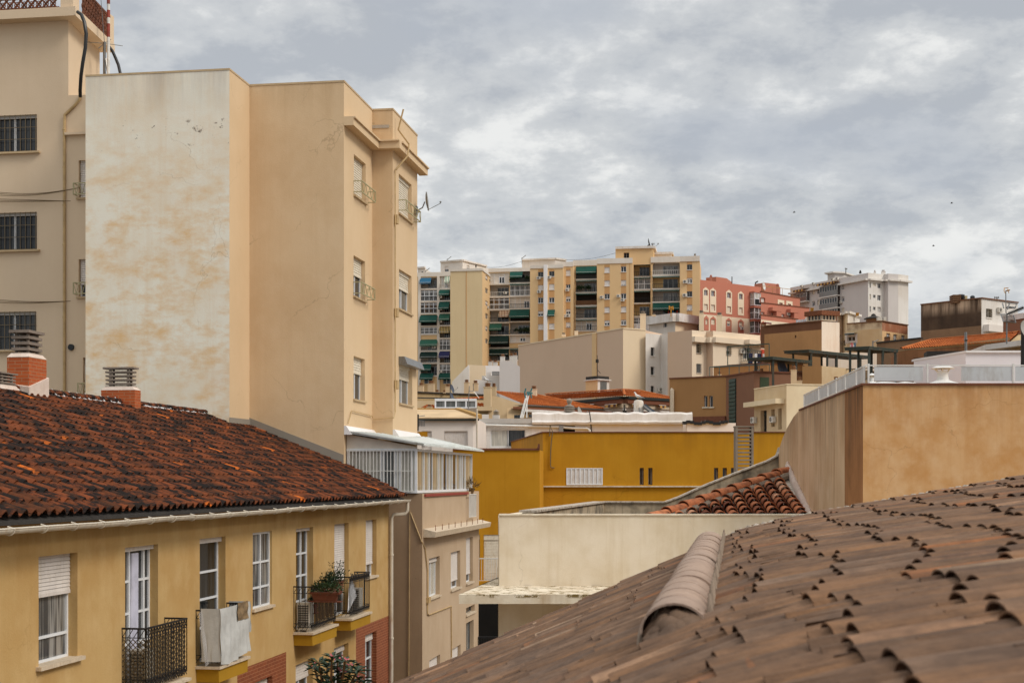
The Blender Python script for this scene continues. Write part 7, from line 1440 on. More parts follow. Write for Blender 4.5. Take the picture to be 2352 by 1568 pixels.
    bb.done(); m = MB(); m.slab([f.p(0, .02, EL.z - .15), f.p(f.L, .02, EL.z - .15), f.p(f.L, .02, ER.z - .08), f.p(0, .02, EL.z - .1)], (0, .3, 0)); m.slab([W1, RR + Vector((.1, .3, -.1)), RR + Vector((.1, .3, -6)), Vector((W1.x, W1.y, CZ + 2))], (3.5, .2, 0)); m.build('gable_wall', 'olive_parapet', o)
    # shelter with white edged flat roof
    Zs = 60; a_, b_, c_ = at(*UV('b4', 1270, 1203), Zs + 6), at(*UV('b4', 1760, 1222), Zs), at(*UV('b4', 2600, 1228), Zs - 3); b_.z = c_.z = a_.z = at(*UV('b4', 1760, 1222), Zs).z; o = thing('roof_shelter', b_, 'low rooftop shelter with white edged flat roof and dark void under it', 'shelter'); m = MB(); m.prism([a_[:2], b_[:2], c_[:2], (c_.x, c_.y + 9), (a_.x + 1, a_.y + 5)], b_.z - .22, b_.z); m.build('roof_slab', 'white_dirty', o)
    m = MB(); k_ = at(*UV('b4', 1475, 1335), Zs + 3); e_ = at(*UV('b4', 1790, 1335), Zs + 1); m.prism([(k_.x, k_.y), (e_.x, e_.y), (e_.x, e_.y + .3), (k_.x, k_.y + .3)], zat(860, Zs), b_.z - .23); m.build('side_wall', 'white_dirty', o)
    m = MB(); m.prism([(e_.x, e_.y + 1.0), (c_.x, c_.y + 1.5), (c_.x, c_.y + 2), (e_.x, e_.y + 1.5)], zat(860, Zs), b_.z - .23); m.build('void', 'louver_dark', o); m = MB(); m.prism([(e_.x + .02, e_.y - .1), (c_.x, c_.y + .5), (c_.x, c_.y + .8), (e_.x + .02, e_.y + .2)], zat(UV('b4', 0, 1350)[1], Zs) , zat(UV('b4', 0, 1312)[1], Zs)); m.build('beam', 'olive_parapet', o)  # the void is a dark slab standing in for shade under the roof
    q = at(*UV('b4', 1460, 1350), 58); o = thing('vent_mast', q, 'thick dark vent pipe standing behind the white stair head', 'pipe'); m = MB(); m.tube([q, at(*UV('b4', 1455, 1030), 58)], .055, 10); m.tube([at(*UV('b4', 1452, 1165), 58), at(*UV('b4', 1462, 1130), 57.96)], .07, 6); m.build('pole', 'metal_grey', o); m = MB(); m.prism(dsq((q.x, q.y), 3.2, 1), q.z - .6, q.z + .05); m.build('base', 'roof_dark', o)
    # television masts at far right
    q = at(*UV('b4', 2085, 1210), 52); o = thing('antenna', q, 'tall mast with several grid and yagi antennas at the right edge', 'antenna'); m = MB(); m.tube([q, at(*UV('b4', 2088, 740), 52)], .03, 8); m.tube([at(*UV('b4', 2075, 740), 52), at(*UV('b4', 2071, 395), 52)], .018, 6); m.build('pole', 'metal_grey', o)
    m = MB()
    def seg(x0, y0, x1, y1, r=.02, mm=None): (mm or m).tube([at(*UV('b4', x0, y0), 52), at(*UV('b4', x1, y1), 51.4)], r, 4)
    m2 = MB(); seg(2095, 755, 2345, 650, .03, m2)
    for i in range(14): x = 2120 + i * 17; y = 745 - i * 7; seg(x - 10, y - 22, x + 12, y + 24, .014, m2)
    m2.build('yagi', 'roof_dark', o)
    for (x0, y0, x1, y1) in ((1990, 755, 2040, 870), (2040, 870, 2225, 885), (2190, 770, 2225, 885), (1990, 755, 2090, 760), (2130, 580, 2100, 680), (2240, 590, 2220, 650), (2020, 585, 2040, 660), (2100, 580, 2250, 590), (2090, 640, 2225, 650), (2085, 660, 2215, 662)): seg(x0, y0, x1, y1, .022)
    for i in range(5): seg(1996 + i * 9, 775 + i * 20, 2200 + i * 5, 782 + i * 21, .012)
    m.build('reflector_grid', 'metal_grey', o); m = MB()
    for (x0, y0, x1, y1) in ((2050, 350, 2045, 400), (2045, 400, 2062, 430), (2100, 370, 2120, 430), (2070, 395, 2135, 380), (2075, 400, 2130, 390), (2060, 355, 2110, 350)): seg(x0, y0, x1, y1, .014)
    m.build('small_aerial', 'cowl_yellow', o)
    q = at(*UV('b4', 1938, 545), 173); o = thing('antenna', q, 'small H-shaped antenna on the roof edge of the white-faced dark block', 'antenna'); m = MB(); m.tube([q, at(*UV('b4', 1938, 485), 173)], .07, 5); [m.tube([at(*UV('b4', x, y), 173), at(*UV('b4', x1, y1), 173)], .05, 4) for x, y, x1, y1 in ((1900, 482, 1898, 515), (1960, 482, 1965, 515), (1900, 500, 1962, 500), (1915, 490, 1945, 515))]; m.build('aerial', 'metal_grey', o)
    q = at(*UV('b3', 1505, 1255), 150); o = thing('antenna', q, 'thin antenna above the highest pergola before the peeling wall', 'antenna'); m = MB(); m.tube([q, at(*UV('b3', 1505, 1165), 150)], .07, 5); m.tube([at(*UV('b3', 1500, 1190), 150), at(*UV('b3', 1590, 1150), 150)], .05, 4); m.build('aerial', 'metal_grey', o)
    dish(at(*UV('b4', 2395, 985), 30), 'large grey satellite dish cut by the right edge of the view', .20, (.4, -.85, .2), 1, 'dish_grey'); 
    q = at(*UV('b4', 2335, 1215), 30.4); m = MB(); m.tube([q - Vector((0, 0, .6)), at(*UV('b4', 2340, 1000), 30.4)], .05, 8); m.build('dish_pole', 'iron_black', None, q, label='dark pole bracket under the large satellite dish at the right edge', cat='pole')
def drape2(a, b, h):
    m = MB(); n = 6; d = Vector((b - a)); g = []
    for j in (0, 1):
        g.append([a + d * (i / n) + Vector((0, .05 * math.sin(i * 2.1) * (1 + j), -h * j * (1 + .1 * math.sin(i)))) for i in range(n + 1)])
    for i in range(n): m.face([g[0][i], g[0][i + 1], g[1][i + 1], g[1][i]])
    return m
skyline_right()
# ------------------------------------------------------------------ long beige building, white middle and cream building
def far_mid():
    b = B_tops('beige_warehouse', 'long blank beige building with sunlit cream end wall in the middle distance', 'building', 21.1, [('b5', 1665, 92), ('b6', 1123, 58), ('b6', 1470, 82)], (8, 14), ['beige_far', 'cream_far'], em={1: 1}, zb=4); b.done(); coping(b, 2, 'cream_far', .18, .08)  # sunlit look of the end wall put into its lighter plaster
    f = b.f[0]; m = MB(); a = f.so(UV('b6', 690, 0)[0]); m.box(f, a - .55, a + .55, .0, .16, 6, b.zt + .02); m.build('pilaster', 'apt_yellow', b.o)
    w_ = B_tops('white_middle', 'white stained building with three dark windows stacked between beige and cream blocks', 'building', 20.6, [('b6', 1470, 125), ('b6', 1700, 146), ('b6', 1808, 130)], (6, 12), ['white_far'], zb=4); f = w_.f[0]
    for y0, y1 in ((343, 474), (638, 768), (933, 1060)): win(f, w_, 'b6', 1546, y0, 1604, y1, n=2, dep=.25, frame='metal_grey', pane='dark_interior', sill='white_far', surround=(.12, 'white_far'))
    w_.done(); ac(w_.o, f, 'b6', 1680, 990, hpx=62)
    t = B_tops('white_penthouse', 'white rooftop house with flat cream eaves below the far apartments', 'house', 30.2, [('b1', 1530, 1185), ('b1', 1925, 1128), ('b1', 2300, 1185)], (1.3, 12), ['white_far', 'cream_far'], em={1: 1}, zb=10); f = t.f[0]; win(f, t, 'b1', 1742, 1248, 1798, 1340, n=2, dep=.25, frame='white_pvc', pane='dark_interior', sill=None); win(t.f[1], t, 'b1', 2268, 1260, 2298, 1385, n=1, dep=.2, tr=(.5,), pane='glass_grey', sill=None); t.done()
    m = MB(); 
    for i in (0, 1): ff = t.f[i]; m.box(ff, -.05, ff.L + .3, -.2, .9 + .004 * i, t.zt - 1.5, t.zt + .003 * i)
    m.build('eaves', 'white_dirty', t.o)
    for (vw, x0, x1, yt, yc, yb, Z) in (('b1', 1390, 1475, 1090, 1135, 1390, 225), ('b2', 145, 215, 692, 738, 1010, 222), ('b2', 418, 500, 725, 768, 1020, 222), ('b1', 378, 430, 1368, 1395, 1460, 228), ('b1', 183, 240, 1422, 1448, 1480, 228), ('b1', 1575, 1628, 1122, 1150, 1170, 225)):
        chimney(vw, x0, x1, yt, yc, yb, Z, None, 'cream_far', 'cowl_grey', label={1390: 'tall cream chimney shaft in front of the far apartment laundry', 145: 'cream chimney shaft before the red building, the left of two', 418: 'cream chimney shaft before the red building, the right of two', 378: 'grey ringed cowl on the long beige roof, the right one', 183: 'grey ringed cowl on the long beige roof, the left one', 1575: 'small grey ringed cowl on the white rooftop house'}[x0], n=4, group='chimneys of the middle distance')
    c = B_tops('cream_building', 'cream building with flat cornice, barred windows and laundry on a small balcony', 'building', 20.6, [('b7', 425, 110), ('b7', 799, 77), ('b7', 1022, 100), ('b7', 1121, 87), ('b7', 1846, 158)], (1.7, 12), ['cream_right', 'beige_far'], em={0: 1, 2: 1}, zb=4); f1, f3_ = c.f[1], c.f[3]  # faces turned from the sun get darker beige, shade put into the colour
    win(f1, c, 'b7', 868, 290, 936, 430, n=2, dep=.25, pane='dark_interior', frame='metal_grey', sill='white_far', bars=(5, 'bars_brown', .2)); win(f1, c, 'b7', 868, 594, 936, 730, n=2, dep=.2, pane='glass_grey', frame='metal_grey', sill='white_far', bars=(6, 'metal_grey', .12)); win(f3_, c, 'b7', 1328, 318, 1394, 455, n=2, shut=.55, dep=.2, frame='white_pvc', sill='white_far', bars=(5, 'bars_brown', .2)); win(f3_, c, 'b7', 1580, 340, 1718, 520, n=2, mul=[.3, .58], dep=.3, pane='dark_interior', tr=(.55,), sill=None)
    c.done(); m = MB(); zc = zat(UV('b7', 0, 236)[1], f1.Y(0))
    for i in (1, 2, 3): ff = c.f[i]; m.box(ff, -.02, ff.L + (.5 if i == 3 else 0), .004, .55 + .004 * i, zc - .2, zc + .55 + .003 * i)
    a0, a1 = f3_.so(UV('b7', 1560, 0)[0]), f3_.so(UV('b7', 1850, 0)[0]); m.box(f3_, a0, a1, .56, 1.5, zc - .1, zc + .5); m.build('cornice', 'cream_right', c.o)
    ac(c.o, f3_, 'b7', 1553, 402, hpx=66); a0, a1, z0, z1 = f3_.rect('b7', 1555, 560, 1835, 605); m = MB(); m.box(f3_, a0, a1, .004, 1.2, z0, z0 + .25); q = m.build('balcony', 'cream_right', c.o); m = MB(); rail(m, f3_, a0, a1, z0 + .3, z0 + 1.9, 1.15, .35, .05, True, .07); m.build('railing', 'iron_green', q)
    for i, (x0, x1, y, h, mt, lb) in enumerate(((1562, 1625, 440, 5, 'laundry_navy', 'dark patterned clothes hung at the left of the cream building balcony'), (1650, 1688, 445, 4, 'cloth_white', 'pale towel hung in the middle of the cream building balcony'), (1690, 1750, 445, 4.2, 'laundry_navy', 'navy sheet hung right of the pale towel'), (1752, 1826, 455, 3, 'laundry_navy', 'navy garments at the right end of the cream building balcony'), (1742, 1795, 392, 3, 'laundry_red', 'bright red cloth on the rack above the navy laundry'), (1752, 1812, 452, 1.8, 'cloth_grey', 'grey cloth just under the bright red cloth'))):
        A_, B_ = f3_.at('b7', x0, y, 1.3 + .06 * i), f3_.at('b7', x1, y, 1.3 + .06 * i); B_.z = A_.z; m = drape2(A_, B_, h * .8); m.build('laundry', mt, None, A_, label=lb, cat='laundry')
far_mid()
# ------------------------------------------------------------------ red building
def red():
    b = B_tops('red_building', 'brick red and cream apartment building with pointed window surrounds and glazed bays', 'apartment block', 36.4, [('b2', 155, 224), ('b2', 1092, 340)], (2.2, 14), ['red_wall', 'red_cream'], zb=15); f = b.f[0]; o = b.o
    zc = lambda x, y: f.sz(*UV('b2', x, y)); zl = (zc(240, 765)[1] + zc(900, 818)[1]) / 2; f.zones.append(((-1, f.L + 1, 0, zl), 1))
    def arch(ff, x0, x1, ytop, ybase, mat_):
        a0, z1 = ff.sz(*UV('b2', x0, ytop + 35)); a1, _ = ff.sz(*UV('b2', x1, ytop + 35)); _, z0 = ff.sz(*UV('b2', x0, ybase)); _, zp = ff.sz(*UV('b2', (x0 + x1) / 2, ytop)); return a0, a1, z0, z1, zp
    def surround(ff, bb, x0, x1, ytop, ybase, mat_, wins):
        a0, a1, z0, z1, zp = arch(ff, x0, x1, ytop, ybase, mat_); holes = []
        for (wx0, wx1, wy0, wy1, sh) in wins: r = ff.rect('b2', wx0, wy0, wx1, wy1); holes.append(r); win(ff, bb, r=r, n=2, shut=sh, dep=.15, smat='shutter_cream', frame='white_pvc', sill=None, pane='glass_curtain')
        holes.sort(key=lambda r: r[2]); h0 = min(r[0] for r in holes); h1 = max(r[1] for r in holes); m = MB(); T_ = .06
        m.box(ff, a0, h0, .004, T_, z0, z1); m.box(ff, h1, a1, .004, T_, z0, z1); zz = z0
        for r in holes: m.box(ff, h0, h1, .004, T_, zz, r[2]); zz = r[3]
        m.box(ff, h0, h1, .004, T_, zz, z1); m.slab([ff.p(a0, T_, z1), ff.p(a1, T_, z1), ff.p((a0 + a1) / 2, T_, zp)], tuple(-ff.n * (T_ - .004)) + (0,)); m.build('window_surround', mat_, bb.o)
    for x0, x1, yt, yb, w1, w2 in ((196, 288, 340, 716, (214, 268, 384, 468), (212, 270, 600, 690)), (306, 399, 352, 724, (322, 377, 394, 480), (322, 381, 610, 703)), (552, 643, 380, 748, (569, 623, 425, 508), (568, 626, 635, 722)), (734, 826, 402, 768, (752, 805, 442, 528), (752, 806, 654, 740))): surround(f, b, x0, x1, yt, yb, 'red_cream', [w1 + (0,), w2 + (.95,)])
    for x0, x1, yt, yb, w1 in ((311, 398, 787, 1010, (322, 379, 828, 916, .95)), (551, 637, 810, 1038, (565, 620, 852, 936, .5)), (737, 822, 828, 1052, (750, 804, 870, 950, .75))): surround(f, b, x0, x1, yt, yb, 'red_wall', [w1])
    surround(f, b, 215, 285, 775, 1000, 'red_wall', [(235, 270, 830, 915, .9)])
    b.done(); ac(o, f, 'b2', 790, 972, hpx=42)
    for y0, y1 in ((430, 625), (645, 832), (855, 1048)):
        a0, z1 = f.sz(*UV('b2', 925, y0)); a1, _ = f.sz(*UV('b2', 1045, y0)); _, z0 = f.sz(*UV('b2', 925, y1)); d = 1.1; m = MB()
        for a in (a0, (a0 + a1) / 2, a1 - .12): m.box(f, a, a + .12, d - .1, d, z0, z1)
        for z in (z0, (z0 + z1) / 2, z1 - .12): m.box(f, a0, a1, d - .1, d + .004, z, z + .12)
        for z in (z0, (z0 + z1) / 2, z1 - .12): m.box(f, a0 - .004, a0 + .1, .004, d, z, z + .12)
        q = m.build('glazed_bay', 'white_pvc', o); m = MB(); m.box(f, a0 + .02, a1 - .02, d - .08, d - .05, z0 + .05, z1 - .05); m.box(f, a0 + .03, a0 + .06, .01, d - .09, z0 + .05, z1 - .05); m.build('pane', 'glass_curtain' if y0 != 430 else 'glass_pale', q)
        if y0 == 430: m = MB(); m.box(f, a0 + .1, a1 - .1, d - .04, d + .002, z0 + .1, (z0 + z1) / 2); m.build('dark_panel', 'dark_interior', q)
        m = MB(); m.box(f, a0 - .2, a1 + .1, .004, d + .15, z0 - .45, z0 - .01); m.build('bay_sill', 'red_wall', q); m = MB(); m.box(f, a0 - .2, a1 + .1, .004, d + .15, z1 + .01, z1 + .25); m.build('bay_head', 'red_wall', q)
    # rooftop rooms
    for pts, zr in (([(246, 195), (402, 180), (566, 203)], 42.2), ([(990, 292), (1143, 270), (1330, 290)], 44.0)):
        m = top_pts(zr, *[('b2', x, y) for x, y in pts]); q = Bld('', '', '', m + [m[-1] + Vector((2, 6)), m[0] + Vector((2, 6))], CZ + 30, CZ + zr, ['red_wall'], parent=o, wname='roof_room'); q.done()
    chimney('b2', 305, 345, 150, 175, 250, 292, o, 'red_wall', 'red_wall', n=1); chimney('b2', 1328, 1374, 286, 308, 440, 305, o, 'red_wall', 'red_wall', n=1)
    # stepped terraces to the right
    steps = (((1092, 412), (1600, 470), (1690, 515)), ((1092, 584), (1345, 606), (1835, 664)), ((1092, 768), (1610, 832), (1660, 838)))
    zrs = (33.6, 29.2, 24.8)
    for k, (pts, zr) in enumerate(zip(steps, zrs)):
        P_ = top_pts(zr, ('b2', *pts[0]), ('b2', *pts[-1])); P_ = [P_[0] + Vector((0, 0)), P_[1]]
        q = Bld('', '', '', P_ + [P_[1] + Vector((1.4, 8)), P_[0] + Vector((1.4, 8))], 12, CZ + zr, ['red_wall', 'red_cream'], parent=o, wname='terrace_wall'); g = q.f[0]
        if k == 2: g.zones.append(((-1, g.L + 1, 0, g.sz(*UV('b2', 1300, 862))[1]), 1))
        if k == 0:
            for x0, x1, y0, y1 in ((1090, 1158, 500, 582), (1372, 1424, 578, 614), (1502, 1552, 596, 630)): win(g, q, 'b2', x0, y0, x1, y1, n=1, shut=1, dep=.3, sill=None, surround=(.5, 'red_cream') if x0 > 1200 else None)
        if k == 1:
            for x0, x1, y0, y1 in ((1090, 1146, 720, 765), (1252, 1306, 735, 782), (1358, 1455, 748, 796), (1518, 1570, 766, 808)): win(g, q, 'b2', x0, y0, x1, y1, n=1, shut=1, dep=.3, sill=None)
        if k == 2:
            for x0, x1, y0, y1 in ((1092, 1146, 908, 990), (1092, 1148, 1126, 1200), (1095, 1146, 1340, 1410)): surround(g, q, 1082, 1165, y0 - 48, y1 + (225 if y0 < 1000 else 22), 'red_wall', [(x0, x1, y0, y1, .9)]) if y0 < 1000 else win(g, q, 'b2', x0, y0, x1, y1, n=1, shut=.9, smat='shutter_cream', dep=.15, sill=None, surround=(.5, 'red_wall'))
        q.done(); coping(q, 1, 'trim_brown', .15, .1)
        if k == 2:
            for y in (890, 1105, 1315): a0, a1, z0, z1 = g.rect('b2', 1085, y, 1172, y + 25); awning(o, g, (a0, a1, z0, z1), 1.0, 'awn_maroon', .25)
        if k == 1:
            for x0, x1, y in ((1208, 1350, 680), (1485, 1618, 706)): a0, z = g.sz(*UV('b2', x0, y)); a1, _ = g.sz(*UV('b2', x1, y)); m = MB(); m.box(g, a0, a1, -.3, .9, z - .3, z + .3); m.box(g, a1 - 1.2, a1 - .02, -.2, .85, z - 3.6, z - .31); m.build('porch', 'red_wall', o)
            ac(o, g, 'b2', 1502, 752, hpx=38)
    m = MB(); g = Fr(top_pts(33.9, ('b2', 1150, 420), ('b2', 1150, 420))[0], top_pts(33.9, ('b2', 1600, 470), ('b2', 1600, 470))[0]).out(); rail(m, g, 0, g.L, CZ + 33.7, CZ + 35.1, -.5, 2.4, .06, False, .08); m.build('roof_railing', 'ochre_edge', o)
    q = at(*UV('b2', 645, 290), 268); o2 = thing('antenna', q, 'single thin mast on the red building roof', 'antenna'); m = MB(); m.tube([q, at(*UV('b2', 646, 178), 268)], .09, 5); m.build('pole', 'roof_dark', o2)
    q = at(*UV('b2', 1008, 290), 300); o2 = thing('antenna', q, 'small angled antenna on the red rooftop room', 'antenna'); m = MB(); m.tube([q, at(*UV('b2', 1006, 262), 300)], .12, 5); m.tube([at(*UV('b2', 1002, 275), 300), at(*UV('b2', 1045, 248), 300)], .14, 5); m.build('pole', 'roof_dark', o2)
    dish(at(*UV('b2', 1130, 325), 280), 'white satellite dish on the terrace of the red building', .8, (.85, -.5, .15), 1, 'white_metal')
red()
# ------------------------------------------------------------------ the long yellow apartment blocks
BASE = Vector((xat(1300, 300), 300))
def sec(parent, vw, x0, x1, ytop, off, mi, mats, back=12, wname='wall', zb=24):
    u0, v = UV(vw, x0, ytop); u1, _ = UV(vw, x1, ytop); A0 = BASE + D1 * off; fr = Fr(A0, d=D2); a0, a1 = fr.so(u0), fr.so(u1); A = fr.p(a0, 0, 0); B = fr.p(a1, 0, 0); zt = zat(v, (A.y + B.y) / 2)
    return Bld('', '', '', [A[:2], B[:2], (B.x + D1.x * back, B.y + D1.y * back), (A.x + D1.x * back, A.y + D1.y * back)], zb, zt, mats, em={0: mi}, parent=parent, wname=wname)
AM = ['apt_yellow', 'apt_white', 'apt_strip', 'apt_inner', 'apt_inner_yellow', 'apt_dark', 'apt_panel']
def bay(b, vw, x0, y0, x1, y1, fl, back=3):
    f = b.f[0]; r = f.rect(vw, x0, y0, x1, y1); a0, a1, z0, z1 = r; H_ = z1 - z0; W_ = a1 - a0
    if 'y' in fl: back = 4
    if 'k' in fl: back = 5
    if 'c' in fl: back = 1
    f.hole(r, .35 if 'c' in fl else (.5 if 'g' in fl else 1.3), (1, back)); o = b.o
    m = MB(); m.box(f, a0 - .1, a1 + .1, -.2, .16, z0 - .3, z0 - .02); bo = m.build('balcony', 'apt_white', o)
    if 'g' in fl:   # glazed front
        m = MB(); n = max(3, int(W_ / .95)); d = -.02
        for i in range(n + 1): a = a0 + W_ * i / n; m.box(f, a - .06, a + .06, d - .08, d, z0, z1)
        for z in (z0, z0 + H_ * .42, z0 + H_ * .78, z1 - .12): m.box(f, a0, a1, d - .079, d + .004, z, z + .11)
        g_ = m.build('glazing_frame', 'white_pvc', bo); m = MB(); m.box(f, a0, a1, d - .06, d - .05, z0, z1); m.build('pane', 'glass_brown' if 'b' in fl else 'glass_curtain', g_)
    elif 'c' in fl:
        m = MB(); n = 4
        for i in range(n + 1): a = a0 + W_ * i / n; m.box(f, a - .05, a + .05, -.34, -.28, z0, z1)
        m.build('panel_joint', 'white_pvc', bo); m = MB(); w0 = a0 + W_ * (.5 if 'l' not in fl else .7); m.box(f, w0, w0 + W_ * .25, -.34, -.3, z0 + H_ * (.0 if 'l' in fl else .02), z0 + H_ * .62); wo = m.build('window', 'white_pvc', bo)
        m = MB()
        for q in (0, 1): m.box(f, w0 + .1 + q * W_ * .125, w0 + W_ * .11 + q * W_ * .125, -.3, -.28, z0 + .15, z0 + H_ * .58)
        m.build('pane', 'glass_dark', wo)
    elif 'k' not in fl:
        m = MB(); w0, w1 = a0 + W_ * (.38 if 'l' not in fl else .12), a0 + W_ * (.92 if 'l' not in fl else .7); zt_ = z0 + H_ * .8; m.box(f, w0, w1, -1.29, -1.22, z0, zt_); wo = m.build('balcony_door', 'metal_grey', bo); m = MB(); k = 3
        for q in range(k): m.box(f, w0 + .08 + (w1 - w0) * q / k, w0 - .04 + (w1 - w0) * (q + 1) / k, -1.22, -1.2, z0 + .1, zt_ - .1)
        m.build('pane', 'glass_curtain' if 't' in fl else 'glass_dark', wo)
    if 'r' in fl or 'w' in fl:
        m = MB(); rail(m, f, a0, a1, z0, z0 + H_ * .36, .08, .42, .045, False, .07); m.build('railing', 'white_metal' if 'w' in fl else 'iron_black', bo)
    if 's' in fl: m = MB(); m.box(f, a0, a1, .02, .1, z0, z0 + H_ * .38); m.build('parapet_screen', 'louver_dark' if 'S' not in fl else 'wood_brown', bo)
    aw = {'A': 'awn_green', 'D': 'awn_dark', 'B': 'awn_blue', 'N': 'awn_navy', 'T': 'awn_stripe', 'E': 'awn_stripe_green', 'F': 'awn_stripe_bee', 'L': 'awn_pale'}
    for ch, mt in aw.items():
        if ch in fl:
            h0, h1 = (a0, a1)
            if '(' in fl: h1 = a0 + W_ * .65
            if ')' in fl: h0 = a0 + W_ * .5
            awning(o, f, (h0 + .05, h1 - .05, z0 + H_ * (.38 if '!' not in fl else .22), z1 - .02), .9 if '!' not in fl else 1.5, mt, .3)
    if 'a' in fl: awning(o, f, (a0 + .05, a1 - .05, z1 - H_ * .16, z1 + .02), .5, 'awn_green', .2)
    if 'u' in fl: ac(o, f, vw, x0 + 22, y1 - (y1 - y0) * .3, hpx=36)
    if 'v' in fl: ac(o, f, vw, x1 - 60, y1 - (y1 - y0) * .3, hpx=36)
    if 'p' in fl:
        m = MB()
        for i in range(5): leafs(m, f.p(a0 + W_ * random.uniform(.1, .9), .05, z0 + H_ * .3), .45, 60, .35, .12)
        m.build('potted_plants', 'foliage_dark', bo, kind='stuff')
    return bo
def strip(b, vw, x0, x1, wins, y0, y1):
    f = b.f[0]; r = f.rect(vw, x0, y0, x1, y1); f.zones.append(((r[0], r[1], b.zb, r[3]), 2))
    for (ya, yb_, kind) in wins:
        sh = {'c': .98, 'o': 0, 'h': .5, 'l': .3, 'd': 0, 'x': .82}[kind]
        win(f, b, vw, x0, ya, x1, yb_, n=2, shut=sh, dep=.15, frame='white_pvc' if kind != 'd' else 'metal_grey', pane='glass_dark' if kind != 'l' else 'glass_curtain', smat='shutter_white', sill='white_far', so=.04)
def west():
    o = thing('apartment_building', (BASE.x - 20, 305, 24), 'yellow apartment building left part with blank tower and green awnings beside the beige block', 'apartment block')
    a = sec(o, 'b0', 40, 622, 560, 6, 0, AM)
    C1_ = [(580, 742, 'rkt'), (770, 932, 'rgb'), (960, 1122, 'rgb'), (1150, 1312, 'A!k'), (1340, 1500, 'gu')]
    for (y0, y1, fl) in ((578, 742, 'rt('), (768, 932, 'rg'), (958, 1122, 'rgb'), (1150, 1312, 'A!k'), (1338, 1440, 'g')): bay(a, 'b0', 155, y0, 430, y1, fl + ('B' if y0 == 578 else ''))
    for (y0, y1, fl) in ((558, 742, 'wcE)'), (750, 925, 'rAu'), (940, 1112, 'rA!u'), (1130, 1305, 'rLu'), (1330, 1500, 'rF')): bay(a, 'b0', 448, y0, 617, y1, fl)
    for (y0, y1, fl) in ((-10, 160, 'wLv'), (180, 345, 'rDw'), (368, 540, 'A(r')): bay(a, 'b5', 155, y0, 430, y1, fl)
    for (y0, y1, fl) in ((-15, 150, 'rgc'), (168, 345, 'NrU'), (370, 530, 'gru')): bay(a, 'b5', 448, y0, 617, y1, fl)
    for (x0, x1) in ((215, 345), (505, 617)):
        r = a.f[0].rect('b5', x0, 590, x1, 670); win(a.f[0], a, r=r, n=2, dep=.2, sill=None); awning(o, a.f[0], (r[0] - .8, r[1] + .3, r[3] - .3, r[3] + 1.2), 1.2, 'awn_green', .3)
    for x0, x1 in ((215, 320), (505, 617)): pass
    a.done(); coping(a, 1, 'apt_white', .9, .12)
    m = MB(); f = a.f[0]
    for x in (147, 438): s_ = f.so(UV('b0', x, 0)[0]); m.box(f, s_ - .3, s_ + .3, .003, .2, 30, a.zt)
    m.build('pilaster', 'apt_white', o)
    t = sec(o, 'b0', 620, 1112, 478, -4, 6, AM, back=10.5); t.f[1].mi = 0
    # narrow windows on the tower's side face
    g = t.f[1]
    for (y0, y1) in ((545, 622), (742, 820), (935, 1012), (1130, 1210), (1325, 1400), (1520, 1590)): win(g, t, 'b0', 1160, y0, 1198, y1, n=2, shut=.6 if y0 % 2 else 0, dep=.15, sill=None)
    t.done(); coping(t, 2, 'apt_white', .5, .15); m = MB(); s_ = t.f[0].so(UV('b0', 866, 0)[0]); m.box(t.f[0], s_ - .08, s_ + .08, .002, .05, 24, t.zt); m.build('panel_joint', 'apt_strip', o)
    ac(o, g, 'b0', 1190, 1035, hpx=36)
    c = sec(o, 'b0', 1205, 1848, 488, 5, 0, AM)
    for i, (y0, y1, fl) in enumerate(((505, 668, 'cu'), (690, 862, 'wv'), (885, 1062, 'gbw'), (1082, 1258, 'rT)'), (1282, 1455, 'rL('), )): bay(c, 'b0', 1212, y0, 1524, y1, fl)
    for i, (y0, y1, fl) in enumerate(((480, 650, 'Alsp('), (665, 855, 'ga'), (872, 1045, 'clr'), (1062, 1245, 'A!kr'), (1268, 1445, 'rp'), (1470, 1560, 'c'))): bay(c, 'b0', 1536, y0, 1845, y1, fl)
    for (y0, y1, fl) in ((-100, 110, 'D!rk'), (125, 310, 'rDa')): bay(c, 'b5', 1212, y0 + (20 if y0 < 0 else 0), 1524, y1, fl)
    bay(c, 'b5', 1536, 125, 1690, 300, 'ra')
    c.done(); coping(c, 1, 'apt_white', .8, .12)
    d = sec(o, 'b0', 1846, 2358, 435, 0, 0, AM)
    strip(d, 'b0', 1968, 2050, ((490, 570, 'd'), (690, 770, 'c'), (882, 970, 'o'), (1090, 1168, 'h'), (1292, 1372, 'c')), 450, 1600)
    strip(d, 'b0', 2138, 2220, ((480, 560, 'd'), (675, 762, 'c'), (882, 962, 'o'), (1072, 1160, 'd'), (1282, 1366, 'c')), 450, 1600)
    d.done(); coping(d, 1, 'apt_white', .7, .15); f = d.f[0]
    for x, y in ((1980, 585), (2142, 575), (1985, 795)): ac(o, f, 'b0', x, y, hpx=42)
    m = MB(); a0, a1, z0, z1 = f.rect('b0', 2063, 388, 2115, 1600); m.box(f, a0, a1, .004, .9, 26, z1); m.build('duct', 'white_wash', o)
    r = f.rect('b0', 2118, 1070, 2228, 1178); awning(o, f, r, 1.0, 'awn_green', .25)
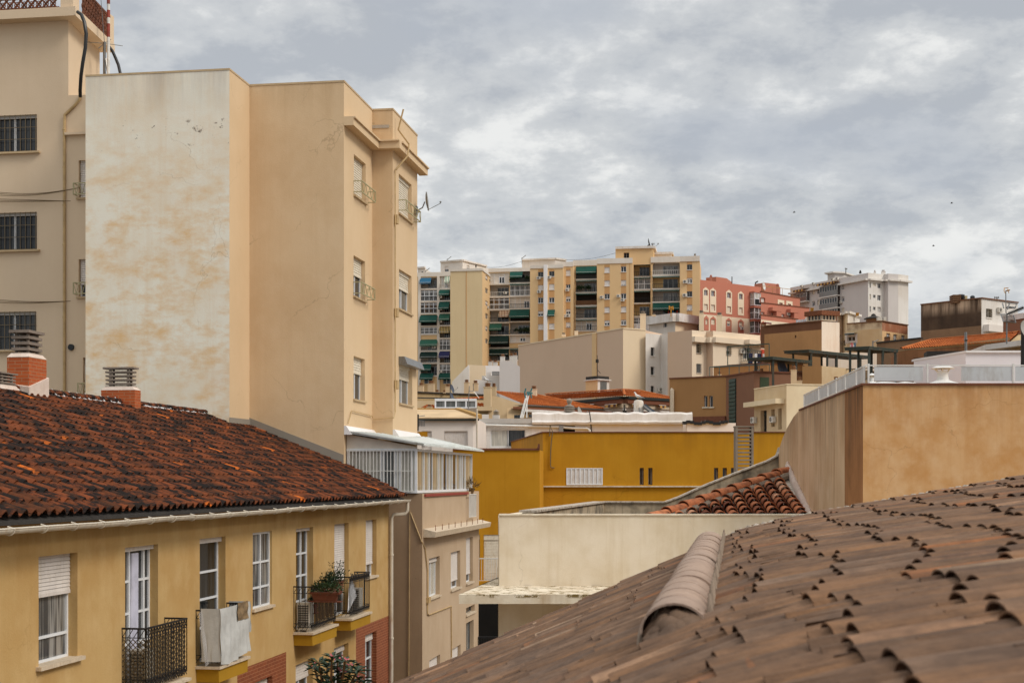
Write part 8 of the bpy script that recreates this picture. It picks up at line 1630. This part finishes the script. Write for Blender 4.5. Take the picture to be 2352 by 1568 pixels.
    # rooftop rooms
    for pts, zr, lab in (([('b0', 470, 350), ('b0', 808, 323), ('b0', 1170, 412)], 47.5, 1), ([('b0', 118, 440), ('b0', 232, 430)], 47.5, 2), ([('b0', 1722, 318), ('b0', 2235, 298), ('b1', 243, 322)], 49, 3)):
        P_ = top_pts(zr, *pts); q = Bld('', '', '', P_ + [P_[-1] + Vector((1, 7)), P_[0] + Vector((1, 7))], CZ + zr - 12, CZ + zr, ['white_far'], parent=o, wname='roof_room'); q.roof = True
        if lab == 1: win(q.f[0], q, 'b0', 533, 400, 592, 486, n=2, shut=.55, dep=.15, sill=None); win(q.f[1], q, 'b0', 875, 395, 915, 460, n=2, shut=.5, dep=.15, sill=None)
        q.done(); coping(q, len(pts) - 1, 'white_dirty', .35, .3)
    chimney('b0', 998, 1028, 375, 418, 450, 312, o, 'white_far', 'roof_dark', n=2); chimney('b0', 172, 208, 485, 515, 545, 312, o, 'white_far', 'roof_dark', n=2)
    for i, (vw, x, y, x2, y2) in enumerate((('b0', 575, 330, 572, 288), ('b0', 1720, 370, 1720, 268), ('b0', 238, 545, 240, 465))):
        q = at(*UV(vw, x, y), 316); o2 = thing('antenna', q, ['small antenna on the left rooftop room of the yellow apartments', 'small antenna on the long white rooftop room of the yellow apartments', 'small antenna at the far left end of the yellow apartments'][i], 'antenna'); m = MB(); t_ = at(*UV(vw, x2, y2), 316); m.tube([q, t_], .06, 5); m.tube([t_ + Vector((-.1, 0, -.3)), t_ + Vector((.9, 0, .5))], .08, 5); m.build('aerial', 'metal_grey', o2)
    m = MB(); A_, B_ = at(*UV('b0', 825, 335), 312), at(*UV('b0', 1715, 330), 312); m.tube([A_.lerp(B_, t / 10) - Vector((0, 0, 1.3 * math.sin(math.pi * t / 10))) for t in range(11)], .03, 4); m.build('cable', 'roof_dark', None, A_, label='sagging cable strung between two rooftop rooms of the yellow apartments', cat='cable')
    m = MB(); A_, B_ = at(*UV('b1', 230, 303), 312), at(*UV('b1', 1003, 202), 312); m.tube([A_.lerp(B_, t / 10) - Vector((0, 0, .5 * math.sin(math.pi * t / 10))) for t in range(11)], .03, 4); m.build('cable', 'roof_dark', None, A_, label='cable rising from the long white rooftop room to the yellow penthouse', cat='cable')
west()
def east():
    o = thing('apartment_building', (BASE.x + 20, 305, 24), 'yellow apartment building right part with penthouse, orange window strips and recessed balconies', 'apartment block')
    d = sec(o, 'b1', 72, 357, 410, 1.5, 0, AM)
    strip(d, 'b1', 246, 315, ((460, 545, 'c'), (682, 742, 'o'), (865, 942, 'h'), (1060, 1138, 'h'), (1262, 1340, 'x')), 430, 1600); d.done(); coping(d, 1, 'apt_white', 1, .12)
    for x, y in ((268, 770), (220, 1168), (282, 1165)): ac(o, d.f[0], 'b1', x, y, hpx=42)
    e = sec(o, 'b1', 357, 722, 395, 4, 0, AM)
    for (y0, y1, fl) in ((405, 595, 'Asik'), (612, 798, 'arpt'), (812, 1000, 'akS' + 's'), (1018, 1198, 'ar'), (1215, 1385, 'acr')): bay(e, 'b1', 398, y0, 720, y1, fl)
    e.done(); coping(e, 1, 'apt_white', 1.2, .12)
    g = sec(o, 'b1', 722, 1268, 362, 0, 0, AM)
    strip(g, 'b1', 836, 918, ((415, 500, 'c'), (620, 706, 'c'), (826, 908, 'o'), (1028, 1112, 'c'), (1234, 1312, 'h')), 378, 1600); strip(g, 'b1', 1090, 1172, ((405, 490, 'o'), (615, 695, 'x'), (820, 902, 'o'), (1022, 1106, 'c'), (1224, 1306, 'l')), 372, 1600); g.done(); coping(g, 1, 'apt_white', 1.1, .15)
    for x, y in ((797, 880), (1055, 860), (1118, 922)): ac(o, g.f[0], 'b1', x, y, hpx=42)
    m = MB(); s_ = g.f[0].so(UV('b1', 1226, 0)[0]); m.box(g.f[0], s_ - .06, s_ + .06, .002, .05, 24, g.zt); m.build('panel_joint', 'apt_strip', o)
    h = sec(o, 'b1', 1268, 1548, 358, 4.5, 0, AM)
    for (y0, y1, fl) in ((370, 555, 'ary'), (570, 758, 'ag'), (775, 962, 'akr'), (980, 1165, 'ry'), (1180, 1290, 'gt'), (1298, 1368, 'rt')): bay(h, 'b1', 1268, y0, 1543, y1, fl)
    h.done(); 
    k = sec(o, 'b1', 1548, 1998, 345, 3, 0, AM)
    for (y0, y1, fl) in ((350, 532, 'wt'), (552, 740, 'ary'), (762, 942, 'art'), (960, 1150, 'Arp')): bay(k, 'b1', 1578, y0, 1993, y1, fl)
    k.done(); coping(k, 1, 'apt_white', 1.2, .15)
    l = sec(o, 'b1', 1997, 2302, 330, 0, 0, AM)
    strip(l, 'b1', 2104, 2187, ((375, 458, 'd'), (582, 665, 'l'), (787, 872, 'd'), (995, 1078, 'x')), 338, 1600); l.done(); coping(l, 1, 'apt_white', 1.1, .18)
    for x, y in ((2080, 643), (2075, 850)): ac(o, l.f[0], 'b1', x, y, hpx=50)
    P_ = sec(o, 'b1', 1006, 1590, 135, 3, 0, AM, wname='penthouse_wall', zb=h.zt - .5, back=8); win(P_.f[0], P_, 'b1', 1133, 193, 1216, 280, n=2, dep=.3, frame='cowl_grey', pane='dark_interior', sill='white_far'); P_.done(); coping(P_, 2, 'white_dirty', .5, .4)
    P2 = sec(o, 'b1', 1590, 1872, 222, 7, 1, AM, wname='penthouse_wall', zb=k.zt - 1, back=6); P2.done(); coping(P2, 2, 'white_dirty', .5, .3)
    chimney('b1', 2212, 2250, 208, 242, 300, 306, o, 'white_far', 'cowl_grey', n=3)
    dish(at(*UV('b1', 1518, 72), 306), 'dark satellite dish seen edge-on atop the yellow penthouse', 1.4, (.97, -.1, .25), 1, 'roof_dark'); q = at(*UV('b1', 1515, 112), 306); m = MB(); m.tube([q + Vector((-.5, 0, 0)), at(*UV('b1', 1517, 78), 306)], .14, 5); m.tube([q + Vector((.5, 0, 0)), at(*UV('b1', 1517, 78), 306)], .14, 5); m.build('dish_stand', 'roof_dark', None, q, label='dark stand under the dish atop the yellow penthouse', cat='stand')
    q = at(*UV('b1', 1578, 112), 306); o2 = thing('antenna', q, 'wiry antenna beside the dish on the yellow penthouse', 'antenna'); m = MB(); m.tube([q, at(*UV('b1', 1580, 45), 306)], .08, 5); [m.tube([at(*UV('b1', a, b_), 306), at(*UV('b1', c_, d_), 306)], .07, 4) for a, b_, c_, d_ in ((1562, 50, 1568, 78), (1602, 48, 1598, 75), (1565, 62, 1600, 60))]; m.build('aerial', 'metal_grey', o2)
    f = k.f[0]
    for i, (x, mt, lb) in enumerate(((1815, 'laundry_red', 'red garment on the lowest right balcony of the yellow apartments'), (1842, 'laundry_navy', 'dark garment on the lowest right balcony of the yellow apartments'), (1880, 'laundry_blue', 'blue garment on the lowest right balcony of the yellow apartments'), (1945, 'laundry_red', 'second red garment, farthest right on the lowest right balcony'))): A_, B_ = f.at('b1', x, 1085, .4), f.at('b1', x + 20, 1085, .4); drape2(A_, B_, 1.8).build('laundry', mt, None, A_, label=lb, cat='laundry')
    f = h.f[0]
    for x, lb in ((1300, 'white sheet hanging on the left of the tall cream chimney shaft'), (1478, 'white sheet hanging on the right of the tall cream chimney shaft')): A_, B_ = f.at('b1', x, 1298, .5), f.at('b1', x + (90 if x < 1400 else 52), 1298, .5); drape2(A_, B_, 3.6).build('laundry', 'cloth_white', None, A_, label=lb, cat='laundry')
    q = at(*UV('b1', 1860, 1075), 240); o2 = thing('antenna', q, 'orange and grey antenna poking up before the lowest right balcony', 'antenna'); m = MB(); m.tube([at(*UV('b1', 1860, 1180), 228), at(*UV('b1', 1860, 1020), 228)], .08, 5); [m.tube([at(*UV('b1', a, b_), 228), at(*UV('b1', c_, d_), 228)], .1, 4) for a, b_, c_, d_ in ((1835, 1010, 1832, 1070), (1885, 1015, 1890, 1075), (1835, 1040, 1888, 1040))]; m.build('aerial', 'cowl_yellow', o2)
east()
# birds, wires, flowering shrub
for i, (u, v, Zb) in enumerate(((1824, 488, 120), (2186, 467, 130), (2144, 565, 140))):
    p = at(u, v, Zb); o = thing('bird', p, ['tiny dark bird flying highest left of three in the cloudy sky', 'tiny dark bird flying at the upper right of the sky', 'tiny dark bird flying lowest of three above the right rooftops'][i], 'bird'); m = MB(); s = Zb / 120
    m.tube([p + Vector((-.12, 0, -.02)) * s, p, p + Vector((.14, 0, .02)) * s], [.01, .035, .012], 6)
    m.face([p + Vector((-.05, 0, 0)) * s, p + Vector((.05, 0, .0)) * s, p + Vector((.02, .1, .12)) * s, p + Vector((-.02, .22, .1)) * s]); m.face([p + Vector((-.05, 0, 0)) * s, p + Vector((.05, 0, .0)) * s, p + Vector((.02, -.1, .12)) * s, p + Vector((-.02, -.22, .08)) * s]); m.build('body', 'roof_dark', o)
def frangipani():
    Zp = 26.5; base = at(762, 1700, Zp); o = thing('frangipani_shrub', (base.x, base.y, base.z), 'leafy shrub with pink blossoms below the reed-screened balcony', 'shrub'); m = MB(); lv = MB(); fl = MB()
    tips = [(722, 1530), (738, 1545), (752, 1532), (762, 1512), (775, 1522), (793, 1515), (808, 1528), (820, 1540), (830, 1558), (785, 1545), (768, 1560), (745, 1572), (812, 1562), (732, 1520), (800, 1575), (758, 1582), (836, 1582)]
    for (u, v) in tips:
        Zt = Zp + random.uniform(-.5, .5); t = at(u, v, Zt); mid = base.lerp(t, .55) + Vector((random.uniform(-.1, .1), 0, -.05)); m.tube([base, mid, t], [.05, .035, .018], 6)
        for k in range(13):
            th = k * 2.4; el = random.uniform(-.25, .7); d = Vector((math.cos(th) * math.cos(el), math.sin(th) * math.cos(el), math.sin(el))); L_ = random.uniform(.2, .34); s_ = d.cross(Vector((0, 0, 1))).normalized() * .042; q = t + Vector((0, 0, random.uniform(-.06, .02))); e_ = q + d * L_ + Vector((0, 0, -.03)); mm = q + d * L_ * .55 + Vector((0, 0, .012))
            lv.face([q, mm + s_, e_, mm - s_])
        if random.random() < .35:
            for k in range(7): c = t + Vector((random.uniform(-.09, .09), random.uniform(-.09, .05), random.uniform(0, .1))); r_ = .02; fl.face([c + Vector((r_, 0, 0)), c + Vector((0, 0, r_)), c + Vector((-r_, 0, 0)), c + Vector((0, -.01, -r_))])
    m.build('trunk', 'wood_brown', o); lv.build('leaves', 'foliage_dark', o, kind='stuff'); fl.build('blossom', 'petal', o, kind='stuff')
frangipani()
for _o in list(bpy.data.objects):
    if _o.type == 'MESH' and _o.parent is None and 'kind' not in _o.keys() and 'category' not in _o.keys(): print('UNTAGGED', _o.name)
